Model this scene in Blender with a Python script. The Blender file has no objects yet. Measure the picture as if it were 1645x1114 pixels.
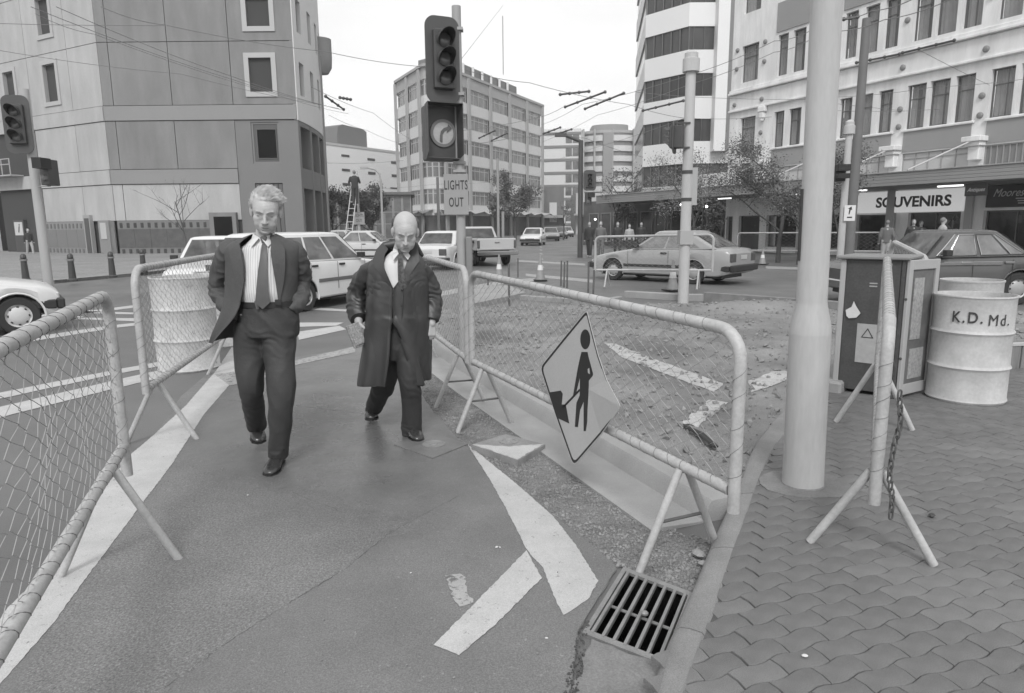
import bpy, bmesh, math, random
from mathutils import Vector, Matrix, noise as mnoise
import numpy as np
random.seed(7); np.random.seed(7)
scene = bpy.context.scene
C = scene.collection
# ---------------------------------------------------------------- camera
FPX, CX, CY, H = 1097.0, 822.5, 557.0, 1.58
TH = math.atan((CY - 363.0) / FPX); RO = 0.0095
_c, _s = math.cos(TH), math.sin(TH)
RV = Vector((math.cos(RO), -math.sin(RO) * _s, -math.sin(RO) * _c))
UV = Vector((math.sin(RO), math.cos(RO) * _s, math.cos(RO) * _c))
FV = Vector((0, _c, -_s))
cam = bpy.data.cameras.new('camera'); cam.lens = 24.0; cam.sensor_width = 36.0; cam.sensor_fit = 'HORIZONTAL'
cam.clip_start = 0.05; cam.clip_end = 2000
camo = bpy.data.objects.new('camera', cam); C.objects.link(camo)
mw = Matrix(((RV.x, UV.x, -FV.x, 0), (RV.y, UV.y, -FV.y, 0), (RV.z, UV.z, -FV.z, H), (0, 0, 0, 1)))
camo.matrix_world = mw
scene.camera = camo
# ---------------------------------------------------------------- sky, sun, exposure
SUN_EL, SUN_AZ = math.radians(44), math.radians(182)   # azimuth measured clockwise from +Y
w = bpy.data.worlds.new('World'); scene.world = w; w.use_nodes = True
nt = w.node_tree; nt.nodes.clear()
def nd(t, typ, **k):
    n = t.nodes.new(typ)
    for a, b in k.items(): setattr(n, a, b)
    return n
out = nd(nt, 'ShaderNodeOutputWorld'); bg = nd(nt, 'ShaderNodeBackground'); bg.inputs[1].default_value = 0.092
sky = nd(nt, 'ShaderNodeTexSky', sky_type='NISHITA', sun_disc=False, sun_elevation=SUN_EL, sun_rotation=SUN_AZ)
bw = nd(nt, 'ShaderNodeRGBToBW'); nt.links.new(sky.outputs[0], bw.inputs[0])
tc = nd(nt, 'ShaderNodeTexCoord'); no = nd(nt, 'ShaderNodeTexNoise'); no.inputs['Scale'].default_value = 2.2; no.inputs['Detail'].default_value = 6
mp = nd(nt, 'ShaderNodeMapping'); mp.inputs['Scale'].default_value = (1, 1, 3.5)
nt.links.new(tc.outputs['Generated'], mp.inputs[0]); nt.links.new(mp.outputs[0], no.inputs[0])
mr = nd(nt, 'ShaderNodeMapRange'); mr.inputs[1].default_value = .3; mr.inputs[2].default_value = .7; mr.inputs[3].default_value = 7.0; mr.inputs[4].default_value = 8.6
nt.links.new(no.outputs[0], mr.inputs[0])
mx = nd(nt, 'ShaderNodeMix', data_type='FLOAT'); mx.inputs[0].default_value = 0.88
nt.links.new(bw.outputs[0], mx.inputs[2]); nt.links.new(mr.outputs[0], mx.inputs[3])
nt.links.new(mx.outputs[0], bg.inputs[0]); nt.links.new(bg.outputs[0], out.inputs[0])
sun = bpy.data.lights.new('sun', 'SUN'); sun.energy = 1.5; sun.angle = math.radians(16); sun.color = (1, .985, .96)
suno = bpy.data.objects.new('sun', sun); C.objects.link(suno)
sd = Vector((math.sin(SUN_AZ) * math.cos(SUN_EL), math.cos(SUN_AZ) * math.cos(SUN_EL), math.sin(SUN_EL)))
suno.rotation_euler = sd.to_track_quat('Z', 'Y').to_euler(); suno.location = (0, 0, 60)
sun.color = (1, 1, 1)
vs = scene.view_settings; vs.view_transform = 'Standard'; vs.look = 'None'; vs.gamma = 1; vs.use_curve_mapping = False
vs.exposure = 0.66
# ---------------------------------------------------------------- measuring helpers: photograph pixel -> place in the world
def ray(px, py): return FV + RV * ((px - CX) / FPX) + UV * (-(py - CY) / FPX)
def G(px, py, z=0.0):
    d = ray(px, py); t = (z - H) / d.z; return Vector((d.x * t, d.y * t, z))
def P(px, py, Y):
    d = ray(px, py); t = Y / d.y; return Vector((d.x * t, d.y * t, H + d.z * t))
# ---------------------------------------------------------------- materials (the film is black and white: every colour is a grey)
MATS = {}
def M(name, v, rough=.7, nz=0.0, ns=3.0, fine=0.0, fs=120.0, bump=0.0, bs=60.0, metal=0.0, spec=.5, rvar=0.0, stretch=None, emit=0, trans=0.0, worn=None):
    if name in MATS: return MATS[name]
    m = bpy.data.materials.new(name); m.use_nodes = True; t = m.node_tree; b = t.nodes['Principled BSDF']
    MATS[name] = m; m.diffuse_color = (v, v, v, 1)
    b.inputs['Roughness'].default_value = rough; b.inputs['Metallic'].default_value = metal
    b.inputs['Specular IOR Level'].default_value = spec
    b.inputs['Base Color'].default_value = (v, v, v, 1)
    co = nd(t, 'ShaderNodeTexCoord'); src = co.outputs['Object']
    if stretch:
        mpp = nd(t, 'ShaderNodeMapping'); mpp.inputs['Scale'].default_value = stretch; t.links.new(src, mpp.inputs[0]); src = mpp.outputs[0]
    def noise(scale, det=5, rough_=.6):
        n = nd(t, 'ShaderNodeTexNoise'); n.inputs['Scale'].default_value = scale; n.inputs['Detail'].default_value = det; n.inputs['Roughness'].default_value = rough_
        t.links.new(src, n.inputs[0]); return n.outputs[0]
    def rng(s, a, c_, lo=.25, hi=.75):
        r = nd(t, 'ShaderNodeMapRange'); r.inputs[1].default_value = lo; r.inputs[2].default_value = hi; r.inputs[3].default_value = a; r.inputs[4].default_value = c_
        t.links.new(s, r.inputs[0]); return r.outputs[0]
    def mul(a, c_):
        r = nd(t, 'ShaderNodeMath', operation='MULTIPLY'); t.links.new(a, r.inputs[0])
        if isinstance(c_, float): r.inputs[1].default_value = c_
        else: t.links.new(c_, r.inputs[1])
        return r.outputs[0]
    if nz or fine or worn:
        cur = None
        if nz: cur = rng(noise(ns), 1 - nz, 1 + nz)
        if fine:
            f = rng(noise(fs, 3), 1 - fine, 1 + fine, .3, .7); cur = mul(cur, f) if cur else f
        if cur is None:
            cur = rng(noise(1.0), 1, 1)
        cur = mul(cur, float(v))
        if worn:   # (value underneath, threshold, scale): paint worn through to what is below
            wv, th_, sc = worn
            k = rng(noise(sc, 8, .75), 0, 1, th_ - .035, th_ + .035)
            x = nd(t, 'ShaderNodeMix', data_type='FLOAT'); t.links.new(k, x.inputs[0]); t.links.new(cur, x.inputs[3]); x.inputs[2].default_value = wv
            cur = x.outputs[0]
        t.links.new(cur, b.inputs['Base Color'])
    if rvar:
        r = rng(noise(ns * .7, 4), max(.03, rough - rvar), min(1, rough + rvar)); t.links.new(r, b.inputs['Roughness'])
    if bump:
        bp = nd(t, 'ShaderNodeBump'); bp.inputs['Strength'].default_value = bump; bp.inputs['Distance'].default_value = .01
        t.links.new(noise(bs, 6, .65), bp.inputs['Height']); t.links.new(bp.outputs[0], b.inputs['Normal'])
    if emit:
        b.inputs['Emission Color'].default_value = (1, 1, 1, 1); b.inputs['Emission Strength'].default_value = emit
    if trans:
        mo = t.nodes['Material Output']; tr = nd(t, 'ShaderNodeBsdfTransparent'); ms = nd(t, 'ShaderNodeMixShader'); ms.inputs[0].default_value = trans
        t.links.new(b.outputs[0], ms.inputs[1]); t.links.new(tr.outputs[0], ms.inputs[2]); t.links.new(ms.outputs[0], mo.inputs[0])
    return m
# ---------------------------------------------------------------- mesh builder
class MB:
    def __init__(s): s.v = []; s.f = []; s.mt = None
    def add(s, vs, fs):
        o = len(s.v); s.v += [tuple(p) for p in vs]; s.f += [tuple(i + o for i in f) for f in fs]; return s
    def box(s, x0, x1, y0, y1, z0, z1, m=None):
        p = [(x0, y0, z0), (x1, y0, z0), (x1, y1, z0), (x0, y1, z0), (x0, y0, z1), (x1, y0, z1), (x1, y1, z1), (x0, y1, z1)]
        if m is not None: p = [m @ Vector(q) for q in p]
        return s.add(p, [(0, 3, 2, 1), (4, 5, 6, 7), (0, 1, 5, 4), (1, 2, 6, 5), (2, 3, 7, 6), (3, 0, 4, 7)])
    def bbox(s, x0, x1, y0, y1, z0, z1, b=.01, m=None):
        """box with chamfered edges"""
        vs = []
        for sx, X in ((-1, x0), (1, x1)):
            for sy, Y in ((-1, y0), (1, y1)):
                for sz, Z in ((-1, z0), (1, z1)):
                    vs += [(X - sx * b, Y - sy * b, Z), (X - sx * b, Y, Z - sz * b), (X, Y - sy * b, Z - sz * b)]
        if m is not None: vs = [tuple(m @ Vector(q)) for q in vs]
        bm = bmesh.new(); bv = [bm.verts.new(q) for q in vs]; r = bmesh.ops.convex_hull(bm, input=bv)
        bm.verts.index_update(); vv = [v.co.copy() for v in bm.verts]; ff = [[v.index for v in f.verts] for f in bm.faces]; bm.free()
        return s.add(vv, ff)
    def ring(s, c, u, v, r, n, r2=None):
        r2 = r if r2 is None else r2
        return [c + u * (r * math.cos(2 * math.pi * i / n)) + v * (r2 * math.sin(2 * math.pi * i / n)) for i in range(n)]
    def loft(s, rings, cap0=True, cap1=True, closed=True):
        n = len(rings[0]); vs = [p for r in rings for p in r]; fs = []
        m_ = n if closed else n - 1
        for k in range(len(rings) - 1):
            for i in range(m_):
                j = (i + 1) % n; fs.append((k * n + i, k * n + j, (k + 1) * n + j, (k + 1) * n + i))
        if cap0: fs.append(tuple(reversed(range(n))))
        if cap1: fs.append(tuple((len(rings) - 1) * n + i for i in range(n)))
        return s.add(vs, fs)
    def tube(s, pts, r, n=8, cap=True, flat=1.0):
        pts = [Vector(p) for p in pts]; rs = r if isinstance(r, (list, tuple)) else [r] * len(pts)
        rings = []; u = None
        for i, p in enumerate(pts):
            d = (pts[min(i + 1, len(pts) - 1)] - pts[max(i - 1, 0)])
            if d.length < 1e-9: d = Vector((0, 0, 1))
            d.normalize()
            if u is None:
                u = d.orthogonal().normalized() if abs(d.z) > .95 else d.cross(Vector((0, 0, 1))).normalized()
            u = (u - d * u.dot(d)).normalized(); v = d.cross(u)
            rings.append(s.ring(p, u, v, rs[i], n, rs[i] * flat))
        return s.loft(rings, cap, cap)
    def lathe(s, prof, n=24, c=(0, 0, 0), cap=True, m=None):
        c = Vector(c); rings = [[c + Vector((r * math.cos(2 * math.pi * i / n), r * math.sin(2 * math.pi * i / n), z)) for i in range(n)] for r, z in prof]
        if m is not None: rings = [[m @ p for p in rg] for rg in rings]
        return s.loft(rings, cap, cap)
    def prism(s, poly, z0, z1, m=None):
        n = len(poly); vs = [Vector((p[0], p[1], z0)) for p in poly] + [Vector((p[0], p[1], z1)) for p in poly]
        if m is not None: vs = [m @ q for q in vs]
        fs = [tuple(reversed(range(n))), tuple(range(n, 2 * n))] + [(i, (i + 1) % n, n + (i + 1) % n, n + i) for i in range(n)]
        return s.add(vs, fs)
    def ball(s, c, r, n=12, m=8, mat=None):
        c = Vector(c); r = r if isinstance(r, (list, tuple)) else (r, r, r); vs = [(0, 0, -1)]
        for j in range(1, m):
            a = -math.pi / 2 + math.pi * j / m
            for i in range(n): vs.append((math.cos(a) * math.cos(2 * math.pi * i / n), math.cos(a) * math.sin(2 * math.pi * i / n), math.sin(a)))
        vs.append((0, 0, 1)); q = []
        for p in vs:
            p = Vector((p[0] * r[0], p[1] * r[1], p[2] * r[2]))
            if mat is not None: p = mat @ p
            q.append(p + c)
        fs = [(0, 1 + (i + 1) % n, 1 + i) for i in range(n)]
        for j in range(m - 2):
            for i in range(n): a = 1 + j * n + i; b_ = 1 + j * n + (i + 1) % n; fs.append((a, b_, b_ + n, a + n))
        t = len(vs) - 1; o = 1 + (m - 2) * n; fs += [(o + i, o + (i + 1) % n, t) for i in range(n)]
        return s.add(q, fs)
    def mesh(s, name, mat, smooth=False):
        me = bpy.data.meshes.new(name); me.from_pydata(s.v, [], s.f); me.update()
        if mat: me.materials.append(mat)
        if smooth:
            me.shade_smooth()
            if smooth == 'auto':
                me.set_sharp_from_angle(angle=math.radians(35))
        return me
    def build(s, name, mat, parent=None, smooth=False, loc=None, kind=None):
        o = bpy.data.objects.new(name, s.mesh(name, mat, smooth)); C.objects.link(o)
        if parent: o.parent = parent
        if loc is not None: o.location = loc
        if kind: o['kind'] = kind
        return o
def obj(name, me, parent=None, loc=None, rz=None):
    o = bpy.data.objects.new(name, me); C.objects.link(o)
    if parent: o.parent = parent
    if loc is not None: o.location = loc
    if rz is not None: o.rotation_euler = (0, 0, rz)
    return o
def tag(o, label, cat, group=None):
    o['label'] = label; o['category'] = cat
    if group: o['group'] = group
    return o
def thing(name, label, cat, loc=(0, 0, 0), rz=0, group=None):
    o = bpy.data.objects.new(name, None); o.empty_display_size = .2; C.objects.link(o); o.location = loc; o.rotation_euler = (0, 0, rz)
    return tag(o, label, cat, group)
def copytree(o, parent=None):
    c = o.copy(); C.objects.link(c); c.parent = parent
    for ch in list(o.children): copytree(ch, c)
    return c
def evalmesh(o, name):
    dg = bpy.context.evaluated_depsgraph_get(); dg.update()
    me = bpy.data.meshes.new_from_object(o.evaluated_get(dg)); me.name = name
    return me
def remesh(mb, voxel, smooth=4, name='m'):
    me = mb.mesh(name, None); o = bpy.data.objects.new(name, me); C.objects.link(o)
    r = o.modifiers.new('r', 'REMESH'); r.mode = 'VOXEL'; r.voxel_size = voxel
    if smooth:
        q = o.modifiers.new('s', 'SMOOTH'); q.iterations = smooth; q.factor = .5
    me2 = evalmesh(o, name); bpy.data.objects.remove(o); bpy.data.meshes.remove(me)
    return me2
def finish(me, name, mat, parent=None, loc=None):
    me.materials.clear(); me.materials.append(mat); me.shade_smooth()
    return obj(name, me, parent, loc)
def textmesh(txt, size, depth=.002, sx=1.0, shear=0.0, bold=0.0, space=1.0):
    cu = bpy.data.curves.new('txt', 'FONT'); cu.body = txt; cu.size = size; cu.extrude = depth; cu.align_x = 'CENTER'; cu.align_y = 'CENTER'; cu.shear = shear; cu.offset = bold; cu.space_character = space; cu.resolution_u = 4
    o = bpy.data.objects.new('txt', cu); C.objects.link(o); me = evalmesh(o, 'lettering'); bpy.data.objects.remove(o)
    for v in me.vertices: v.co.x *= sx
    return me
def lettering(txt, size, mat, parent, mtx, **k):
    me = textmesh(txt, size, **k); me.transform(mtx); me.materials.clear(); me.materials.append(mat)
    return obj('lettering', me, parent)
RX90 = Matrix.Rotation(math.pi / 2, 4, 'X')   # text upright, read from -Y
RXB = Matrix.Rotation(math.pi, 4, 'Z') @ RX90 # text upright, read from +Y
def basis(o, x, y, z): return Matrix(((x[0], y[0], z[0], o[0]), (x[1], y[1], z[1], o[1]), (x[2], y[2], z[2], o[2]), (0, 0, 0, 1)))
def jag(poly, step=.04, amp=.006, seed=0):
    """ragged outline for painted or broken edges"""
    r = random.Random(seed); o = []
    for i in range(len(poly)):
        a = Vector(poly[i][:2]); b = Vector(poly[(i + 1) % len(poly)][:2]); n = max(1, int((b - a).length / step)); d = (b - a); pn = Vector((-d.y, d.x)).normalized()
        for k in range(n): o.append(a + d * (k / n) + pn * r.uniform(-amp, amp))
    return o
def inpoly(x, y, poly):
    c_ = False; n = len(poly); j = n - 1
    for i in range(n):
        xi, yi, xj, yj = poly[i][0], poly[i][1], poly[j][0], poly[j][1]
        if (yi > y) != (yj > y) and x < (xj - xi) * (y - yi) / (yj - yi) + xi: c_ = not c_
        j = i
    return c_
def polydist(x, y, poly):
    best = 1e9; p = Vector((x, y)); n = len(poly)
    for i in range(n):
        a = Vector(poly[i][:2]); b = Vector(poly[(i + 1) % n][:2]); d = b - a; t = max(0, min(1, (p - a).dot(d) / max(d.length_squared, 1e-9)))
        best = min(best, (p - a - d * t).length)
    return best
# ================================================================ GROUND
ASPH = .155
m_asph = M('asphalt_smooth', ASPH, rough=.40, nz=.20, ns=1.1, fine=.26, fs=260, bump=.10, bs=220, rvar=.24)
m_chip = M('asphalt_chip', ASPH * .96, rough=.72, nz=.25, ns=2.2, fine=.6, fs=190, bump=.6, bs=230, rvar=.12)
m_road = M('road_asphalt', .125, rough=.58, nz=.28, ns=.45, fine=.22, fs=160, bump=.10, bs=160, rvar=.15)
m_paint = M('road_paint', .43, rough=.6, nz=.12, ns=5, fine=.18, fs=230, bump=.15, bs=220, worn=(.17, .37, 38))
m_paint2 = M('road_paint_old', .33, rough=.65, nz=.1, ns=5, fine=.15, fs=230, bump=.1, bs=220, worn=(.12, .45, 26))
m_conc = M('concrete', .27, rough=.8, nz=.16, ns=2.5, fine=.14, fs=160, bump=.15, bs=150)
m_concd = M('concrete_dirty', .18, rough=.85, nz=.3, ns=4, fine=.2, fs=140, bump=.25, bs=130)
m_dirt = M('dirt', .18, rough=.92, nz=.5, ns=.9, fine=.3, fs=110, bump=.35, bs=90)
m_gravel = M('gravel', .16, rough=.9, nz=.35, ns=3.2, fine=.5, fs=130, bump=.6, bs=120)
m_stone = M('stones', .22, rough=.9, nz=.5, ns=9)
m_hole = M('pit_dark', .02, rough=.9)
m_iron = M('cast_iron', .25, rough=.5, nz=.2, ns=12, fine=.15, fs=200, bump=.2, bs=150, metal=.3)
m_paver = M('paver', .13, rough=.66, nz=.28, ns=6, fine=.25, fs=260, bump=.25, bs=240, rvar=.1)
m_paver2 = M('paver_pale', .155, rough=.75, nz=.2, ns=7, fine=.22, fs=260, bump=.25, bs=240)
m_sand = M('joint_sand', .085, rough=.9, nz=.3, ns=6, fine=.3, fs=200)
GR = [Vector(p) for p in ((.510, 2.931), (.762, 2.706), (.545, 2.240), (.276, 2.437))]   # drain opening corners
# road sheet with a real opening for the drain
o4 = [Vector((-6, 14)), Vector((6, 14)), Vector((6, -3)), Vector((-6, -3))]
mb = MB()
near = [Vector((-700, 900)), Vector((700, 900)), Vector((700, -60)), Vector((-700, -60))]
for i in range(4):
    j = (i + 1) % 4
    mb.add([(*near[i], 0), (*near[j], 0), (*o4[j], 0), (*o4[i], 0)], [(0, 3, 2, 1)])
    mb.add([(*o4[i], 0), (*o4[j], 0), (*GR[j], 0), (*GR[i], 0)], [(0, 3, 2, 1)])
road = mb.build('road', m_road); road['kind'] = 'structure'
def under(px_poly, z=.0, zz=None): return [G(x, y, z) for x, y in px_poly]
# smooth path asphalt (footway the two men walk along): everything between the long white stripe and the gravel
path_poly = [(-1.5, .3), (-1.65, 1.6), (-2.05, 2.9), (-2.55, 4.4), (-3.15, 6.3), (-3.4, 7.6), (-1.7, 9.2), (-1.25, 8.5)]
path_r = [G(*p) for p in ((620, 560), (680, 640), (697, 665), (744, 717), (795, 750), (889, 831), (945, 874), (987, 912))]
path_poly += [(p.x, p.y) for p in path_r] + [(.47, 2.93), (.245, 2.44), (.19, 2.1), (.22, 1.7), (.1, .3)]
def sheet(name, poly, z, mat, amp=0.0, nscale=6.0, step=.04, hf=None, parent=None, kind='structure', edge=0.0):
    """polygon filled with a fine grid whose height follows noise or hf"""
    poly = [Vector(p[:2]) for p in poly]; bd = []
    for i, a in enumerate(poly):
        c_ = poly[(i + 1) % len(poly)]; n = max(1, int((c_ - a).length / step))
        for k in range(n): bd.append(a.lerp(c_, k / n))
    x0, x1, y0, y1 = min(p.x for p in bd), max(p.x for p in bd), min(p.y for p in bd), max(p.y for p in bd)
    # scanline interior points, kept clear of the outline
    near = set()
    for p in bd:
        i, j = int((p.x - x0) / step), int((p.y - y0) / step)
        for di in (-1, 0, 1):
            for dj in (-1, 0, 1): near.add((i + di, j + dj))
    pts = list(bd); ny = int((y1 - y0) / step) + 1; nb = len(bd)
    for j in range(ny):
        y = y0 + (j + .5) * step; cr = []
        for i in range(len(poly)):
            a, c_ = poly[i], poly[(i + 1) % len(poly)]
            if (a.y > y) != (c_.y > y): cr.append(a.x + (y - a.y) / (c_.y - a.y) * (c_.x - a.x))
        cr.sort()
        for k in range(0, len(cr) - 1, 2):
            for i in range(int((cr[k] - x0) / step), int((cr[k + 1] - x0) / step) + 1):
                x = x0 + (i + .5) * step
                if cr[k] < x < cr[k + 1] and (i, j) not in near: pts.append(Vector((x + random.uniform(-.3, .3) * step, y + random.uniform(-.3, .3) * step)))
    from mathutils.geometry import delaunay_2d_cdt
    vo, _, fo, _, _, _ = delaunay_2d_cdt(pts, [(i, (i + 1) % nb) for i in range(nb)], [], 1, 1e-5)
    vs = []
    for p in vo:
        zz = z
        if amp: zz += amp * mnoise.fractal(Vector((p.x * nscale, p.y * nscale, 3.1)), .7, 2.1, 4)
        if hf: zz += hf(p.x, p.y)
        vs.append((p.x, p.y, zz))
    fs = [tuple(f) for f in fo]
    m_ = MB(); m_.v = vs; m_.f = fs; o = m_.build(name, mat, parent, smooth=True)
    if kind: o['kind'] = kind
    return o
fp = MB(); fp.prism(jag(path_poly, .06, .006, 3), -.02, .0085); footway = fp.build('footway', m_asph); footway['kind'] = 'structure'
# rough chip patch of the footway
chip = [(p.x, p.y) for p in (G(30, 1112), G(85, 1008), G(141, 930), G(205, 840), G(255, 772), G(300, 752), G(360, 775), G(430, 782), G(500, 792), G(560, 815), G(600, 822), G(660, 840), G(625, 861), G(554, 915), G(398, 1016), G(267, 1107), G(200, 1160))]
m_path = M('footway_surface', ASPH, rough=.5)
def path_material(m):
    # two kinds of asphalt (smooth and coarse chip) and a damp area, told apart by values stored on the surface
    t = m.node_tree; b = t.nodes['Principled BSDF']; L = t.links; co = nd(t, 'ShaderNodeTexCoord')
    def nz_(s, d=4, r=.6): n = nd(t, 'ShaderNodeTexNoise'); n.inputs['Scale'].default_value = s; n.inputs['Detail'].default_value = d; n.inputs['Roughness'].default_value = r; L.new(co.outputs['Object'], n.inputs[0]); return n.outputs[0]
    def rg(s, a, c_, lo=.3, hi=.7): r = nd(t, 'ShaderNodeMapRange'); r.inputs[1].default_value = lo; r.inputs[2].default_value = hi; r.inputs[3].default_value = a; r.inputs[4].default_value = c_; L.new(s, r.inputs[0]); return r.outputs[0]
    def mt(op, a, c_): r = nd(t, 'ShaderNodeMath', operation=op); [L.new(v, r.inputs[i]) if hasattr(v, 'links') else setattr(r.inputs[i], 'default_value', v) for i, v in enumerate((a, c_))]; return r.outputs[0]
    def mixf(f, a, c_): x = nd(t, 'ShaderNodeMix', data_type='FLOAT'); [L.new(v, x.inputs[i]) if hasattr(v, 'links') else setattr(x.inputs[i], 'default_value', v) for i, v in ((0, f), (2, a), (3, c_))]; return x.outputs[0]
    at_ = nd(t, 'ShaderNodeAttribute', attribute_name='chip'); aw = nd(t, 'ShaderNodeAttribute', attribute_name='damp')
    edge_n = mt('ADD', at_.outputs['Fac'], rg(nz_(9, 6, .7), -.35, .35)); k = rg(edge_n, 0.0, 1.0, .35, .65)
    big = rg(nz_(1.3, 5), .82, 1.15); spk = rg(nz_(150, 3), .72, 1.3, .32, .68); grit = rg(nz_(330, 2), .85, 1.15); spk2 = rg(nz_(95, 4, .7), .55, 1.5, .3, .7)
    light = rg(nz_(60, 2, .4), 0.0, 1.0, .70, .76)     # sparse pale stones
    sm = mt('MULTIPLY', mt('MULTIPLY', big, spk), mt('MULTIPLY', grit, ASPH)); rghh = mt('MULTIPLY', mt('MULTIPLY', big, spk2), mt('MULTIPLY', spk, ASPH * 1.12)); col = mixf(k, sm, rghh); col = mixf(mt('MULTIPLY', light, .6), col, .30)
    dk = mixf(aw.outputs['Fac'], 1.0, .76); col = mt('MULTIPLY', col, dk); L.new(col, b.inputs['Base Color'])
    rr_ = mixf(k, rg(nz_(2.2, 5), .42, .70), rg(nz_(3, 4), .62, .85)); rr_ = mixf(aw.outputs['Fac'], rr_, rg(nz_(3.5, 5), .16, .38)); L.new(rr_, b.inputs['Roughness'])
    hgt = mixf(k, mt('MULTIPLY', nz_(210, 4), .35), mt('ADD', mt('MULTIPLY', nz_(120, 5, .75), 1.5), mt('MULTIPLY', nz_(30, 4), .8))); hgt = mt('ADD', hgt, mt('MULTIPLY', nz_(7, 3), .6))
    bp = nd(t, 'ShaderNodeBump'); bp.inputs['Strength'].default_value = .45; bp.inputs['Distance'].default_value = .008; L.new(hgt, bp.inputs['Height']); L.new(bp.outputs[0], b.inputs['Normal'])
path_material(m_path)
surf = sheet('asphalt_surface', path_poly, .0118, m_path, amp=.0012, nscale=14, step=.025, parent=footway, kind=None, edge=-1)
damp_poly = [(p.x, p.y) for p in (G(330, 700), G(420, 640), G(560, 600), G(690, 660), G(720, 700), G(690, 790), G(600, 850), G(450, 800), G(370, 760))]
ca_ = surf.data.attributes.new('chip', 'FLOAT', 'POINT'); wa_ = surf.data.attributes.new('damp', 'FLOAT', 'POINT')
for i, v in enumerate(surf.data.vertices):
    x, y = v.co.x, v.co.y; d = polydist(x, y, chip); ins_ = inpoly(x, y, chip); sd_ = d if ins_ else -d; soft = .05 if y < 3.3 else .30
    ca_.data[i].value = max(0, min(1, .5 + sd_ / soft * .5)); dd = polydist(x, y, damp_poly); ins_ = inpoly(x, y, damp_poly); sd_ = dd if ins_ else -dd
    wa_.data[i].value = max(0, min(1, .5 + sd_ / .9 + .5 * mnoise.noise(Vector((x * 2.2, y * 2.2, 3)))))
def crack(px, wd, seed, z=.0135):
    pts = [G(*q) for q in px]; rr = random.Random(seed); L_ = []; R_ = []
    P2 = []
    for a, c_ in zip(pts[:-1], pts[1:]):
        n = max(2, int((c_ - a).length / .02)); 
        for k in range(n): P2.append(a.lerp(c_, k / n) + Vector((rr.uniform(-.006, .006), rr.uniform(-.006, .006), 0)))
    b = MB(); vs = []; 
    for i, p in enumerate(P2):
        d = (P2[min(i + 1, len(P2) - 1)] - P2[max(0, i - 1)]).normalized(); n_ = Vector((-d.y, d.x, 0)); w_ = wd * rr.uniform(.1, 1) * (.3 + abs(mnoise.noise(p * 4)) * 2); vs += [p + n_ * w_, p - n_ * w_]
    b.add([(v.x, v.y, z) for v in vs], [(2 * i, 2 * i + 1, 2 * i + 3, 2 * i + 2) for i in range(len(P2) - 1)]); return b.build('crack', M('crack_dark', .08, rough=.9), footway)
crack([(262, 1112), (400, 1014), (556, 917), (625, 861), (742, 797)], .0022, 1); crack([(300, 640), (480, 655), (590, 668)], .003, 2); crack([(470, 795), (560, 830)], .002, 5)
# painted markings
def paint(px, seed, mat=m_paint, z=.016, amp=.0028, step=.018, parent=None, name='painted_line'):
    poly = jag([(p.x, p.y) for p in (G(*q) for q in px)], step, amp, seed); b = MB(); n = len(poly)
    b.prism(poly, z - .0015, z); return b.build(name, mat, parent or footway)
paint([(10, 985), (89, 905), (150, 815), (205, 738), (249, 700), (298, 655), (347, 598), (372, 560), (420, 560), (377, 611), (328, 668), (275, 751), (238, 800), (141, 930), (85, 1008), (20, 1082), (-60, 1180), (-120, 1180)], 1, z=.0145)
paint([(751, 717), (782, 742), (834, 785), (889, 834), (925, 880), (961, 938), (945, 968), (906, 993), (895, 975), (872, 917), (846, 887), (812, 819), (788, 776)], 2, z=.0145)
paint([(846, 889), (697, 1042), (738, 1059), (800, 1005), (870, 934)], 3, z=.0155)
paint([(714, 929), (742, 925), (759, 972), (736, 980)], 4, m_paint2, amp=.01, step=.02, z=.0145)
paint([(345, 604), (430, 592), (572, 558), (570, 568), (470, 590), (420, 612), (370, 622)], 6, m_paint2)
paint([(480, 519), (552, 519), (540, 524), (478, 526)], 7, z=.006, parent=road)
paint([(478, 534), (545, 524), (556, 530), (480, 547)], 8, z=.006, parent=road)
paint([(494, 494), (590, 500), (590, 503), (494, 498)], 9, z=.006, parent=road)
for k, q in enumerate(([(-40, 640), (185, 595), (262, 581), (262, 588), (185, 602), (-40, 650)], [(-40, 664), (188, 611), (262, 594), (262, 607), (188, 624), (-40, 682)],
        [(-40, 556), (181, 523), (222, 519), (222, 523), (181, 528), (-40, 564)], [(60, 505), (160, 498), (222, 490), (222, 494), (160, 502), (60, 510)],
        [(75, 510), (110, 511), (225, 512), (225, 517), (140, 514), (75, 514)], [(62, 522), (120, 508), (135, 509), (70, 527)], [(120, 500), (222, 503), (222, 506), (120, 503)])):
    paint(q, 20 + k, m_paint, z=.005, amp=.008, step=.1, parent=road)
# white lane lines far away on the road
for k, q in enumerate(([(830, 418), (940, 424), (940, 427), (830, 421)], [(845, 440), (955, 450), (955, 455), (845, 444)], [(700, 470), (800, 452), (860, 447), (860, 452), (800, 458), (700, 478)],
        [(1230, 400), (1300, 410), (1300, 414), (1230, 404)], [(1230, 428), (1345, 432), (1345, 436), (1230, 432)])):
    paint(q, 40 + k, m_paint2, z=.005, amp=.02, step=.3, parent=road)
for k in range(7):   # far centre dashes
    a = Vector((1.2 + k * .25, 26 + k * 6, 0)); b = MB(); b.box(a.x - .06, a.x + .06, a.y, a.y + 2.2, .003, .006); b.build('painted_line', m_paint2, road)
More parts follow.
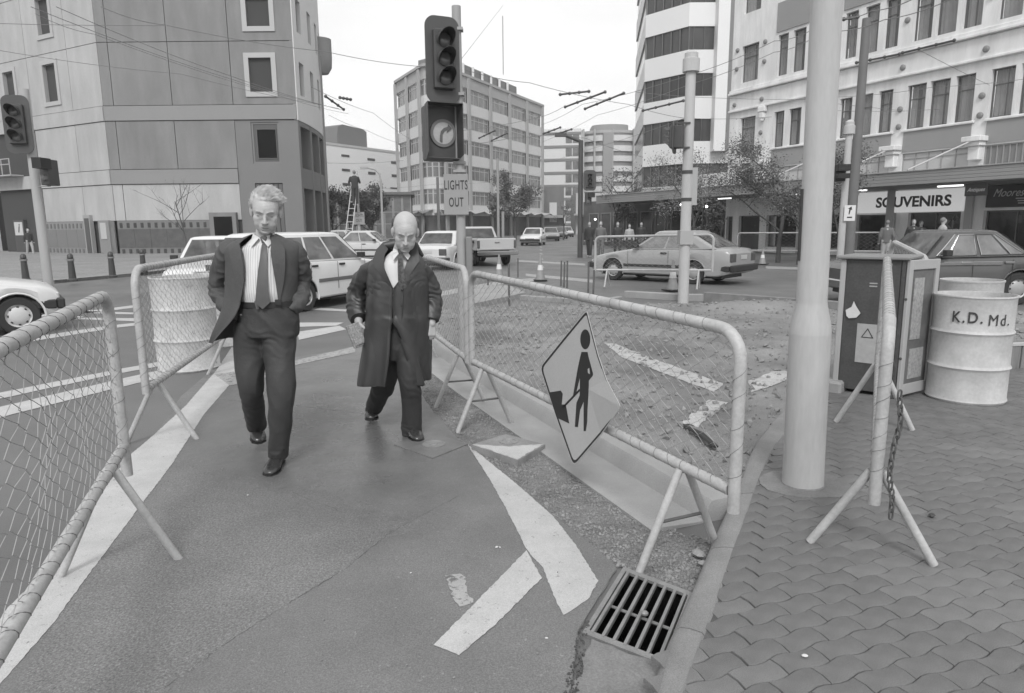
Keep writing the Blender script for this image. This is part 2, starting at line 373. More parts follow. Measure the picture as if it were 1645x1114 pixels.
# ---- plaza by the pale building: brick paving, a kerb to the road
plz = [(p.x, p.y) for p in (G(-260, 482), G(20, 461), G(87, 456), G(226, 443), G(345, 429), G(420, 424))] + [(-10.5, 36), (-11, 60), (-60, 60), (-60, 26)]
m_brickpl = M('plaza_brick', .21, rough=.8, nz=.18, ns=.5, fine=.3, fs=14, bump=.2, bs=12)
def kerbline(name, pts, wdt, z0, z1, mat, parent=None, seg=1.0):
    """kerb stones laid end to end along a line of points"""
    for a, b in zip(pts[:-1], pts[1:]):
        a = Vector(a[:2]); b = Vector(b[:2]); d = b - a; n = max(1, int(d.length / seg + .5)); u = d / n
        ang = math.atan2(d.y, d.x)
        for k in range(n):
            p = a + u * k; bb = MB(); bb.bbox(.004, u.length - .004, 0, wdt, z0, z1, .012); o = bb.build(name, mat, parent, loc=(p.x, p.y, 0)); o.rotation_euler = (0, 0, ang)
b = MB(); b.prism(plz, -.05, .1); plaza = b.build('plaza_paving', m_brickpl); plaza['kind'] = 'structure'
kerbline('kerb_stone', [(p[0], p[1]) for p in plz[:6]][::1], .14, -.02, .115, m_conc, plaza, 3.0)
# ---- right footpath
kL = [G(*p, .1) for p in ((1262, 655), (1238, 680), (1215, 708), (1196, 748), (1178, 795), (1160, 835), (1140, 880), (1122, 925), (1104, 965), (1085, 1005), (1066, 1050), (1050, 1110), (1030, 1180))]
kR = [G(*p, .1) for p in ((1290, 672), (1262, 696), (1246, 716), (1228, 752), (1212, 792), (1196, 838), (1180, 880), (1164, 928), (1150, 975), (1132, 1018), (1116, 1060), (1100, 1112), (1080, 1182))]
pave_poly = [(p.x, p.y) for p in kR] + [(.45, -1), (12, -1), (12, 8.5), (7.5, 7.35), (5.0, 6.75), (3.2, 6.55), (2.75, 6.2)]
b = MB(); b.prism(pave_poly, -.05, .090); pavement = b.build('footpath', m_sand); pavement['kind'] = 'structure'
joints = [0, 4, 6, 9, 12]
m_kerb = M('kerb_concrete', .21, rough=.8, nz=.22, ns=5, fine=.25, fs=220, bump=.3, bs=200)
for a, c_ in zip(joints[:-1], joints[1:]):
    rings = []
    for k in range(a, c_ + 1):
        l, r = kL[k].copy(), kR[k].copy(); 
        if k == a: l = l.lerp(kL[k + 1], .02); r = r.lerp(kR[k + 1], .02)
        if k == c_ : l = l.lerp(kL[k - 1], .02); r = r.lerp(kR[k - 1], .02)
        d = (r - l); d.z = 0; w_ = d.length; d.normalize(); b0 = l - d * .02
        q = [(b0.x, b0.y, -.12), (b0.x, b0.y, .03), (l.x, l.y, .082), (l.x + d.x * .02, l.y + d.y * .02, .098), ((l.x + r.x) / 2, (l.y + r.y) / 2, .103), (r.x - d.x * .01, r.y - d.y * .01, .1), (r.x, r.y, .09), (r.x, r.y, -.12)]
        rings.append([Vector(p) for p in q])
    b = MB(); b.loft(rings); b.build('kerb_stone', m_kerb, pavement, smooth='auto')
# interlocking pavers
PA = math.atan2(2.446 - 2.231, 1.362 - .835); PL, PW = .182, .091
def paver_mesh(phase, mat, sc=1.0, seed=0):
    def z(x):
        t = ((x / PL + phase) % 1.0); a = .0072
        return a * max(-1, min(1, 1.9 * math.sin(2 * math.pi * t)))
    xs = [-PL / 2 + PL * k / 6 for k in range(7)]; g = .0017
    e = lambda s_, t: s_ * (PL / 2 - g) + .010 * math.sin(math.pi * t * 2)
    bot = [(max(-PL / 2 + g, min(PL / 2 - g, x)), z(x) - PW / 2 + g) for x in xs]; top = [(max(-PL / 2 + g, min(PL / 2 - g, x)), z(x) + PW / 2 - g) for x in xs]
    poly = bot + [(PL / 2 - g + .006, z(PL / 2))] + top[::-1] + [(-PL / 2 + g + .006, z(-PL / 2))]
    n = len(poly); cx_, cy_ = 0, 0; vs = [(x, y, -.02) for x, y in poly] + [(x, y, -.0025) for x, y in poly] + [(x * .985, y * .965 + (0), 0) for x, y in poly]
    fs = [(i, (i + 1) % n, n + (i + 1) % n, n + i) for i in range(n)] + [(n + i, n + (i + 1) % n, 2 * n + (i + 1) % n, 2 * n + i) for i in range(n)] + [tuple(range(2 * n, 3 * n))]
    b = MB(); b.add(vs, fs); return b
pm = [[paver_mesh(ph, m_paver).mesh('paver', mt) for ph in (0, .5)] for mt in (m_paver, m_paver2)]
pmb = [paver_mesh(0, None), paver_mesh(.5, None)]
ca, sa = math.cos(PA), math.sin(PA); plist = []
for r_ in range(-16, 142):
    for c_ in range(-38, 78):
        u_ = c_ * PL + (PL / 2 if r_ % 2 else 0); v_ = r_ * PW; x = .9 + ca * u_ - sa * v_; y = 1.6 + sa * u_ + ca * v_
        if y < .9 or x > 8.0 or y > 8.3 or (not inpoly(x, y, pave_poly) and not (y < 6 and polydist(x, y, [(q.x, q.y) for q in kR] + [(q.x + .001, q.y) for q in reversed(kR)]) < .055)) or x / max(y, .1) > .86 or y < 1.3: continue
        e_ = 0
        dd = min(((x - q.x) ** 2 + (y - q.y) ** 2) ** .5 for q in kR)
        if any(not inpoly(x + ca * a - sa * b_, y + sa * a + ca * b_, pave_poly) for a, b_ in ((.10, .055), (-.10, .055), (.10, -.055), (-.10, -.055))): e_ = 1
        plist.append((math.hypot(x, y), x, y, r_ % 2, e_))
plist.sort(); rest = MB(); n_ = 0
for dist, x, y, ph, e_ in plist:
    pale = mnoise.noise(Vector((x * 1.3, y * 1.3, 5))) > .30 or random.random() < .03
    zz = .1 + random.uniform(-.0015, .0015) + .003 * mnoise.noise(Vector((x * 2, y * 2, 0))); rz = PA + random.uniform(-.012, .012)
    if e_: zz -= .004
    if n_ < 300:
        o = obj('paver', pm[1 if pale else 0][ph], pavement, (x, y, zz)); o.rotation_euler = (random.uniform(-.004, .004), random.uniform(-.004, .004), rz); n_ += 1
    else:
        mt_ = Matrix.Translation((x, y, zz)) @ Matrix.Rotation(rz, 4, 'Z'); src = pmb[ph]; rest.add([mt_ @ Vector(q) for q in src.v], src.f)
rest.build('distant_pavers', m_paver, pavement, kind='stuff')
# mortar collar round the big pole and patch by the kerb
b = MB(); b.prism(jag([(1.66 + .26 * math.cos(t) + .02, 3.73 + .22 * math.sin(t)) for t in [k * math.pi / 8 for k in range(16)]], .05, .015, 2), .08, .1045); b.build('mortar_patch', m_concd, pavement)
# ---- new kerb and channel beside the gravel
chn = M('new_concrete', .30, rough=.75, nz=.14, ns=3, fine=.12, fs=150, bump=.12, bs=130)
K = [Vector((1.02, 3.44)), Vector((.578, 4.52)), Vector((-.22, 6.45)), Vector((-.95, 8.35)), Vector((-1.35, 9.9))]
prof = [(-.33, -.05), (-.33, .020), (-.30, .026), (-.03, .012), (0, .016), (.035, .10), (.055, .118), (.19, .122), (.205, .11), (.21, -.05)]
def sweep(name, pts, prof, mat, parent=None):
    rings = []
    for i, p in enumerate(pts):
        d = (pts[min(i + 1, len(pts) - 1)] - pts[max(0, i - 1)]).normalized(); r = Vector((d.y, -d.x))
        rings.append([Vector((p.x + r.x * a, p.y + r.y * a, z)) for a, z in prof])
    b = MB(); b.loft(rings); return b.build(name, mat, parent, smooth='auto')
kc = sweep('kerb_channel', K, prof, chn); kc['kind'] = 'structure'
# ---- gravel strip
grv = [(p.x, p.y) for p in (G(680, 566, 0), G(676, 600), G(680, 640), G(697, 665), G(744, 717), G(795, 750), G(889, 831), G(945, 874), G(987, 912))] + [(.50, 2.96), (.775, 2.72), (.95, 2.98), (1.06, 3.2), (.86, 3.3), (.36, 4.36), (-.45, 6.3), (-1.2, 8.3)]
def gh(x, y): return .006 * mnoise.fractal(Vector((x * 9, y * 9, 1)), .6, 2, 4)
grv_w = [(p[0] - (.10 if i < 9 else 0), p[1]) for i, p in enumerate(grv)]
gravel = sheet('gravel_strip', grv_w, .0065, m_gravel, step=.022, hf=gh)
def rocks(name, poly, n, rmin, rmax, zf, mat, parent=None, seed=1, kind='stuff', bias=1.6):
    rr = random.Random(seed); b = MB(); xs = [p[0] for p in poly]; ys = [p[1] for p in poly]; k = 0; tries = 0
    base = [(1, 0, 0), (0, 1, 0), (-1, 0, 0), (0, -1, 0), (0, 0, 1), (0, 0, -1), (.7, .7, .3), (-.6, .7, -.2)]
    tri = [(0, 6, 4), (6, 1, 4), (1, 2, 4), (2, 3, 4), (3, 0, 4), (0, 5, 1), (0, 1, 6), (1, 7, 2), (1, 5, 7), (7, 5, 2), (2, 5, 3), (3, 5, 0)]
    while k < n and tries < n * 8:
        tries += 1; x = rr.uniform(min(xs), max(xs)); y = min(ys) + (max(ys) - min(ys)) * rr.random() ** bias
        if not inpoly(x, y, poly): continue
        k += 1; r = rmin + (rmax - rmin) * rr.random() ** 3; e = Matrix.Rotation(rr.uniform(0, 6.28), 3, (rr.uniform(-1, 1), rr.uniform(-1, 1), rr.uniform(-1, 1) + .01)); z = zf(x, y)
        b.add([Vector((x, y, z + r * .3)) + e @ Vector((p[0] * r * rr.uniform(.7, 1.2), p[1] * r * rr.uniform(.7, 1.1), p[2] * r * .7)) for p in base], tri)
    return b.build(name, mat, parent, kind=kind)
rocks('loose_gravel', grv, 9000, .0035, .012, lambda x, y: .0065 + gh(x, y), m_stone, gravel, 3)
rocks('scattered_chips', [(-1.2, 1.6), (.1, 1.6), (.4, 2.9), (.3, 3.5), (-2.0, 4.6)], 110, .002, .006, lambda x, y: .016, m_stone, footway, 8)
# ---- drain: pit, frame and grate
pit = thing('drain_grate', 'rusty iron drain grate over a dark pit between asphalt and footpath kerb', 'drain', (0, 0, 0))
c4 = sum(GR, Vector((0, 0))) / 4
b = MB(); dz = -.8
top = [(*p, -.0) for p in GR]; bot = [(*(c4 + (p - c4) * .96), dz) for p in GR]
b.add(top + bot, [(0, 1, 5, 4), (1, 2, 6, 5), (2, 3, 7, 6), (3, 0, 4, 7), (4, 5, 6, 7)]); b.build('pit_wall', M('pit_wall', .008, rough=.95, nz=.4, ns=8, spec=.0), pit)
b = MB(); inn = [c4 + (p - c4) * .93 for p in GR]; outr = [c4 + (p - c4) * 1.05 for p in GR]
for i in range(4):
    j = (i + 1) % 4; b.add([(*outr[i], .014), (*outr[j], .014), (*inn[j], .014), (*inn[i], .014), (*outr[i], -.03), (*outr[j], -.03), (*inn[j], .0), (*inn[i], .0)], [(0, 1, 2, 3), (3, 2, 6, 7), (0, 4, 5, 1)])
b.build('grate_frame', m_iron, pit)
for k in range(7):
    t = (k + .55) / 7.1; a = GR[0].lerp(GR[1], t); d_ = GR[3].lerp(GR[2], t); u = (d_ - a).normalized(); r_ = Vector((-u.y, u.x)) * .0085
    b = MB(); a = a + u * .01; d_ = d_ - u * .01
    q = [a - r_ * .85, a + r_ * .85, d_ + r_ * .85, d_ - r_ * .85]; q2 = [a - r_ * .7, a + r_ * .7, d_ + r_ * .7, d_ - r_ * .7]
    b.add([(*p, -.006) for p in q2] + [(*p, .010) for p in q] + [(*p, .0155) for p in q2], [(0, 3, 2, 1), (0, 1, 5, 4), (1, 2, 6, 5), (2, 3, 7, 6), (3, 0, 4, 7), (4, 5, 9, 8), (5, 6, 10, 9), (6, 7, 11, 10), (7, 4, 8, 11), (8, 9, 10, 11)]); b.build('grate_bar', m_iron, pit)
b = MB()
a = GR[0].lerp(GR[3], .52); d_ = GR[1].lerp(GR[2], .52); b.tube([(*a, -.012), (*d_, -.012)], .007, 6); b.ball((*(a.lerp(d_, .55)), .014), (.017, .015, .012), 8, 5); b.build('cross_rod', m_iron, pit)
# broken concrete lip below the grate and asphalt edge
b = MB(); b.prism(jag([(.30, 2.40), (.56, 2.21), (.66, 2.19), (.56, 1.9), (.50, 1.5), (.42, .9), (.17, .9), (.225, 1.7), (.20, 2.1)], .04, .012, 4), -.05, .0105); o = b.build('concrete_apron', m_concd, road)
rocks('asphalt_crumbs', [(.16, 1.75), (.22, 2.1), (.30, 2.5), (.26, 2.5), (.17, 2.1), (.12, 1.7)], 260, .003, .011, lambda x, y: .012, M('crumbs', .07, rough=.9), footway, 5)
# ---- covers
b = MB(); cvp = [G(752, 717), G(695, 740), G(633, 718), G(690, 697)]; b.prism([(p.x, p.y) for p in cvp], -.02, .0175)
cov = thing('valve_cover', 'square concrete valve cover flush in wet asphalt under the shoe of the coat wearer', 'cover'); o = b.build('cover_slab', M('cover_conc', .15, rough=.42, nz=.2, ns=8, fine=.2, fs=200, bump=.15, bs=150), cov)
cc = (cvp[0] + cvp[2]) / 2; b = MB(); b.lathe([(.085, .017), (.085, .021), (.07, .021), (.068, .0185), (.03, .0185), (.028, .024), (.0, .024)], 24, (cc.x + .02, cc.y, 0)); b.build('cover_lid', m_iron, cov, smooth='auto')
slab_t = thing('raised_slab', 'raised square concrete slab with white painted corner sitting in the gravel', 'slab')
sl = [Vector(p) for p in ((-.296, 4.656), (-.055, 4.898), (.229, 4.640), (.032, 4.320))]
b = MB(); b.prism([(p.x, p.y) for p in jag([(p.x, p.y) for p in sl], .05, .004, 9)], -.02, .052); b.build('slab_block', M('slab_c', .22, rough=.75, nz=.25, ns=6, fine=.2, fs=180, bump=.3, bs=130), slab_t)
b = MB(); b.prism(jag([(-.285, 4.655), (-.02, 4.60), (.215, 4.65), (.03, 4.335)], .03, .008, 3), .0521, .0545); b.build('painted_corner', m_paint, slab_t)
b = MB(); b.lathe([(.07, .05), (.07, .0565), (.05, .0565), (.048, .053), (.02, .053), (.018, .057), (0, .057)], 20, (-.03, 4.72, 0)); b.build('slab_lid', m_iron, slab_t, smooth='auto')
# ---- roadworks ground
rw = [(1.2, 3.5), (.79, 4.6), (-.02, 6.5), (-.76, 8.4), (-1.2, 10.2), (-1.7, 12.6), (-.3, 13.2), (1.8, 13.5), (3.4, 13.3), (5.4, 12.7), (9.0, 11.6), (12, 10.9), (12, 8.6), (7.5, 7.5), (5.0, 6.9), (3.2, 6.7), (2.75, 6.2), (2.30, 5.5), (1.81, 4.6), (1.40, 3.72), (1.28, 3.4)]
tr1 = [Vector((.2, 10.6)), Vector((1.6, 9.75)), Vector((3.0, 8.6)), Vector((3.7, 8.05)), Vector((6, 7.6))]
tr2 = [Vector((-1.0, 9.4)), Vector((.6, 8.9)), Vector((1.5, 8.3)), Vector((2.4, 7.9))]
def ld(x, y, L_):
    p = Vector((x, y)); best = 9
    for a, c_ in zip(L_[:-1], L_[1:]):
        d = c_ - a; t = max(0, min(1, (p - a).dot(d) / d.length_squared)); best = min(best, (p - a - d * t).length)
    return best
def rwz(x, y):
    rough = max(0, min(1, .5 + 2.2 * mnoise.noise(Vector((x * .55 + 3, y * .55, 2)))))
    if x > 1.55 and y < 8.2 and x + .25 * y > 3.0: rough *= .15
    z = .045 + .02 * mnoise.noise(Vector((x * .8, y * .8, 7))) + rough * (.040 * mnoise.fractal(Vector((x * 4.5, y * 4.5, 1)), .7, 2, 4)) + .004 * mnoise.noise(Vector((x * 25, y * 25, 4)))
    t = ld(x, y, tr1); z -= .13 * max(0, 1 - (t / .22) ** 4) if t < .22 else 0
    if .22 <= t < .55: z += .05 * (1 - (t - .22) / .33) * (.5 + mnoise.noise(Vector((x * 5, y * 5, 0))))
    # spoil mound at the pole foot
    z += .16 * math.exp(-(((x - 4.6) / 1.3) ** 2 + ((y - 12.4) / .45) ** 2)) + .08 * math.exp(-(((x - 2.6) / .6) ** 2 + ((y - 11.2) / .4) ** 2))
    return max(.004, z) if t < .22 else max(.012, z)
rwo = sheet('roadworks_ground', rw, 0.0, m_dirt, step=.045, hf=rwz)
rocks('dirt_clods', rw, 7000, .005, .042, rwz, M('clods', .22, rough=.95, nz=.4, ns=6), rwo, 11, bias=1.3)
def decal(poly, mat, name, dz=.006, step=.05, seed=1, amp=.01):
    """thin coat of paint lying on the uneven roadworks surface"""
    pl = jag(poly, .07, amp, seed)
    return sheet(name, pl, dz, mat, step=step, hf=rwz, parent=rwo, kind=None)
m_paintd = M('broken_paint', .40, rough=.75, nz=.2, ns=6, fine=.2, fs=120, bump=.4, bs=90, worn=(.16, .42, 14))
g2 = lambda *q: [(G(x, y, .05).x, G(x, y, .05).y) for x, y in q]
decal(g2((970, 551), (990, 553), (1050, 578), (1163, 616), (1148, 630), (1060, 598), (1000, 575)), m_paintd, 'painted_line', step=.03)
decal(g2((1203, 612), (1240, 597), (1275, 595), (1277, 603), (1252, 616), (1206, 631)), m_paintd, 'painted_line', step=.025, seed=2)
decal(g2((1095, 681), (1140, 643), (1170, 648), (1122, 684)), m_paintd, 'painted_line', step=.02, seed=3)
b = MB(); b.prism(g2((1008, 472), (945, 500), (775, 505), (760, 492)), .0, .01); 
# thin concrete plates, timber boxing, black strip, kerb lines of the island under construction
b = MB(); b.prism([(p.x, p.y) for p in (G(757, 497), G(845, 477), G(815, 464), G(757, 466))], .0, .1); tag(b.build('concrete_plate', m_conc), 'pale flat concrete plate lying beyond the left post of the long mesh barrier', 'slab')
isl = thing('traffic_island', 'unfinished concrete kerb island around the tall pole in the roadworks', 'traffic island')
kerbline('kerb_stone', [(p.x, p.y) for p in (G(835, 482), G(905, 487), G(960, 492), G(1000, 484))], .12, -.05, .1, m_conc, isl, 1.2)
kerbline('kerb_stone', [(p.x, p.y) for p in (G(1002, 478), G(1100, 484), G(1130, 484))], .14, -.05, .14, m_conc, isl, 1.4)
kerbline('kerb_stone', [(p.x, p.y) for p in (G(1130, 487), G(1290, 500), G(1345, 505), G(1500, 512))], .12, -.05, .22, m_concd, isl, 1.6)
b = MB(); b.tube([G(1098, 683, .08), G(1125, 697, .07), G(1150, 718, .09)], [.018, .03, .02], 7, flat=.5); tag(b.build('rubber_strip', M('rubber', .02, rough=.6)), 'short black rubber strip lying on the dirt behind the long mesh barrier', 'debris')
ww = thing('timber_edging', 'row of short upright boards holding back the ground behind the two drums', 'edging')
a0, a1 = Vector((3.6, 6.72)), Vector((6.6, 7.2))
for k in range(14):
    p = a0.lerp(a1, k / 14); b = MB(); b.bbox(0, .2, -.012, .012, -.1, .30 + random.uniform(-.015, .015), .004); o = b.build('board', M('old_timber', .2, rough=.8, nz=.25, ns=5, stretch=(6, 6, .6)), ww, loc=(p.x, p.y, 0)); o.rotation_euler = (0, 0, math.atan2(.48, 3))
b = MB(); b.bbox(0, 3.05, -.03, .012, .30, .335, .004); o = b.build('top_rail', M('pale_timber', .38, rough=.7, nz=.15, ns=5), ww, loc=(3.6, 6.73, 0)); o.rotation_euler = (0, 0, math.atan2(.48, 3))
# ================================================================ BARRIERS
m_pipe = M('painted_pipe', .38, rough=.5, nz=.22, ns=6, fine=.10, fs=70, bump=.12, bs=40, worn=(.14, .31, 9))
m_wire = M('galvanised_wire', .34, rough=.45, metal=.4)
m_wired = M('tie_wire', .17, rough=.55, metal=.4)
m_rust = M('rusty_steel', .09, rough=.8, nz=.3, ns=20)
def helix(b, a, c, r, n_turn, wr=.0012, jitter=.25, seed=0):
    """tie wire wound round a rail from a to c"""
    rr = random.Random(seed); a = Vector(a); c = Vector(c); d = (c - a); u = d.normalized(); v = u.orthogonal().normalized(); w_ = u.cross(v); pts = []
    N = n_turn * 10; ph = 0
    for k in range(N + 1):
        ph += 2 * math.pi / 10; t = k / N + jitter * .5 / n_turn * math.sin(k * .37 + seed); p = a + d * max(0, min(1, t)); pts.append(p + v * (math.cos(ph) * (r + .001)) + w_ * (math.sin(ph) * (r + .001)))
    b.tube(pts, wr, 4, cap=False)
def barrier(label, A, B, zt0, zt1, zb0, zb1, gz=0.0, legs=(.12, .12), spread=.24, brace=True, pr=.0265, mesh_p=.052, sag=0.0, group='pipe framed mesh barriers', seed=1, drop0=.03, drop1=.03, wr=.0017, turns=26, round_r=.13, leglean=0.0, detail=True):
    A = Vector(A[:2]); B = Vector(B[:2]); L = (B - A).length; ang = math.atan2(B.y - A.y, B.x - A.x)
    t = thing('mesh_barrier', label, 'barrier', (A.x, A.y, gz), ang, group)
    zt0 -= gz; zt1 -= gz; zb0 -= gz; zb1 -= gz; n = 12 if detail else 7
    R_ = round_r; pts = [Vector((0, 0, zb0 - drop0))] + [Vector((0, 0, zt0 - R_ - .25))]
    for k in range(7):
        a = math.pi / 2 * k / 6; pts.append(Vector((R_ - R_ * math.cos(a), 0, zt0 - R_ + R_ * math.sin(a))))
    sl = (zt1 - zt0) / L
    for k in range(7):
        a = math.pi / 2 * k / 6; pts.append(Vector((L - R_ + R_ * math.sin(a), 0, zt1 - R_ + R_ * math.cos(a))))
    pts += [Vector((L, 0, zt1 - R_ - .25)), Vector((L, 0, zb1 - drop1))]
    b = MB(); b.tube(pts, pr, n); b.build('frame', m_pipe, t, smooth='auto')
    b = MB(); b.tube([(pr, 0, zb0), (L - pr, 0, zb1)], pr * .95, n); b.build('bottom_rail', m_pipe, t, smooth='auto')
    for s0, e in ((legs[0], -1), (L - legs[1], 1)):
        zz = zb0 + (zb1 - zb0) * s0 / L
        for sy in (-1, 1):
            b = MB(); b.tube([(s0, sy * .022, zz - .01), (s0 + e * leglean, sy * spread, .002)], pr * .72, n); b.build('leg', m_pipe, t, smooth='auto')
        if brace:
            f_ = .52; b = MB(); b.tube([(s0 + e * leglean * f_, -spread * f_, zz * (1 - f_)), (s0 + e * leglean * f_, spread * f_, zz * (1 - f_))], .008, 6); b.build('brace', m_rust, t)
    # chain link
    rr = random.Random(seed); b = MB(); p = mesh_p; nw = int((L - 2 * pr) / p); nz_ = None
    for i in range(nw + 1):
        x0 = pr + i * p + rr.uniform(-.12, .12) * p * (1 + sag * 1.2); z0 = zb0 + pr * .5 + (zb1 - zb0) * x0 / L; z1 = zt0 + sl * x0 - pr * .5
        if x0 < R_: z1 -= R_ * (1 - math.sqrt(max(0, 1 - (1 - x0 / R_) ** 2)))
        if x0 > L - R_: z1 -= R_ * (1 - math.sqrt(max(0, 1 - (1 - (L - x0) / R_) ** 2)))
        m_ = max(2, int((z1 - z0) / (p * .62))); pts = []; sg = sag * rr.uniform(.3, 1)
        for k in range(m_ + 1):
            f_ = k / m_; x = x0 + (p * .52 if (k + i) % 2 else -p * .50); z = z0 + (z1 - z0) * f_
            nx = mnoise.noise(Vector((x * 3, z * 3, seed))) * (.012 + sag * .03); ny = mnoise.noise(Vector((x * 2.5, z * 2.5, seed + 9))) * (.012 + sag * .05) + (.005 if k % 2 else -.003)
            pts.append((min(L - pr * .3, max(pr * .3, x + nx * math.sin(math.pi * f_))), ny * math.sin(math.pi * f_), z))
        b.tube(pts, wr, 3, cap=False)
    b.build('chain_link_mesh', m_wire, t, kind='stuff')
    if detail:
        b = MB(); helix(b, (R_, 0, zt0), (L - R_, 0, zt1), pr, turns, seed=seed); helix(b, (pr, 0, zb0), (L - pr, 0, zb1), pr * .95, int(turns * 1.1), seed=seed + 1)
        helix(b, (0, 0, zb0), (0, 0, zt0 - R_), pr, int(turns * .22), seed=seed + 2); helix(b, (L, 0, zb1), (L, 0, zt1 - R_), pr, int(turns * .22), seed=seed + 3)
        b.build('tie_wire', m_wired, t)
    return t
m1, m2 = Vector((.758, 3.068)), Vector((-.294, 5.370)); ud = (m1 - m2).normalized()
Da, Db = m2 - ud * .07, m2 + ud * 2.93
barrier('long mesh barrier in the middle carrying the diamond roadworker sign', Da, Db, 1.215, 1.155, .50, .475, legs=(.26, .33), spread=.235, seed=4, drop1=.09)
barrier('mesh barrier behind the coated man, its post touching the sign barrier', (-.372, 5.62), (-1.25, 8.5), 1.235, 1.27, .48, .46, legs=(.30, .4), spread=.23, seed=5)
barrier('tall rounded mesh barrier standing in front of the scabby pale drum on the left', (-2.60, 4.72), (-3.14, 7.65), 1.31, 1.31, .46, .47, legs=(.22, .3), spread=.25, seed=6, sag=.35, turns=40, brace=False)
barrier('nearest mesh barrier at the left edge, with loose tangled wire netting', (-1.975, 3.33), (-.95, .46), 1.27, 1.22, .50, .46, legs=(.36, .3), spread=.25, seed=7, sag=.8, drop0=.16, brace=False, mesh_p=.056)
barrier('mesh barrier seen end on over the pavers, rusty chain at its near post', (1.60, 2.86), (2.78, 5.08), 1.16, 1.31, .50, .58, gz=.1, legs=(.03, .26), spread=.25, seed=8, drop0=.15, brace=False, turns=34)
barrier('distant mesh barrier standing in front of the pale grey hatchback', (2.05, 16.75), (4.62, 15.75), 1.30, 1.34, .50, .53, gz=.1, seed=9, legs=(.3, .3), spread=.28, detail=False, pr=.028, mesh_p=.07, wr=.0035, brace=False)
barrier('low mesh barrier left of the big pole, in front of the shop door', (10.6, 32.3), (13.6, 30.8), 1.15, 1.15, .35, .35, seed=10, detail=False, pr=.035, mesh_p=.12, wr=.005, brace=False)
barrier('far mesh barrier showing between the big pole and the slim lamp poles', (13.9, 30.5), (16.4, 29.4), 1.15, 1.15, .35, .35, seed=11, detail=False, pr=.035, mesh_p=.12, wr=.005, brace=False)
barrier('mesh barrier leaning behind the open cabinet door beside the drums', (3.97, 6.55), (4.25, 7.7), 1.25, 1.36, .55, .5, gz=.0, seed=12, detail=False, legs=(.2, .3), brace=False)
# chain on the end-on barrier
b = MB(); ch = thing('hanging_chain', 'rusty link chain hanging down the near post of the end-on barrier', 'chain', (1.635, 2.80, 0))
def link(mtx, mat):
    q = MB(); pts = []
    for k in range(13):
        a = 2 * math.pi * k / 12; x = .010 * math.cos(a); z = .014 * math.sin(a) + (.009 if math.sin(a) > 0 else -.009); pts.append(mtx @ Vector((x, 0, z)))
    q.tube(pts, .0042, 6, cap=False); return q.build('chain_link', mat, ch, smooth=True)
for k in range(17):
    link(Matrix.Translation((.012 * math.sin(k * .5), .004 * math.sin(k * 1.3), .86 - k * .0335)) @ Matrix.Rotation(math.pi / 2 * (k % 2) + .3, 4, 'Z'), m_rust)
# ---- diamond sign on the long barrier
su = Vector((ud.x, ud.y, 0)); sn = Vector((ud.y, -ud.x, 0)) * -1
sn = Vector((-.909, -.416, 0)).normalized() if Vector((-.909, -.416, 0)).dot(Vector((0, -1, 0))) > 0 else -Vector((-.909, -.416, 0))
m_sgn = M('sign_face', .42, rough=.45, nz=.05, ns=4, fine=.05, fs=90); m_blk = M('sign_black', .022, rough=.45)
def on_plane(px, py, o, n):
    d = ray(px, py); t = (o - Vector((0, 0, H))).dot(n) / d.dot(n); return Vector((0, 0, H)) + d * t
so = Vector((Da.x, Da.y, 0)) + sn * .05
spn = on_plane(942, 622, so, sn)
sgt = thing('roadworks_sign', 'bent diamond sign with a black digging man wired to the long mesh barrier', 'sign', spn)
def sgp(px, py, off=0):
    q = on_plane(px, py, so, sn) - spn; h = q.dot(su); curl = .0
    if h > .05: curl = .35 * (h - .05) ** 2 
    return q + sn * (off + .0) - sn * curl * 0 + sn * curl
corn = [(943, 498), (1010, 652), (922, 750), (868, 590)]
def rounded(pts, r=.14, n=5):
    o = []; N = len(pts)
    for i in range(N):
        p0, p1, p2 = Vector(pts[i - 1]), Vector(pts[i]), Vector(pts[(i + 1) % N]); a = p1 + (p0 - p1) * r; c_ = p1 + (p2 - p1) * r
        for k in range(n + 1):
            t = k / n; o.append((a * (1 - t) ** 2 + p1 * 2 * t * (1 - t) + c_ * t * t))
    return o
right_bulge = [(943, 498), (951, 530), (962, 570), (978, 610), (1010, 652), (968, 698), (922, 750), (893, 668), (868, 590), (905, 544)]
edge = rounded([(943, 498)], 0) if False else None
def dia(sc):
    c_ = Vector((938, 622)); raw = [Vector(p) for p in right_bulge]; o = []
    for i, p in enumerate(raw):
        if i in (0, 4, 6, 8):
            a = p.lerp(raw[i - 1], .12); d_ = p.lerp(raw[(i + 1) % len(raw)], .12)
            for k in range(4): t = k / 3; o.append(a * (1 - t) ** 2 + p * 2 * t * (1 - t) + d_ * t * t)
        else: o.append(p)
    return [c_ + (q - c_) * sc for q in o]
def slabp(px_pts, off, th, name, mat, parent):
    b = MB(); n = len(px_pts); f = [sgp(p[0], p[1], off + th) for p in px_pts]; k = [sgp(p[0], p[1], off) for p in px_pts]
    b.add(f + k, [tuple(range(n)), tuple(reversed(range(n, 2 * n)))] + [(i, n + i, n + (i + 1) % n, (i + 1) % n) for i in range(n)]); return b.build(name, mat, parent)
def fan(px_pts, c_, off, th, name, mat, parent):
    b = MB(); n = len(px_pts); f = [sgp(p[0], p[1], off + th) for p in px_pts]; k = [sgp(p[0], p[1], off) for p in px_pts]; b.add(f + k + [sgp(c_[0], c_[1], off + th)], [(i, (i + 1) % n, 2 * n) for i in range(n)] + [(i, n + i, n + (i + 1) % n, (i + 1) % n) for i in range(n)]); return b.build(name, mat, parent)
fan(dia(1.0), (945, 625), 0, .003, 'plate', m_sgn, sgt)
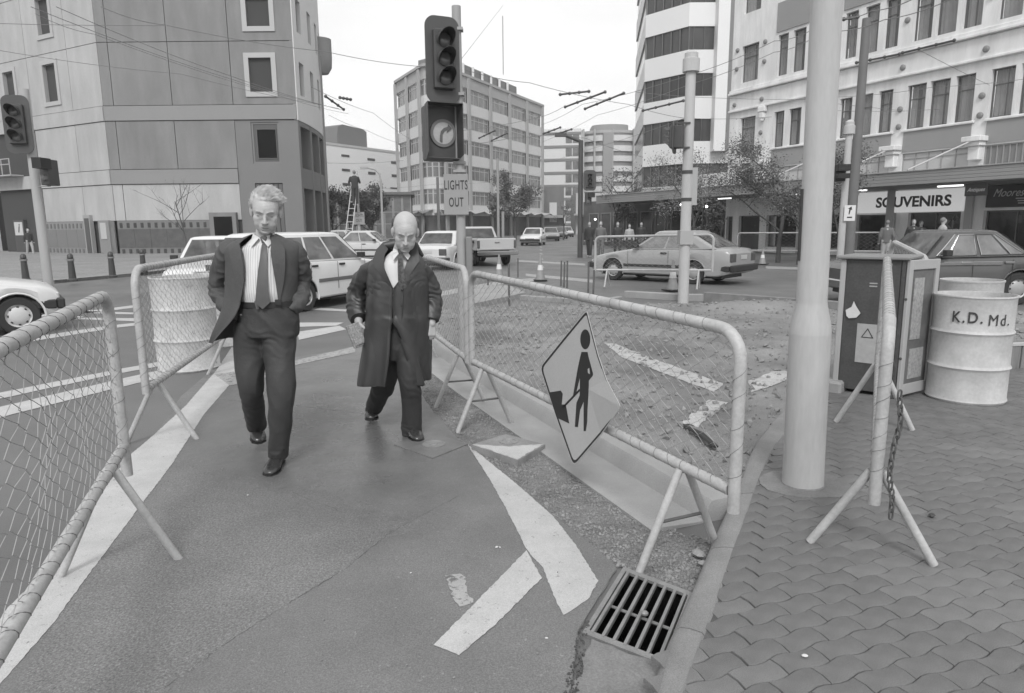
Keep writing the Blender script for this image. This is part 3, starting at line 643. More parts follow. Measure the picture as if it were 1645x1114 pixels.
# black border band as a ring between two outlines
b = MB(); o1 = [sgp(p[0], p[1], .0035) for p in dia(.985)]; o2 = [sgp(p[0], p[1], .0035) for p in dia(.945)]; n = len(o1)
b.add(o1 + o2, [(i, (i + 1) % n, n + (i + 1) % n, n + i) for i in range(n)]); b.build('border', m_blk, sgt)
zoomp = lambda L_: [(860 + x / 4.125, 490 + y / 4.125) for x, y in L_]
slabp(zoomp([(335 + 33 * math.cos(a * math.pi / 9), 228 + 66 * math.sin(a * math.pi / 9)) for a in range(18)]), .0032, .0012, 'figure_head', m_blk, sgt)
for nm, pl in (('figure_body', [(310, 312), (350, 312), (356, 345), (390, 465), (358, 502), (358, 560), (350, 690), (348, 838), (324, 836), (324, 640), (300, 700), (286, 810), (266, 808), (276, 650), (298, 600), (300, 480), (272, 590), (254, 600), (285, 420), (300, 350)]),
               ('shovel_blade', [(98, 580), (172, 568), (185, 590), (178, 660), (205, 660), (228, 786), (155, 752)]), ('shovel_handle', [(180, 678), (296, 556), (300, 570), (186, 690)])):
    slabp(zoomp(pl), .0032, .0010, nm, m_blk, sgt)
slabp(zoomp([(352, 425), (362, 418), (366, 458), (354, 452)]), .0045, .0006, 'arm_gap', m_sgn, sgt)
# ================================================================ BIG POLE
m_pole = M('pole_paint', .42, rough=.5, nz=.12, ns=3, fine=.05, fs=60, bump=.08, bs=40, stretch=(1, 1, .18), worn=(.22, .27, 7))
pl = thing('street_pole', 'thick pale painted pole with wider lower sleeve rising from the pavers', 'pole', (1.665, 3.73, .1)); pl.rotation_euler = (0, -.017, 0)
b = MB(); b.lathe([(.112, 0), (.111, .1), (.109, .88)], 40); b.build('base_sleeve', m_pole, pl, smooth='auto')
b = MB(); b.lathe([(.109, .88), (.105, .93), (.082, 1.035), (.0795, 1.06), (.0785, 1.5), (.070, 6.2), (.068, 6.4)], 40); b.build('shaft', m_pole, pl, smooth='auto')
b = MB(); b.box(-.088, -.077, -.012, .006, 1.28, 1.66); b.build('cable_cover', M('black_strip', .03, rough=.5), pl)
b = MB(); b.lathe([(.118, -.01), (.118, .006), (.113, .012)], 40); b.build('base_ring', m_concd, pl)
# ================================================================ TRAFFIC SIGNALS
m_sigd = M('signal_body', .055, rough=.45, nz=.1, ns=5); m_sigb = M('signal_board', .065, rough=.5, nz=.1, ns=3); m_lens = M('lens', .10, rough=.2, spec=.7); m_lensp = M('lens_pale', .38, rough=.35, nz=.1, ns=30)
m_gpole = M('signal_pole', .30, rough=.5, nz=.08, ns=4)
def rrect(w_, h_, r, n=5):
    o = []
    for cx_, cy_, a0 in ((w_ / 2 - r, h_ / 2 - r, 0), (-w_ / 2 + r, h_ / 2 - r, 90), (-w_ / 2 + r, -h_ / 2 + r, 180), (w_ / 2 - r, -h_ / 2 + r, 270)):
        for k in range(n + 1): a = math.radians(a0 + 90 * k / n); o.append((cx_ + r * math.cos(a), cy_ + r * math.sin(a)))
    return o
def front_prism(b, poly, y0, y1):
    """polygon in the x-z plane given thickness along y"""
    n = len(poly); vs = [(x, y0, z) for x, z in poly] + [(x, y1, z) for x, z in poly]
    b.add(vs, [tuple(range(n)), tuple(reversed(range(n, 2 * n)))] + [(i, n + i, n + (i + 1) % n, (i + 1) % n) for i in range(n)]); return b
def visor(b, z, r, L_, y=0, x=0):
    n = 16; vs = []; fs = []
    for i in range(n + 1):
        a = math.radians(-35 + 250 * i / n); l = L_ * (.38 + .62 * max(0, math.sin(a)) ** .7) if math.sin(a) > 0 else L_ * .38 * (1 + math.sin(a))
        for rr_, yy in ((r, 0), (r * 1.03, -l), (r * .97, -l), (r * .94, 0)): vs.append((x + rr_ * math.cos(a), y + yy, z + rr_ * math.sin(a)))
    for i in range(n):
        for k in range(4): a = i * 4 + k; c_ = i * 4 + (k + 1) % 4; fs.append((a, c_, c_ + 4, a + 4))
    b.add(vs, fs)
def signal3(parent, z0, w_, h_, rz, off=(0, 0), lit=False, board=True, r=None):
    """three-lamp head: backboard, housing, lenses and visors; local -Y is the face"""
    e = bpy.data.objects.new('signal_head', None); C.objects.link(e); e.parent = parent; e.location = (off[0], off[1], z0 + h_ / 2); e.rotation_euler = (0, 0, rz)
    # the head body itself is the mesh part; its pieces hang below it
    bd = MB(); front_prism(bd, rrect(w_, h_, w_ * .28, 6), 0, .02); body = bd.build('signal_board', m_sigb, parent, loc=e.location); body.rotation_euler = e.rotation_euler; bpy.data.objects.remove(e)
    hb = MB(); hb.bbox(-w_ * .30, w_ * .30, -.07, .17, -h_ * .34, h_ * .34, .012); hb.build('housing', m_sigd, body)
    r = r or h_ * .088
    for k in (1, 0, -1):
        z = k * h_ * .215; lb = MB(); lb.lathe([(r, 0), (r * .95, .012), (r * .6, .03), (0, .036)], 16, m=Matrix.Translation((0, -.07, z)) @ Matrix.Rotation(math.pi / 2, 4, 'X')); lb.build('lens', m_lens, body, smooth=True)
        vb = MB(); visor(vb, z, r * 1.12, .21 * h_ / .96, -.068); vb.build('visor', m_sigd, body, smooth='auto')
    return body
def pole(label, name, cat, x, y, z0, h_, r0, r1, mat, cap=0, group=None, n=16):
    t = thing(name, label, cat, (x, y, z0), 0, group); b = MB(); b.lathe([(r0, 0), (r1, h_)], n); b.build('pole_shaft', mat, t, smooth='auto')
    if cap: b = MB(); b.lathe([(r1 * 1.0, h_ - cap), (r1 * 1.7, h_ - cap), (r1 * 1.7, h_ - cap * .35), (r1 * 1.35, h_ - cap * .3), (r1 * 1.35, h_ - .02), (r1 * .6, h_ + .03), (0, h_ + .04)], n); b.build('pole_cap', mat, t, smooth='auto')
    return t
# central signal with LIGHTS OUT board
YS = 8.0; sp = P(742, 430, YS)
csg = pole('central traffic signal with a turn arrow box and a LIGHTS OUT board', 'traffic_signal', 'traffic light', sp.x, YS, 0, 3.95, .055, .05, m_gpole)
zt = P(712, 32, YS).z; zb = P(712, 170, YS).z
hx = P(712, 100, YS - .1).x - sp.x
signal3(csg, zb, .385, zt - zb, math.radians(24), (hx, -.14))
# arrow box: hooded lantern
az0, az1 = P(705, 260, YS).z, P(705, 172, YS).z; zc = (az0 + az1) / 2; hz = (az1 - az0) / 2
bx = P(710, 215, YS).x - sp.x; am = Matrix.Translation((bx, -.10, zc)) @ Matrix.Rotation(math.radians(24), 4, 'Z')
b = MB(); b.bbox(-.18, .18, 0, .14, -hz, hz, .015, am); hb = b.build('arrow_box', m_sigd, csg)
b = MB(); wv = .012
for q in (((-.18, 0, -hz), (-.21, -.20, -hz * .75), (-.21, -.20, hz), (-.18, 0, hz)), ((.18, 0, -hz), (.19, -.20, -hz * .82), (.19, -.20, hz), (.18, 0, hz)), ((-.18, 0, hz), (-.21, -.20, hz), (.19, -.20, hz), (.18, 0, hz)), ((-.18, 0, -hz), (-.20, -.10, -hz * .9), (.185, -.10, -hz * .93), (.18, 0, -hz))):
    p = [am @ Vector(v) for v in q]; nn = (p[1] - p[0]).cross(p[2] - p[0]).normalized() * .004; b.add([v + nn for v in p] + [v - nn for v in p], [(0, 1, 2, 3), (7, 6, 5, 4), (0, 4, 5, 1), (1, 5, 6, 2), (2, 6, 7, 3), (3, 7, 4, 0)])
b.build('hood', m_sigd, hb)
dm = am @ Matrix.Translation((.02, -.012, 0)) @ Matrix.Rotation(math.pi / 2, 4, 'X')
b = MB(); b.lathe([(.150, 0), (.150, .006), (.118, .008)], 32, m=dm, cap=False); b.build('arrow_ring', M('ring_grey', .16, rough=.4), hb)
b = MB(); b.lathe([(.120, .004), (0, .009)], 32, m=dm, cap=False); b.build('arrow_disc', m_lensp, hb)
b = MB(); front_prism(b, [(-.045, -.09), (-.015, -.10), (-.012, -.02), (.015, .02), (.045, .035), (.035, .0), (.10, .055), (.055, .10), (.05, .07), (.005, .055), (-.03, .02), (-.042, -.03)], -.026, -.022); o = b.build('arrow', M('arrow_grey', .10, rough=.4), hb); o.data.transform(am @ Matrix.Translation((.02, 0, 0)))
# board
s0, s1 = P(712, 280, YS - .08), P(753, 345, YS - .08)
b = MB(); b.bbox(s0.x - sp.x, s1.x - sp.x, -.085, -.080, s1.z, s0.z, .0015); pb = b.build('notice_plate', M('plate_grey', .27, rough=.5, nz=.05, ns=5), csg)
cxm = (s0.x + s1.x) / 2 - sp.x; zh = s0.z - s1.z
lettering('LIGHTS', .145, m_blk, pb, Matrix.Translation((cxm, -.087, s1.z + zh * .72)) @ RX90, depth=.001, sx=.52, bold=.001, space=1.12)
lettering('OUT', .145, m_blk, pb, Matrix.Translation((cxm, -.087, s1.z + zh * .30)) @ RX90, depth=.001, sx=.52, bold=.001, space=1.1)
for z in (s0.z + .02, az0 - .03, zb + .1, zt - .12): b = MB(); b.box(-.07, .07, -.07, .05, z, z + .03); b.build('bracket', m_gpole, csg)
b = MB(); b.bbox(.052, .125, -.06, .05, .52 + .35, 1.46, .012); b.build('push_button_box', M('button_box', .20, rough=.4), csg, smooth=False)
# left signal
lp = P(66, 350, 13.0); lx = lp.x
lsg = pole('traffic signal at the left edge, pole in front of the plaza bollards', 'traffic_signal', 'traffic light', lx - .02, 13.0, 0, 4.1, .085, .08, M('signal_pole_pale', .36, rough=.5, nz=.05, ns=3))
zt, zb = P(36, 152, 13).z, P(36, 252, 13).z; signal3(lsg, zb + .04, .45, zt - zb - .08, math.radians(12), (P(40, 200, 13).x - lx, -.18))
b = MB(); b.box(P(36, 200, 13).x - lx, 0, -.05, .0, zb + .05, zb + .09); b.build('bracket', m_gpole, lsg)
def ped(parent, px0, py0, px1, py1, Y, ox, flip=False, glyph=True):
    a, c_ = P(px0, py0, Y), P(px1, py1, Y); x0, x1 = a.x - ox, c_.x - ox; z0, z1 = c_.z, a.z; wd = x1 - x0; xm = (x0 + x1) / 2
    b = MB(); b.bbox(x0 + wd * .1, x1 - wd * .2, -.3, .0, z0, z1, .01); h_ = b.build('crossing_lamp', m_sigd, parent)
    b = MB(); zm = (z0 + z1) / 2
    b.box(xm - wd * .1, x1 + wd * .1, -.58, -.3, zm + (z1 - z0) * .1, z1); b.build('hood', M('hood_black', .015, rough=.5), h_)
    b = MB(); b.lathe([(wd * .26, 0), (wd * .2, .03), (0, .035)], 14, m=Matrix.Translation((xm - wd * .04, -.30, z0 + (z1 - z0) * .27)) @ Matrix.Rotation(math.pi / 2, 4, 'X')); b.build('lens', m_lens, h_)
ped(lsg, 78, 258, 103, 299, 13, lx)
b = MB(); b.tube([(0, 0, P(66, 258, 13).z), (P(78, 264, 13).x - lx + .1, -.15, P(66, 262, 13).z)], .015, 6); b.tube([(0, 0, P(66, 300, 13).z), (P(82, 297, 13).x - lx + .1, -.15, P(66, 300, 13).z)], .012, 6); b.build('lamp_arm', m_gpole, lsg)
# pole in the roadworks with cap and side signal
rp = Vector((3.49, 13.84)); 
mpole = pole('slim pale pole with ringed cap and side facing signal beside the grey hatchback', 'traffic_signal', 'traffic light', rp.x, rp.y, 0, P(1107, 84, 13.84).z, .11, .095, m_pole, cap=.36)
zt, zb = P(1083, 196, 13.84).z, P(1083, 248, 13.84).z
body = signal3(mpole, zb, .42, zt - zb, math.radians(-112), (P(1081, 220, 13.84).x - rp.x, -.1))
for z in (zb + .1, zt - .05): b = MB(); b.box(-.34, .0, -.12, -.08, z, z + .03); b.build('bracket', m_sigd, mpole)
for z in (P(1100, 280, 13.84).z, P(1100, 324, 13.84).z): b = MB(); b.lathe([(.108, z), (.108, z + .07)], 14); b.build('band', m_sigd, mpole)
b = MB(); b.box(.0, .19, -.06, .06, P(1100, 330, 13.84).z, P(1100, 270, 13.84).z); b.build('cable_cover', M('pale_box', .33, rough=.5), mpole)
b = MB(); b.box(-.13, .13, -.13, .13, 1.18, 1.45) ; b.build('junction_box', M('pale_box', .33, rough=.5), mpole)
# far signal on a dark lamp pole, with an arm
fp_ = P(932, 380, 34.0)
fl = pole('dark lamp post with a bent arm and two hanging signals in the middle distance', 'lamp_post', 'lamp post', fp_.x, 34, 0, P(926, 226, 34).z, .13, .11, M('dark_pole', .06, rough=.5))
zt_ = P(926, 226, 34).z; b = MB(); b.tube([(0, 0, zt_ - .05), (-.75, 0, zt_ + .25)], .08, 8); b.box(-1.25, -.7, -.12, .12, zt_ + .18, zt_ + .34); b.build('lamp_arm', M('dark_pole', .06), fl)
z1_, z0_ = P(938, 274, 34).z, P(938, 307, 34).z; signal3(fl, z0_, .62, z1_ - z0_, 0, (.42, -.2))
ped(fl, 938, 310, 952, 330, 34, fp_.x)
# tall dark pole and slim pale pole right of the big pole
dk = P(1372, 300, 20.0)
tp = pole('tall dark trolley wire pole rising right of the thick pale pole', 'wire_pole', 'pole', dk.x, 20, 0, P(1385, 30, 20).z, .14, .11, M('brown_pole', .13, rough=.55, nz=.1, ns=3))
zz = P(1380, 100, 20).z
wp = P(1358, 300, 17.0)
sp2 = pole('slim pale pole with collar cap and small white arrow notice', 'sign_pole', 'pole', wp.x, 17, 0, P(1363, 195, 17).z, .085, .075, m_pole, cap=.3)
a, c_ = P(1358, 330, 16.85), P(1374, 355, 16.85)
b = MB(); b.box(a.x - wp.x, c_.x - wp.x, -.13, -.12, c_.z, a.z); pb = b.build('notice_plate', M('white_plate', .62, rough=.4), sp2)
xm = (a.x + c_.x) / 2 - wp.x; b = MB(); front_prism(b, [(xm - .03, c_.z + .16), (xm - .01, c_.z + .15), (xm + .02, a.z - .1), (xm + .05, a.z - .12), (xm + .03, a.z - .03), (xm - .05, a.z - .08), (xm - .02, a.z - .09)], -.134, -.131); b.box(xm - .06, xm + .06, -.134, -.131, c_.z + .07, c_.z + .10); b.build('arrow', m_blk, pb)
a, c_ = P(1337, 266, 17), P(1352, 292, 17); b = MB(); b.bbox(a.x - wp.x, c_.x - wp.x, -.2, .05, c_.z, a.z, .01); sb = b.build('crossing_lamp', M('hood_black', .015), sp2)
b = MB(); b.box(a.x - wp.x - .0, c_.x - wp.x + .03, -.36, -.2, (a.z + c_.z) / 2 + .04, a.z); b.box(a.x - wp.x, c_.x - wp.x + .03, -.36, -.2, c_.z + .06, (a.z + c_.z) / 2 - .02); b.build('hood', M('hood_black', .015), sb)
# thin poles by the centre block and left building
for lab, px, py0, Y, r, mt in (('thin dark pole rising against the sky at the right corner of the pale corner building', 522, 90, 40, .06, .12), ('thin pole in front of the corner office block, left of the LIGHTS OUT board', 704, 285, 60, .12, .16),
        ('pale pole in front of the middle of the office block with a slanting lamp arm', 800, 255, 55, .1, .3), ('short pale pole under the trees before the office block', 808, 340, 62, .12, .3)):
    q = P(px, py0, Y); b2 = P(px, 380, Y); pole(lab, 'lamp_post', 'pole', (q.x + b2.x) / 2, Y, 0, q.z, r * 1.1, r, M('thin_pole_%s' % mt, mt, rough=.5), n=8)
sl = P(612, 300, 46); st = pole('curved street lamp behind the worker on the ladder', 'street_lamp', 'street lamp', sl.x, 46, 0, P(612, 290, 46).z, .09, .07, M('lamp_grey', .33, rough=.5), n=8)
zt_ = P(612, 290, 46).z; b = MB(); b.tube([(0, 0, zt_), (-.05, 0, zt_ + .4), (-.35, 0, zt_ + .7), (-.8, 0, zt_ + .8)], .06, 8); b.box(-1.3, -.8, -.1, .1, zt_ + .74, zt_ + .86); b.build('lamp_arm', M('lamp_grey', .33), st)
# ================================================================ CABINET, DRUMS, SMALL THINGS
m_cabd = M('cabinet_dark', .06, rough=.45, nz=.25, ns=6, fine=.2, fs=60); m_cabl = M('cabinet_pale', .36, rough=.45, nz=.06, ns=5)
c0 = Vector((2.87, 5.97)); c1 = Vector((3.25, 5.64)); ux = (c1 - c0).normalized(); ang = math.atan2(ux.y, ux.x); W_ = (c1 - c0).length
cb = thing('control_cabinet', 'dark metal cabinet with pale edges and its side door standing open, papers taped on it', 'cabinet', (c0.x, c0.y, .1), ang)
b = MB(); b.bbox(.045, W_ - .03, .0, .48, .03, 1.17, .006); b.build('body', m_cabd, cb)
b = MB(); b.bbox(0, .045, -.01, .49, .0, 1.17, .006); b.build('corner_post', m_cabl, cb); b = MB(); b.bbox(W_ - .03, W_, -.01, .49, .0, 1.17, .005); b.build('corner_post', m_cabd, cb)
b = MB(); b.bbox(-.03, W_ + .03, -.04, .52, 1.17, 1.20, .008); b.build('top', M('cab_top', .20, rough=.5), cb)
b = MB(); b.bbox(-.08, .10, -.10, .1, -.02, .10, .02); b.build('plinth', m_conc, cb)
dmx = Matrix.Translation((W_ + .005, -.0, 0)) @ Matrix.Rotation(math.radians(72), 4, 'Z')
b = MB(); b.bbox(0, .055, -.03, 0, .03, 1.17, .004, dmx); b.bbox(.40, .455, -.03, 0, .03, 1.17, .004, dmx); b.bbox(.055, .40, -.03, 0, 1.09, 1.17, .003, dmx); b.bbox(.055, .40, -.03, 0, .03, .12, .003, dmx); dr = b.build('door', m_cabl, cb)
b = MB(); b.box(.055, .40, -.015, -.004, .12, 1.09, dmx); b.build('door_inner_panel', M('door_inner', .12, rough=.6, nz=.3, ns=8), dr)
b = MB(); b.box(.1, .25, -.022, -.016, .5, 1.02, dmx); b.box(.12, .33, -.020, -.016, .16, .42, dmx); b.build('wiring_chart', M('chart', .3, rough=.6, nz=.35, ns=40), dr)
m_paper = M('paper', .55, rough=.8, nz=.08, ns=20)
b = MB(); b.box(.17, .34, -.004, -.001, .28, .62); pp = b.build('taped_notice', M('old_paper', .33, rough=.8, nz=.1, ns=20), cb)
b = MB(); b.add([(.205, -.006, .50), (.305, -.006, .50), (.255, -.006, .585), (.217, -.006, .507), (.293, -.006, .507), (.255, -.006, .572)], [(0, 1, 4, 3), (1, 2, 5, 4), (2, 0, 3, 5)]); b.build('warning_triangle', m_blk, pp)
b = MB(); b.box(.34, .40, -.004, -.001, 1.0, 1.14); b.build('label_plate', m_paper, cb)
b = MB(); b.prism([(0, 0), (.06, .01), (.09, .05), (.05, .11), (.03, .15), (.015, .1), (-.03, .07), (-.02, .02)], 0, .006, Matrix.Translation((.10, -.012, .66)) @ RX90); b.build('torn_paper', m_paper, cb)
b = MB(); b.box(.24, .30, -.004, -.001, .965, .975); b.box(.24, .30, -.004, -.001, .94, .95); b.build('vent_slot', m_cabl, cb)
for z in (.35, .85): b = MB(); b.lathe([(.012, 0), (.012, .01), (0, .012)], 8, m=Matrix.Translation((W_ + .02, .0, z)) @ RX90); b.build('hinge', m_cabd, cb)
bl = MB(); bl.ball((3.55, 6.05, .14), (.09, .09, .04), 12, 6); tag(bl.build('black_bag', M('black_plastic', .015, rough=.35)), 'small black bundle on the ground between the cabinet and its open door', 'bundle')
b = MB(); rr = random.Random(5)
for k in range(7):
    pts = []; cx_, cy_ = 3.72 + rr.uniform(-.08, .15), 6.0 + rr.uniform(-.1, .2); r0 = rr.uniform(.05, .13)
    for i in range(14): a = i * .5; pts.append((cx_ + r0 * math.cos(a), cy_ + r0 * math.sin(a) * .7, .115 + rr.uniform(0, .05)))
    b.tube(pts, .006, 4, cap=False)
tag(b.build('cable_coil', M('cable_pale', .33, rough=.6)), 'loose pale coil of cable lying between the cabinet and the stencilled drum', 'cable')
m_drum = M('drum_paint', .46, rough=.6, nz=.2, ns=4, fine=.07, fs=40, bump=.2, bs=14, worn=(.2, .30, 11))
m_drumw = M('drum_worn', .46, rough=.65, nz=.2, ns=6, fine=.12, fs=50, bump=.25, bs=18, worn=(.13, .37, 16))
def drum(label, x, y, z0, mat, h_=.88, r=.295, squash=0, group='steel drums', rust=False):
    t = thing('steel_drum', label, 'drum', (x, y, z0), 0, group); k = h_ / .88
    prof = [(r * .97, .0), (r, .012), (r * 1.01, .02), (r * .985, .035), (r * .985, .27 * k), (r * 1.0, .28 * k), (r * 1.03, .295 * k), (r * 1.0, .31 * k), (r * .985, .32 * k), (r * .985, .56 * k), (r, .57 * k), (r * 1.03, .585 * k), (r, .60 * k), (r * .985, .61 * k), (r * .985, .86 * k), (r, .868 * k), (r * 1.015, .875 * k), (r * 1.01, .886 * k), (r * .975, .886 * k), (r * .97, .87 * k), (r * .965, .6 * k), (r * .96, .03), (0, .03)]
    b = MB(); b.lathe(prof, 48)
    if squash:
        vv = []
        for v in b.v:
            a = math.atan2(v[1], v[0]); q = 1 + squash * .03 * mnoise.noise(Vector((math.cos(a) * 2, math.sin(a) * 2, v[2] * 3 + 4))); vv.append((v[0] * q, v[1] * q, v[2] + squash * .012 * mnoise.noise(Vector((v[0] * 4, v[1] * 4, 1))) * (v[2] > .8)))
        b.v = vv
    b.build('drum_shell', mat, t, smooth='auto'); return t
dr1 = drum('pale steel drum stencilled K.D. on its front, nearest on the right', 3.86, 5.66, .1, m_drum, squash=.6)
def wrap(me, R_, ang0, cz):
    for v in me.vertices:
        a = ang0 + v.co.x / R_; rr_ = R_ + v.co.y * -1; v.co = Vector((rr_ * math.sin(a), -rr_ * math.cos(a), cz + v.co.z))
def stencil(txt, size, R_, ang, cz, parent, sx=.8, mat=None):
    me = textmesh(txt, size, depth=.0004, sx=sx, bold=0.0 if 'M' in txt else .002, space=1.25); bm = bmesh.new(); bm.from_mesh(me); bmesh.ops.subdivide_edges(bm, edges=[e for e in bm.edges if e.calc_length() > .04], cuts=1); bm.to_mesh(me); bm.free(); me.transform(RX90); wrap(me, R_ + .003, ang, cz); me.materials.clear(); me.materials.append(mat or m_blk2); return obj('lettering', me, parent)
m_blk2 = M('stencil_ink', .04, rough=.7, nz=.3, ns=20, worn=(.3, .36, 40))
stencil('K.D.', .125, .295, math.radians(-42), .715, dr1); stencil('Md.', .13, .295, math.radians(3), .70, dr1)
b = MB(); drum('pale drum mostly hidden behind the stencilled drum', 4.62, 6.85, .0, m_drum, h_=1.0, r=.275)
drum('scabby pale steel drum behind the tall rounded barrier on the left', -3.72, 7.72, 0, m_drumw, h_=1.05, r=.335, squash=1)
drum('second pale drum half hidden behind the scabby left drum and the suited man', -3.98, 9.3, 0, m_drumw, h_=1.0, r=.3, squash=1)
# cones
m_cone = M('cone', .24, rough=.5, nz=.1, ns=10); m_coneb = M('cone_band', .6, rough=.4)
def cone(x, y, label, h_=.72):
    t = thing('traffic_cone', label, 'traffic cone', (x, y, 0.02), random.uniform(0, 1), 'traffic cones in the roadworks'); b = MB(); b.bbox(-.19, .19, -.19, .19, 0, .035, .008); b.build('cone_base', m_blk, t)
    b = MB(); b.lathe([(.14, .035), (.085, h_ * .42)], 18, cap=False); b.lathe([(.06, h_ * .62), (.025, h_), (.015, h_ + .01), (0, h_ + .01)], 18, cap=False); b.build('cone_shell', m_cone, t, smooth='auto'); b = MB(); b.lathe([(.086, h_ * .42), (.061, h_ * .62)], 18, cap=False); b.build('cone_band', m_coneb, t, smooth='auto')
cone(.834, 19.7, 'traffic cone standing alone left of the three steel stakes'); cone(3.85, 16.3, 'traffic cone in front of the pale hatchback rear wheel'); cone(-.36, 20.3, 'traffic cone behind the pickup and the long barrier'); 
cone(9.7, 26.5, 'small cone near the low barrier by the shops', .6)
m_stake = M('steel_stake', .10, rough=.7, nz=.3, ns=15)
for k, (px, pyb, pyt) in enumerate(((818, 492, 424), (832, 446, 415), (901, 460, 419), (906, 462, 421), (911, 463, 419), (945, 472, 421), (953, 474, 434), (784, 462, 440))):
    g = G(px, pyb); hh = P(px, pyt, g.y).z; b = MB(); b.tube([(0, 0, -.1), (0, 0, hh)], .022, 6); o = b.build('steel_stake', m_stake, loc=g); o.rotation_euler = (random.uniform(-.03, .03), random.uniform(-.03, .03), 0)
    tag(o, ['lone steel stake nearest the long barrier, tallest in the picture', 'thin stake behind and right of the pickup bumper', 'left stake of the tight group of three', 'middle stake of the tight group of three', 'right stake of the tight group of three', 'dark stake at the front corner of the grey hatchback', 'stake just right of the hatchback corner stake', 'short stake left of the long barrier stakes'][k], 'stake', 'steel stakes in the roadworks')
# bollards
m_bol = M('bollard_iron', .045, rough=.45)
def bollard(x, y, label):
    t = thing('bollard', label, 'bollard', (x, y, .1), 0, 'bollards on the plaza edge'); b = MB(); b.lathe([(.135, 0), (.135, .05), (.10, .09), (.078, .60), (.10, .62), (.10, .65), (.07, .67)], 16); b.build('bollard_post', m_bol, t, smooth='auto'); b = MB(); b.lathe([(.07, .67), (.085, .68), (.075, .76), (.04, .80), (0, .81)], 16); b.build('bollard_cap', m_bol, t, smooth='auto'); b = MB(); b.lathe([(.081, .585), (.102, .61), (.102, .64)], 16, cap=False); b.build('pale_ring', m_conc, t)
for k, (px, py) in enumerate(((42, 452), (117, 452), (181, 446), (231, 438))):
    g = G(px, py, .1); bollard(g.x, g.y, ['black bollard at far left just above the white car bonnet', 'black bollard second from left on the plaza kerb', 'black bollard third from left on the plaza kerb', 'black bollard nearest the tall rounded barrier, fourth on the plaza kerb'][k])
# litter on path and pavers
for k, (px, py, z, s_) in enumerate(((1293, 1055, .104, .012), (798, 880, .013, .010), (803, 880, .013, .007), (878, 1026, .013, .007), (1497, 830, .103, .024), (1122, 893, .03, .04), (1131, 908, .03, .03), (660, 921, .013, .006), (398, 796, .02, .008))):
    g = G(px, py, z); b = MB(); b.ball((0, 0, s_ * .3), (s_, s_ * .7, s_ * .35), 7, 4); o = b.build('litter', [m_paper, m_paper, m_paper, m_paper, M('dark_clod', .05), m_conc, m_conc, m_paper, m_paper][k], loc=g); o.rotation_euler = (0, 0, k)
    tag(o, ['bright white scrap lying alone on the foreground pavers', 'white fleck left of its pair on the path above the painted bar', 'white fleck right of its pair on the path above the painted bar', 'white scrap on the path left of the drain', 'dark clod beside the right foot of the end-on barrier', 'lump of broken concrete behind the barrier leg near the drain', 'smaller lump of broken concrete near the drain kerb', 'tiny pale chip on the path left of the short painted dash', 'pale chip on the wet path below the suited man'][k], 'litter')
# ================================================================ BUILDINGS
m_pale = M('render_pale', .66, rough=.8, nz=.20, ns=1.6, stretch=(1, 1, .22), fine=.03, fs=8, bump=.06, bs=20)
m_beige = M('panel_beige', .38, rough=.8, nz=.18, ns=.9, stretch=(1, 1, .25), fine=.04, fs=30)
m_beiged = M('panel_mid', .195, rough=.8, nz=.2, ns=.9, stretch=(1, 1, .25), fine=.04, fs=30)
m_beigeb = M('band_mid', .235, rough=.8, nz=.05, ns=.3, fine=.04, fs=30)
m_frame = M('window_frame', .30, rough=.5); m_framed = M('window_frame_dark', .10, rough=.5); m_framew = M('window_frame_white', .6, rough=.5)
m_glass = M('window_glass', .10, rough=.08, spec=.9, nz=.3, ns=.8); m_glassd = M('window_dark', .010, rough=.3, spec=.03)
m_glasst = M('window_clear', .22, rough=.05, spec=.8, nz=.3, ns=.6, trans=.55)
m_curt = M('curtain', .46, rough=.9, nz=.2, ns=1.5); m_room = M('room_dark', .12, rough=.9)
def grid_wall(b, x0, x1, z0, z1, holes, y, o, depth):
    """front skin of a wall with openings and their reveals; o = outward sign along local y"""
    xs = sorted({x0, x1, *[h[0] for h in holes], *[h[1] for h in holes]}); zs = sorted({z0, z1, *[h[2] for h in holes], *[h[3] for h in holes]})
    xs = [x for x in xs if x0 <= x <= x1]; zs = [z for z in zs if z0 <= z <= z1]
    for a, c_ in zip(xs[:-1], xs[1:]):
        for d, e in zip(zs[:-1], zs[1:]):
            mx_, mz_ = (a + c_) / 2, (d + e) / 2
            if any(h[0] < mx_ < h[1] and h[2] < mz_ < h[3] for h in holes): continue
            b.add([(a, y, d), (c_, y, d), (c_, y, e), (a, y, e)], [(0, 1, 2, 3) if o < 0 else (3, 2, 1, 0)])
    for h in holes:
        y2 = y - o * depth
        b.add([(h[0], y, h[2]), (h[1], y, h[2]), (h[1], y, h[3]), (h[0], y, h[3]), (h[0], y2, h[2]), (h[1], y2, h[2]), (h[1], y2, h[3]), (h[0], y2, h[3])], [(0, 4, 5, 1), (1, 5, 6, 2), (2, 6, 7, 3), (3, 7, 4, 0)])
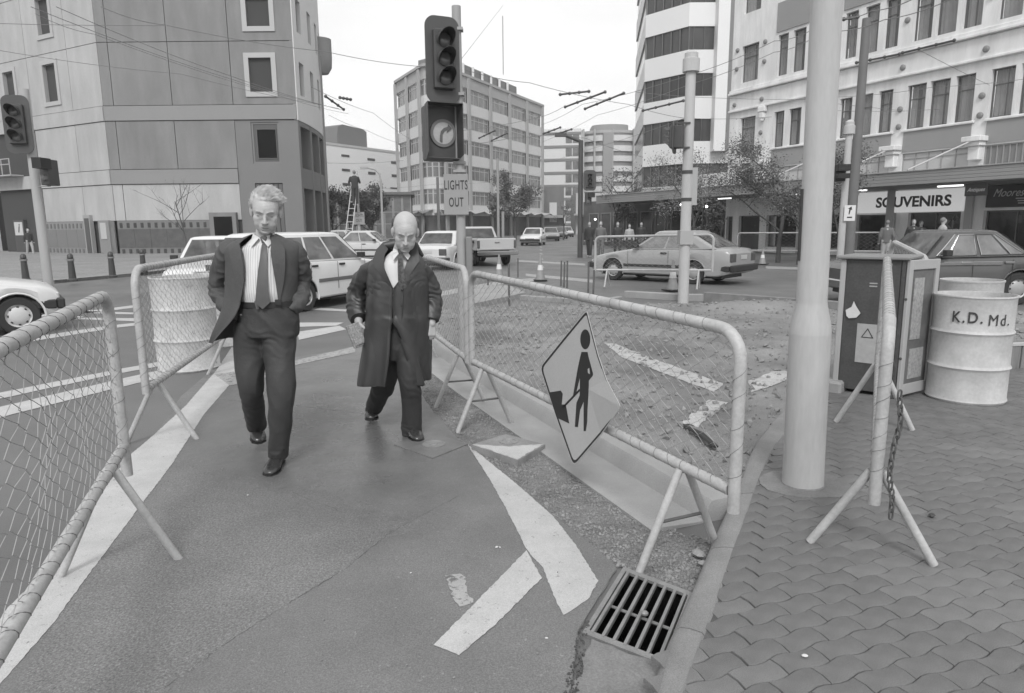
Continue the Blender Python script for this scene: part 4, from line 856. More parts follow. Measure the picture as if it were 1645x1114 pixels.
def window(parent, x0, x1, z0, z1, y, o, depth=.18, cols=1, bars=(), fw=.06, fm=None, gm=None, curtain=False, sill=False, dark=True, surround=0, name='window'):
    """window frame with bars; its pane, curtain and sill are sub-parts"""
    yf = y - o * depth; ya, yb = sorted((yf, yf + o * .06)); b = MB(); e = .002
    b.box(x0 + e, x0 + fw, ya, yb, z0 + e, z1 - e); b.box(x1 - fw, x1 - e, ya, yb, z0 + e, z1 - e); b.box(x0 + fw, x1 - fw, ya, yb, z0 + e, z0 + fw); b.box(x0 + fw, x1 - fw, ya, yb, z1 - fw, z1 - e)
    for k in range(1, cols):
        x = x0 + (x1 - x0) * k / cols; b.box(x - fw * .35, x + fw * .35, ya, yb, z0 + fw, z1 - fw)
    for f in bars:
        z = z0 + (z1 - z0) * f; b.box(x0 + fw, x1 - fw, ya + .004, yb - .004, z - fw * .4, z + fw * .4)
    w_ = b.build(name, fm or m_frame, parent)
    b = MB(); yy = yf + o * .02; b.add([(x0 + e, yy, z0 + e), (x1 - e, yy, z0 + e), (x1 - e, yy, z1 - e), (x0 + e, yy, z1 - e)], [(0, 1, 2, 3) if o < 0 else (3, 2, 1, 0)]); b.build('pane', gm or m_glass, w_)
    if curtain:
        b = MB(); n = int((x1 - x0) / .06); yc = yf - o * .12; seed = x0 * 3.7; gap0 = (x0 + x1) / 2 + .3 * mnoise.noise(Vector((seed, z0, 1))); gw = max(0, .25 * (.2 + mnoise.noise(Vector((seed, z0, 5)))))
        pr_ = None
        for k in range(n + 1):
            x = x0 + (x1 - x0) * k / n; yq = yc + .03 * math.sin(k * 1.9 + seed); 
            if pr_ is not None and not (gap0 - gw < x < gap0 + gw): b.add([(pr_[0], pr_[1], z0), (x, yq, z0), (x, yq, z1), (pr_[0], pr_[1], z1)], [(0, 1, 2, 3)])
            pr_ = (x, yq)
        if b.v: b.build('curtain', m_curt, w_)
        b = MB(); yr = yf - o * .5; b.add([(x0 - .1, yr, z0 - .1), (x1 + .1, yr, z0 - .1), (x1 + .1, yr, z1 + .1), (x0 - .1, yr, z1 + .1)], [(0, 1, 2, 3)]); b.build('dark_room', m_room, w_)
    if sill:
        ys = sorted((y - o * .02, y + o * .09)); b = MB(); b.box(x0 - .08, x1 + .08, ys[0], ys[1], z0 - .09, z0 - .005); b.build('sill', m_framew if sill == 2 else m_frame, w_)
    if surround:
        s_ = surround; ys = sorted((y - o * .01, y + o * .07)); b = MB(); b.box(x0 - s_, x0, *ys, z0 - s_, z1 + s_); b.box(x1, x1 + s_, *ys, z0 - s_, z1 + s_); b.box(x0, x1, *ys, z0 - s_, z0); b.box(x0, x1, *ys, z1, z1 + s_); b.build('surround', M('surround', .40, rough=.7), w_)
    return w_
def frame_at(A, d):
    return math.atan2(d[1], d[0])
# ---------------------------------------------------------------- left pale building (panelled)
LBX, LBY = -24.42, 43.0
lb = thing('panelled_building', 'large pale panelled building at left with square windows, dark base and a curved end bay', 'building', (LBX, LBY, 0))
Zs = [0, 2.1, 4.30, 5.18, 8.02, 8.90, 12.5, 13.3, 17.0, 20.5]
# F2: faces the camera (local -y outwards)
wn = [(8.91, 10.25, 9.62, 11.55), (8.98, 10.33, 13.3, 14.9)]
def panel(parent, x0, x1, z0, z1, y, o, mat, holes=(), th=.12, name='wall_panel', g=.02):
    b = MB(); hs = [h for h in holes if h[0] > x0 and h[1] < x1 and h[2] > z0 and h[3] < z1]
    grid_wall(b, x0 + g, x1 - g, z0 + g, z1 - g, hs, y, o, .35)
    e = [(x0 + g, z0 + g), (x1 - g, z0 + g), (x1 - g, z1 - g), (x0 + g, z1 - g)]; y2 = y - o * th
    for i in range(4):
        a, c_ = e[i], e[(i + 1) % 4]; b.add([(a[0], y, a[1]), (c_[0], y, c_[1]), (c_[0], y2, c_[1]), (a[0], y2, a[1])], [(0, 1, 2, 3) if o > 0 else (3, 2, 1, 0)])
    return b.build(name, mat, parent)
b = MB(); b.prism([(0.1, .1), (11.2, .1), (10.4, 6), (9.0, 11), (7, 14), (-9, 13), (-11.6, 6.4)], 0, 21); b.build('core', M('joint_dark', .05, rough=.9), lb)
for r_, (z0, z1, mt) in enumerate(((2.1, 4.30, m_beige), (5.18, 8.02, m_beiged), (8.90, 12.5, m_beiged), (12.5, 16.1, m_beiged), (16.1, 19.7, m_beiged))):
    for x0, x1 in ((0, .62), (.62, 4.15), (4.15, 7.8), (7.8, 11.6)):
        if r_ < 2 and x0 > 7: continue
        panel(lb, x0, x1, z0, z1, -.04 if r_ else -.02, -1, mt, [w_ for w_ in wn])
panel(lb, 0, 7.8, 4.30, 5.18, -.10, -1, m_beigeb); panel(lb, 0, 11.6, 8.02, 8.90, -.10, -1, m_beigeb)
for w_ in wn: window(lb, *w_, -.04, -1, .3, gm=m_glassd, fm=m_framed, fw=.05, surround=.28)
# dark tiled plinth with little teeth
m_tile = M('plinth_tile', .085, rough=.6, nz=.2, ns=3); m_tilep = M('plinth_tile_pale', .16, rough=.6); m_tooth = M('plinth_tooth', .04, rough=.6)
def plinth(parent, x0, x1, y, o, mat=m_tile, rowm=m_tilep, tooth=m_tooth, z1=2.1):
    ys = sorted((y, y + o * .05)); b = MB(); b.box(x0, x1, *ys, 0, z1); b.build('plinth', rowm, parent)
    n = max(1, int((x1 - x0) / 1.0)); 
    for k in range(n):
        a = x0 + (x1 - x0) * k / n; c_ = x0 + (x1 - x0) * (k + 1) / n; yy = sorted((y + o * .05, y + o * .07)); b = MB(); b.box(a + .01, c_ - .01, *yy, .45, z1 - .5); b.build('plinth_tile', mat, parent)
    m_ = int((x1 - x0) / .42)
    for zc_ in (.22, z1 - .27):
        for k in range(m_):
            a = x0 + (k + .35) * (x1 - x0) / m_; b = MB(); yy = sorted((y + o * .05, y + o * .08)); b.box(a, a + .16, *yy, zc_ - .15, zc_ + .15); b.build('plinth_tooth', tooth, parent)
plinth(lb, .1, 6.15, -.05, -1)
b = MB(); b.box(5.9, 7.55, -.35, 0, 0, 2.55); b.build('doorway_block', m_beiged, lb)
b = MB(); b.box(6.2, 7.3, -.40, -.35, 0, 2.3); b.build('dark_door', m_glassd, lb)
# recessed dark frame bay (x 7.8..11.5)
m_fr = M('bay_frame', .165, rough=.7, nz=.06, ns=.5)
b = MB(); b.box(7.8, 8.75, -.02, .3, 0, 8.0); b.box(10.45, 11.6, -.02, .3, 0, 8.0); b.box(8.75, 10.45, -.02, .3, 4.3, 5.45); b.box(8.75, 10.45, -.02, .3, 7.9, 8.0); b.build('bay_frame', m_fr, lb)
window(lb, 8.75, 10.45, 5.45, 7.9, -.02, -1, .12, fm=M('bay_surround', .17, rough=.6), gm=M('bay_glass', .085, rough=.15), fw=.12); window(lb, 9.05, 10.25, 5.75, 7.5, -.0, -1, .08, fm=m_framed, gm=m_glassd, fw=.04)
for k in range(6):
    b = MB(); b.box(8.78 + k * .28, 8.80 + k * .28 + .2, .05, .1, 0, 4.25); b.build('slatted_door', M('slat_grey', .10 + .03 * (k % 2), rough=.6), lb)
# curved east bay: pale, wraps away to the right
arc = []
for k in range(15):
    a = math.radians(-78 + k * 6.3); arc.append((11.6 - 9.0 * math.cos(math.radians(-78)) + 9.0 * math.cos(a) * 1.0, 0 - 9.0 * math.sin(math.radians(-78)) + 9.0 * math.sin(a) * 1.0))
# straight-ish facade that recedes, following measured columns
arc = [(11.6, 0)]; hd = math.radians(89)
for k in range(14):
    arc.append((arc[-1][0] + 1.25 * math.cos(hd), arc[-1][1] + 1.25 * math.sin(hd))); hd += math.radians(2.0)
def curvewall(parent, arc, z0, z1, mat, name, th=.25, off=0, i0=0, i1=None):
    pts = arc[i0:i1]; b = MB(); rings = []
    for i, p in enumerate(pts):
        q = Vector(pts[min(i + 1, len(pts) - 1)]) - Vector(pts[max(0, i - 1)]); nrm = Vector((q.y, -q.x)).normalized(); o = Vector(p) + nrm * off; n2 = Vector(p) + nrm * (off - th)
        rings.append([Vector((o.x, o.y, z0)), Vector((o.x, o.y, z1)), Vector((n2.x, n2.y, z1)), Vector((n2.x, n2.y, z0))])
    b.loft(rings); return b.build(name, mat, parent)
m_curve = M('curve_wall', .62, rough=.8, nz=.05, ns=.4)
curvewall(lb, arc, 8.0, 9.55, m_curve, 'curved_wall', off=.04)
curvewall(lb, arc, 11.5, 13.2, m_curve, 'curved_wall', off=.04); curvewall(lb, arc, 15.1, 20.5, m_curve, 'curved_wall', off=.04)
for z0, z1 in ((9.55, 11.5), (13.2, 15.1)):
    curvewall(lb, arc, z0, z1, m_glassd, 'window_band', off=-.25, th=.1)
    for i in range(14):
        a, c_ = Vector(arc[i]), Vector(arc[i + 1]); f0, f1 = (.0, .62) if i % 2 == 0 else (.38, 1.0)
        seg = [tuple(a.lerp(c_, f0)), tuple(a.lerp(c_, f1))]; curvewall(lb, seg, z0, z1, m_curve, 'pier', off=.04)
curvewall(lb, arc, 4.0, 5.2, m_fr, 'curved_beam', off=.0); curvewall(lb, arc, 7.7, 8.0, m_fr, 'curved_beam', off=.0)
curvewall(lb, arc, 0, 7.8, m_glassd, 'recess_glass', off=-.9, th=.1)
for i in range(0, 14, 2):
    a = Vector(arc[i]); c_ = Vector(arc[i + 1]); curvewall(lb, [tuple(a), tuple(a.lerp(c_, .3))], 0, 7.9, m_fr, 'column', off=.02, th=.7); curvewall(lb, [tuple(a), tuple(a.lerp(c_, .9))], 0, .9, m_tilep, 'column_foot', off=.05, th=.3)
# F1: left flank, recedes to the left
az1 = math.atan((-1250 - 822) / 1115.); d1 = Vector((math.sin(az1), math.cos(az1)))
f1 = bpy.data.objects.new('flank', None); 
def flank_box(s0, s1, z0, z1, y0, y1, mat, name): 
    b = MB(); b.box(s0, s1, y0, y1, z0, z1); o = b.build(name, mat, lb); o.rotation_euler = (0, 0, math.atan2(d1.y, d1.x)); return o
ang1 = math.atan2(d1.y, d1.x)     # local +x runs along the flank away, local +y is outwards (towards the camera)
fl1 = [(4.45, 5.8, 9.6, 11.85), (4.45, 5.75, 13.6, 15.7), (9.25, 10.5, 9.9, 11.9)]
def rot(o): o.rotation_euler = (0, 0, ang1); return o
for r_, (z0, z1, mt) in enumerate(((2.1, 4.30, m_beige), (5.18, 8.02, m_beige), (8.90, 12.5, m_beige), (12.5, 16.1, m_beige), (16.1, 19.7, m_beige))):
    for x0, x1 in ((0, 3.1), (3.1, 7.6), (7.6, 12.2), (12.2, 16)):
        if r_ < 2 and x0 > 7.7: continue
        if r_ < 2 and x1 == 12.2: x1 = 7.9
        if r_ < 2 and x0 == 7.6: continue
        rot(panel(lb, x0, x1, z0, z1, .04, 1, mt, fl1))
rot(panel(lb, 0, 16, 4.30, 5.18, .10, 1, m_beige)); rot(panel(lb, 0, 16, 8.02, 8.90, .10, 1, m_beige))
for w_ in fl1: rot(window(lb, *w_, .04, 1, .3, gm=M('pale_blind', .30, rough=.4), fm=m_frame, fw=.05, surround=.25))
fk = thing('x', 'x', 'x'); bpy.data.objects.remove(fk)
m_tl2 = M('plinth_tile_light', .17, rough=.6); 
n0 = len(lb.children)
plinth(lb, 2.95, 7.6, .05, 1, m_tl2, m_tl2 if False else M('plinth_row_light', .22, rough=.6), M('tooth_light', .13, rough=.6)); plinth(lb, .1, .5, .05, 1, m_tl2)
for o in lb.children[n0:]: pass
for o in [c for c in lb.children if c.name.startswith('plinth')]:
    if o.data.vertices[0].co.y > 0: rot(o)
rot(flank_box(2.35, 3.05, 0, 2.5, .0, .25, M('door_frame_pale', .30), 'door_frame')); o = rot(flank_box(2.45, 2.9, 0, 2.3, .25, .28, M('door_dark', .07, rough=.5), 'side_door'))
rot(flank_box(.5, 1.6, 0, 2.15, .0, .2, M('notice_case', .22), 'notice_case')); rot(flank_box(.75, 1.35, 1.0, 2.0, .2, .24, M('notice_paper', .42), 'notice_paper'))
# glazed shop recess at far left with information panel
rot(flank_box(7.9, 16, 0, 4.3, -1.2, -1.1, m_glassd, 'recess_wall'))
for k in range(3):
    o = window(lb, 8.3 + k * 1.9, 10.1 + k * 1.9, 2.35, 4.1, -.9, 1, .1, cols=2, bars=(.5,), fm=m_framed, gm=M('shop_blind_pale', .55, rough=.6)); rot(o)  # upper panes carry one even pale blind colour
    o = window(lb, 8.3 + k * 1.9, 10.1 + k * 1.9, .1, 2.25, -.9, 1, .1, cols=1, fm=m_frame, gm=M('shop_glass_pale', .28, rough=.2)); rot(o)
rot(flank_box(10.3, 11.6, 0, 2.3, -.1, .1, M('info_board', .05, rough=.5), 'information_board'))
ib = rot(flank_box(10.45, 11.45, 1.25, 2.15, .1, .13, M('info_panel', .5, rough=.5), 'information_panel'))
lettering('i', .85, m_blk, ib, Matrix.Translation((10.95, .14, 1.72)) @ RXB, depth=.002, shear=.3, bold=.02)
for k in range(2):   # balcony with rail far left
    pass
o = rot(flank_box(9.5, 16, 5.18, 5.26, .1, .9, m_beige, 'balcony_slab')); b = MB()
for z in (5.9, 6.25): b.box(9.5, 16, .85, .9, z, z + .05)
for k in range(7): b.box(9.5 + k, 9.55 + k, .85, .9, 5.2, 6.25)
rot(b.build('balcony_rail', M('rail_pale', .4), lb))
b = MB(); b.box(12.5, 12.9, -.3, .2, 13.6, 15.5); tag(b.build('round_light_fitting', M('fitting', .3)), 'x', 'x'); bpy.data.objects.remove(bpy.data.objects['round_light_fitting'])
# round turret bulge at the roof edge
b = MB(); b.lathe([(0, 12.2), (.5, 12.3), (.75, 12.7), (.8, 13.4), (.8, 14.6)], 16, (11.1, 8.0, 0)); b.build('round_corner_lantern', m_beigeb, lb, smooth='auto')
# ---------------------------------------------------------------- right ornate building
RAZ = math.atan((290 - 822) / 1115.); rd = Vector((math.sin(RAZ), math.cos(RAZ))); rn = Vector((rd.y, -rd.x))
C0_ = Vector((17.6, 24.0)); W0_ = C0_ + rn * 3.0; rang = math.atan2(rd.y, rd.x)
rb = thing('ornate_building', 'pale ornate building on the right with tall curtained windows, round bosses and a long canopy', 'building', (W0_.x, W0_.y, 0), rang)
S_END = 17.6
F2 = [(15.6, 16.75, 5.62, 7.47)]; F3 = [(15.6, 16.85, 9.37, 11.32)]
tri = [(13.57, 14.25), (12.45, 13.25), (11.4, 12.1), (9.47, 10.15), (8.38, 9.1), (7.38, 8.08), (5.85, 6.7), (4.83, 5.68), (3.82, 4.6), (2.35, 3.22), (1.4, 2.15), (.45, 1.2), (-1.6, -.7), (-2.6, -1.8)]
for a, c_ in tri: F2.append((a, c_, 5.60, 7.44)); F3.append((a, c_, 9.24, 11.3))
F4 = [(a, c_, 13.0, 15.2) for a, c_, _, _ in F3]
low = [(15.55, 16.6, 3.75, 4.95)]
for a, c_ in ((3.78, 6.7), (7.3, 10.2), (.4, 3.2), (11.3, 14.3), (-2.6, .0)): low.append((a, c_, 3.5, 4.56))
grd = [(14.9, 16.5, 0.02, 2.02), (12.3, 14.4, .3, 2.02), (9.0, 11.6, .3, 1.98), (7.15, 8.75, .2, 1.93), (3.85, 6.15, .02, 1.98), (-.5, 2.95, .3, 2.0), (17.0, 17.5, .02, 2.0)]
holes = F2 + F3 + F4 + low + grd
b = MB(); grid_wall(b, -4, S_END, 0, 17, holes, 0, 1, .3); 
b.add([(S_END, 0, 0), (S_END, 0, 17), (S_END, -9, 17), (S_END, -9, 0), (-4, 0, 17), (-4, -9, 17)], [(0, 1, 2, 3), (1, 4, 5, 2)])
b.build('wall', m_pale, rb)
for h in F2 + F3 + F4: window(rb, *h, 0, 1, .22, fw=.05, bars=(.68,) , fm=m_framed, gm=m_glasst, curtain=True)
for h in low: 
    if h[0] > 15: window(rb, *h, 0, 1, .2, bars=(.5,), gm=m_glass, fm=m_framed)
    elif h[0] == .4: window(rb, *h, 0, 1, .1, cols=12, fm=m_frame, gm=M('ribbed', .2, rough=.5), fw=.05, name='louvre')
    else: window(rb, *h, 0, 1, .12, cols=5, bars=(.78,), fm=m_frame, gm=M('pale_panel', .46, rough=.5), fw=.03)
m_span = M('spandrel', .27, rough=.8, nz=.05, ns=1)
for a, c_ in ((3.78, 6.7), (7.3, 10.2), (.4, 3.2), (11.3, 14.3), (-2.6, .0)):
    b = MB(); b.box(a, c_, -.02, .03, 4.62, 5.48); b.build('spandrel', m_span, rb); b = MB(); b.bbox(a - .1, c_ + .1, -.02, .10, 5.48, 5.58, .02); b.build('sill', m_pale, rb)
    b = MB(); b.box(a - .05, c_ + .05, -.02, .06, 11.45, 12.9); b.build('spandrel', m_span, rb)
b = MB(); b.bbox(15.5, 16.9, -.02, .08, 5.52, 5.6, .02); b.build('sill', m_pale, rb)
for z0, z1, y in ((7.84, 7.95, .16), (7.95, 8.75, .05), (8.78, 8.9, .22), (8.9, 9.05, .12)): b = MB(); b.bbox(-4, S_END + .02, -.02, y, z0, z1, .02); b.build('cornice', m_pale, rb)
for s_ in (17.2, 15.15, 10.75, 6.98, 3.5, -.2):
    for z in (5.75, 6.5, 8.25, 10.2, 11.2):
        if abs(z - 6.5) < .1 and s_ in (17.2,): continue
        b = MB(); b.lathe([(.13, 0), (.13, .04), (.09, .09), (0, .11)], 12, m=Matrix.Translation((s_, 0.0 if z != 8.25 else .05, z)) @ Matrix.Rotation(-math.pi / 2, 4, 'X')); b.build('round_boss', M('boss', .20, rough=.6), rb, smooth='auto')
for s_ in (7.1, 3.45, 15.0, 11.0):
    b = MB(); b.bbox(s_ - .38, s_ + .38, -.02, .55, 4.72, 4.92, .02); b.bbox(s_ - .30, s_ + .30, -.02, .42, 4.55, 4.72, .02); b.bbox(s_ - .22, s_ + .22, -.02, .3, 4.0, 4.55, .03); b.build('stay_bracket', m_pale, rb)
    b = MB(); b.tube([(s_ + .05, .4, 4.75), (s_ + .9, 2.9, 3.62)], .035, 6); b.build('canopy_stay', M('stay_white', .45, rough=.5), rb)
b = MB(); b.bbox(14.75, 15.25, 0, .25, 7.55, 7.84, .03); b.bbox(14.85, 15.15, 0, .22, 7.2, 7.55, .03); b.ball((15.0, .12, 7.15), (.12, .1, .1), 8, 6); b.build('carved_boss', m_pale, rb)
# canopy
cn = MB(); cn.box(-4, 17.2, .0, 3.0, 3.42, 3.5); cn.build('canopy_roof', M('canopy_roof', .3, rough=.7), rb)
m_fas = M('fascia', .26, rough=.6, nz=.05, ns=1)
for k in range(4): b = MB(); b.bbox(-4, 27.0, 3.0, 3.06, 3.03 + k * .125, 3.15 + k * .125, .01); b.build('fascia_board', m_fas, rb)
b = MB(); b.bbox(-4, 27.0, 2.98, 3.10, 3.53, 3.58, .01); b.build('fascia_cap', m_conc, rb)
for k in range(14): b = MB(); b.box(-4, 17.2, .05 + k * .21, .05 + k * .21 + .17, 3.0, 3.03); b.build('soffit_board', M('soffit', .19, rough=.7), rb)
m_tube = M('lit_tube', .8, emit=1.1)
for s_, y in ((16.0, 1.6), (7.3, 2.0), (3.4, 1.6), (10.9, 1.6)):
    b = MB(); b.bbox(s_ - .5, s_ + .5, y - .05, y + .05, 2.94, 3.0, .01); b.build('ceiling_light', m_tube, rb)
# shopfronts
for a, c_, z0, z1 in grd:
    window(rb, a, c_, z0, z1, 0, 1, .25, cols=max(1, int((c_ - a) / 1.1)), fm=m_framed, gm=M('shop_glass', .03, rough=.06, trans=.45), fw=.06, name='shop_window')
b = MB(); b.box(-3.9, 17.4, -4, -3.9, 0, 3); b.build('shop_back_wall', M('shop_interior', .07, rough=.9, nz=.8, ns=1.7), rb)
b = MB(); b.box(-3.9, 17.4, -3.9, -.3, -.02, .02); b.build('shop_floor', M('shop_floor', .1), rb)
b = MB(); b.box(-3.9, 17.4, -3.9, -.3, 2.85, 2.9); b.build('shop_ceiling', M('shop_ceiling', .12), rb)
rr = random.Random(3)
for k in range(60):  # goods standing in the shop windows
    s_ = rr.choice([rr.uniform(3.9, 6.1), rr.uniform(7.2, 8.7), rr.uniform(-.4, 2.9), rr.uniform(9, 11.6)]); z = rr.choice([.3, .9, 1.5]); h_ = rr.uniform(.15, .4); y = rr.uniform(-1.6, -.6)
    b = MB(); b.lathe([(rr.uniform(.05, .12), 0), (rr.uniform(.08, .16), h_ * .5), (rr.uniform(.03, .1), h_), (0, h_)], 8, (s_, y, z)); b.build('shop_display', M('goods_%d' % (k % 4), (.05, .15, .4, .25)[k % 4], rough=.6), rb)
sg = MB(); sg.bbox(3.72, 9.6, .02, .14, 2.0, 2.95, .02); so_ = sg.build('shop_sign', M('sign_light', .60, rough=.45, emit=.22), rb)
lettering('SOUVENIRS', .62, m_blk, so_, Matrix.Translation((5.95, .145, 2.44)) @ RXB, depth=.004, sx=1.08, bold=.02, space=1.0)
lettering('S', .55, M('faded_letter', .28), so_, Matrix.Translation((9.25, .145, 2.46)) @ RXB, depth=.003, sx=1.0, bold=.01)
b = MB(); b.bbox(-1.2, 2.85, .02, .14, 2.12, 2.98, .02); mo_ = b.build('shop_sign', m_blk, rb)
m_scr = M('script_paint', .5, rough=.5)
lettering('Moores', .44, m_scr, mo_, Matrix.Translation((2.05, .145, 2.66)) @ RXB, depth=.003, sx=.8, shear=.45)
for k, (w_, z) in enumerate(((.5, 2.42), (.35, 2.33), (.3, 2.24))): b = MB(); b.box(1.5 - w_ / 2, 1.5 + w_ / 2, .143, .147, z, z + .035); b.build('script_line', m_scr, mo_)
b = MB(); b.bbox(1.25, 2.05, 2.80, 2.86, 2.50, 2.95, .01); an = b.build('hanging_sign', m_blk, rb)
lettering('Antiques', .20, m_scr, an, Matrix.Translation((1.65, 2.865, 2.72)) @ RXB, depth=.002, sx=.85, shear=.4)
o = lettering('KI', .5, M('neon_grey', .16, rough=.6), rb, Matrix.Translation((4.45, -.22, 1.45)) @ RXB, depth=.01, sx=1.0, bold=.01)
for s_, wd in ((6.95, .42), (3.5, .30), (8.85, .12), (12.0, .3)):
    b = MB(); b.bbox(s_ - wd / 2, s_ + wd / 2, -.02, .15, 0, 3.0, .02); b.build('pilaster', M('pilaster', .36, rough=.7), rb)
# next building below the striped tower, dark shopfronts under the rest of the canopy
pod = thing('shop_podium', 'dark row of shops under the far end of the canopy, with small lamps', 'building', (W0_.x, W0_.y, 0), rang)
b = MB(); b.box(17.7, 34, -4, -.2, 0, 3.4); b.build('wall', M('podium_wall', .10, rough=.8, nz=.5, ns=.8), pod)
b = MB(); b.box(17.25, 27.0, 0, 2.98, 3.05, 3.5); b.build('canopy_roof', M('podium_canopy', .17, rough=.8), pod)
for k in range(9): window(pod, 18 + k * 1.7, 19.4 + k * 1.7, .3, 2.5, -.15, 1, .02, fm=M('podium_frame', .2), gm=M('shop_glass2', .035, rough=.1), fw=.08, name='shop_window')
for s_, z in ((17.9, 2.6), (20.2, 2.75), (30.0, 2.0)): b = MB(); b.ball((s_, 1.2, z), .07, 8, 6); b.build('ceiling_lamp', M('lamp_glow', .9, emit=6), pod)
b = MB(); b.box(17.7, 22, -6, -.3, 3.5, 4.6); b.build('upper_wall', m_pale, pod)
# ---------------------------------------------------------------- striped tower
stw = thing('striped_tower', 'white office tower with dark window bands rising behind the canopy, cut by the picture top', 'building', (14.85, 60, 0))
zr = [8.5 + 3.66 * k for k in range(-1, 6)]
d2 = Vector((math.sin(math.radians(-40)), math.cos(math.radians(-40))))
lw = 4.55; Lp = (d2.x * lw, d2.y * lw); tw_plan = [(0, 0), (14, .2), (14, 16), (Lp[0] + 2, Lp[1] + 16), Lp]
m_wht = M('tower_white', .70, rough=.7, nz=.04, ns=.2); m_tg = M('tower_glass', .055, rough=.12, nz=.25, ns=.5)
b = MB(); b.prism([(x * .99 + .10, y * .99 + .14) for x, y in tw_plan], 0, 34); b.build('window_glass', m_tg, stw)
for k, z in enumerate(zr):
    b = MB(); b.prism(tw_plan, z - 1.83, z); b.build('white_band', m_wht, stw)
    for i in range(6):
        q = Vector(Lp) * (i / 5.0); b = MB(); b.box(q.x - .0, q.x + .09, q.y + .02, q.y + .12, z, z + 1.83); b.build('mullion', m_framed, stw)
    for i in range(8): b = MB(); x = .9 * i + .4; b.box(x, x + .05, .05, .13, z, z + 1.83); b.build('mullion', m_framed, stw)
b = MB(); b.box(2.15, 3.1, -.9, .25, 7.6, 34); b.build('service_fin', m_wht, stw)
b = MB(); b.box(3.1, 3.55, -.6, .2, 7.6, 34); b.build('service_fin_side', M('fin_grey', .2), stw)
b = MB(); b.prism(tw_plan, 0, 4.8); b.build('base_wall', m_wht, stw)
# ---------------------------------------------------------------- centre corner block
cbx = thing('corner_office_block', 'six storey corner office block with window bands and a roof penthouse, behind the central signal', 'building')
pc = [Vector((-16.9, 106.5)), Vector((-12.2, 97.2)), Vector((-11.5, 96.0)), Vector((-10.6, 95.4)), Vector((-9.6, 95.6)), Vector((-8.9, 96.6)), Vector((5.75, 127.5))]
m_ob = M('office_render', .34, rough=.8, nz=.08, ns=.12); m_obl = M('office_spandrel', .56, rough=.7, nz=.08, ns=.15); m_og = M('office_glass', .15, rough=.15, nz=.6, ns=.55)
back = [Vector((3.0, 138)), Vector((-12, 140)), Vector((-17.2, 118))]
plan = [tuple(p) for p in pc] + [tuple(p) for p in back]
def inset(pl, k):
    c_ = sum((Vector(p) for p in pl), Vector((0, 0))) / len(pl); return [tuple(c_ + (Vector(p) - c_) * k) for p in pl]
pi_ = inset(plan, .93)
b = MB(); b.prism(pi_, 0, 21.3); b.build('core', M('office_core', .10), cbx)
tops = [21.0 - 3.58 * k for k in range(5)]
b = MB(); b.prism(plan, 21.0, 22.5); b.build('parapet_wall', m_ob, cbx)
b = MB(); b.prism(inset(plan, 1.03), 22.5, 22.85); b.build('cornice', m_ob, cbx)
for t_ in tops:
    b = MB(); b.prism(inset(plan, .997), t_ - 3.58, t_ - 2.1); b.build('spandrel_band', m_obl, cbx)
bays = [(pc[0], pc[1], 2)] + [(pc[5], pc[6], 5)]
def seg_window(parent, a, c_, z0, z1, cols, fm, gm, fw=.12, bars=(.7,)):
    d = (c_ - a); w_ = window(parent, 0, d.length, z0, z1, 0, 1 if False else -1, .18, cols=cols, bars=bars, fw=fw, fm=fm, gm=gm); w_.location = (a.x, a.y, 0); w_.rotation_euler = (0, 0, math.atan2(d.y, d.x)); return w_
for a, c_, n in bays:
    d = (c_ - a) / n
    for k in range(n + 1):
        p = a + d * k; b = MB(); u = d.normalized(); nn = Vector((u.y, -u.x)); q = [p - u * .35, p + u * .35, p + u * .35 + nn * .25, p - u * .35 + nn * .25]; b.prism([tuple(v) for v in q], 0, 22.4); b.build('pier', m_ob, cbx)
    for k in range(n):
        for t_ in tops: seg_window(cbx, a + d * (k) + d.normalized() * .45, a + d * (k + 1) - d.normalized() * .45, t_ - 2.1, t_, 4, M('office_frame', .40), m_og)
for k in range(1, 5):
    a, c_ = pc[k], pc[k + 1] if k < 5 else pc[k]
    for t_ in tops: seg_window(cbx, a.lerp(c_, .04), a.lerp(c_, .96), t_ - 2.1, t_, 1, M('office_frame', .40), m_og)
b = MB(); b.prism([(-6.5, 104), (2.4, 123.5), (8, 121), (-1, 101.5)], 22.8, 26.6); 
b = MB(); b.prism([(-9.4, 99.5), (1.2, 122.5), (-3, 125), (-13, 103)], 22.85, 24.9); ph = b.build('penthouse', M('penthouse', .15, rough=.7, nz=.2, ns=.3), cbx)
for k in range(7):
    p = Vector((-9.4, 99.5)).lerp(Vector((1.2, 122.5)), (k + 1) / 8.3); b = MB(); b.box(p.x - .05, p.x + .3, p.y - .5, p.y - .1, 22.9, 24.9); b.build('penthouse_rib', m_framew, ph)
b = MB(); b.tube([(-1, 118, 26), (-1, 118, 35)], .09, 5); b.build('mast', M('lamp_grey', .33), cbx)
cw = MB()
for a, c_ in zip(pc[:-1], pc[1:]):
    d = (c_ - a); n = max(1, int(d.length / 4)); nn = Vector((d.y, -d.x)).normalized()
    for k in range(n):
        p, q = a + d * k / n, a + d * (k + 1) / n; mid = (p + q) / 2 + nn * 2.6; cw.add([(p.x, p.y, 3.9), (q.x, q.y, 3.9), (q.x + nn.x * 2.2, q.y + nn.y * 2.2, 3.3), (mid.x, mid.y, 3.65), (p.x + nn.x * 2.2, p.y + nn.y * 2.2, 3.3)], [(0, 1, 2, 3, 4), (4, 3, 2, 1, 0)])
cw.build('awning', M('awning', .36, rough=.7), cbx)
b = MB(); b.prism(inset(plan, .99), 0, 3.6); b.build('shopfront', M('office_shop', .07, rough=.5, nz=.6, ns=.6), cbx)
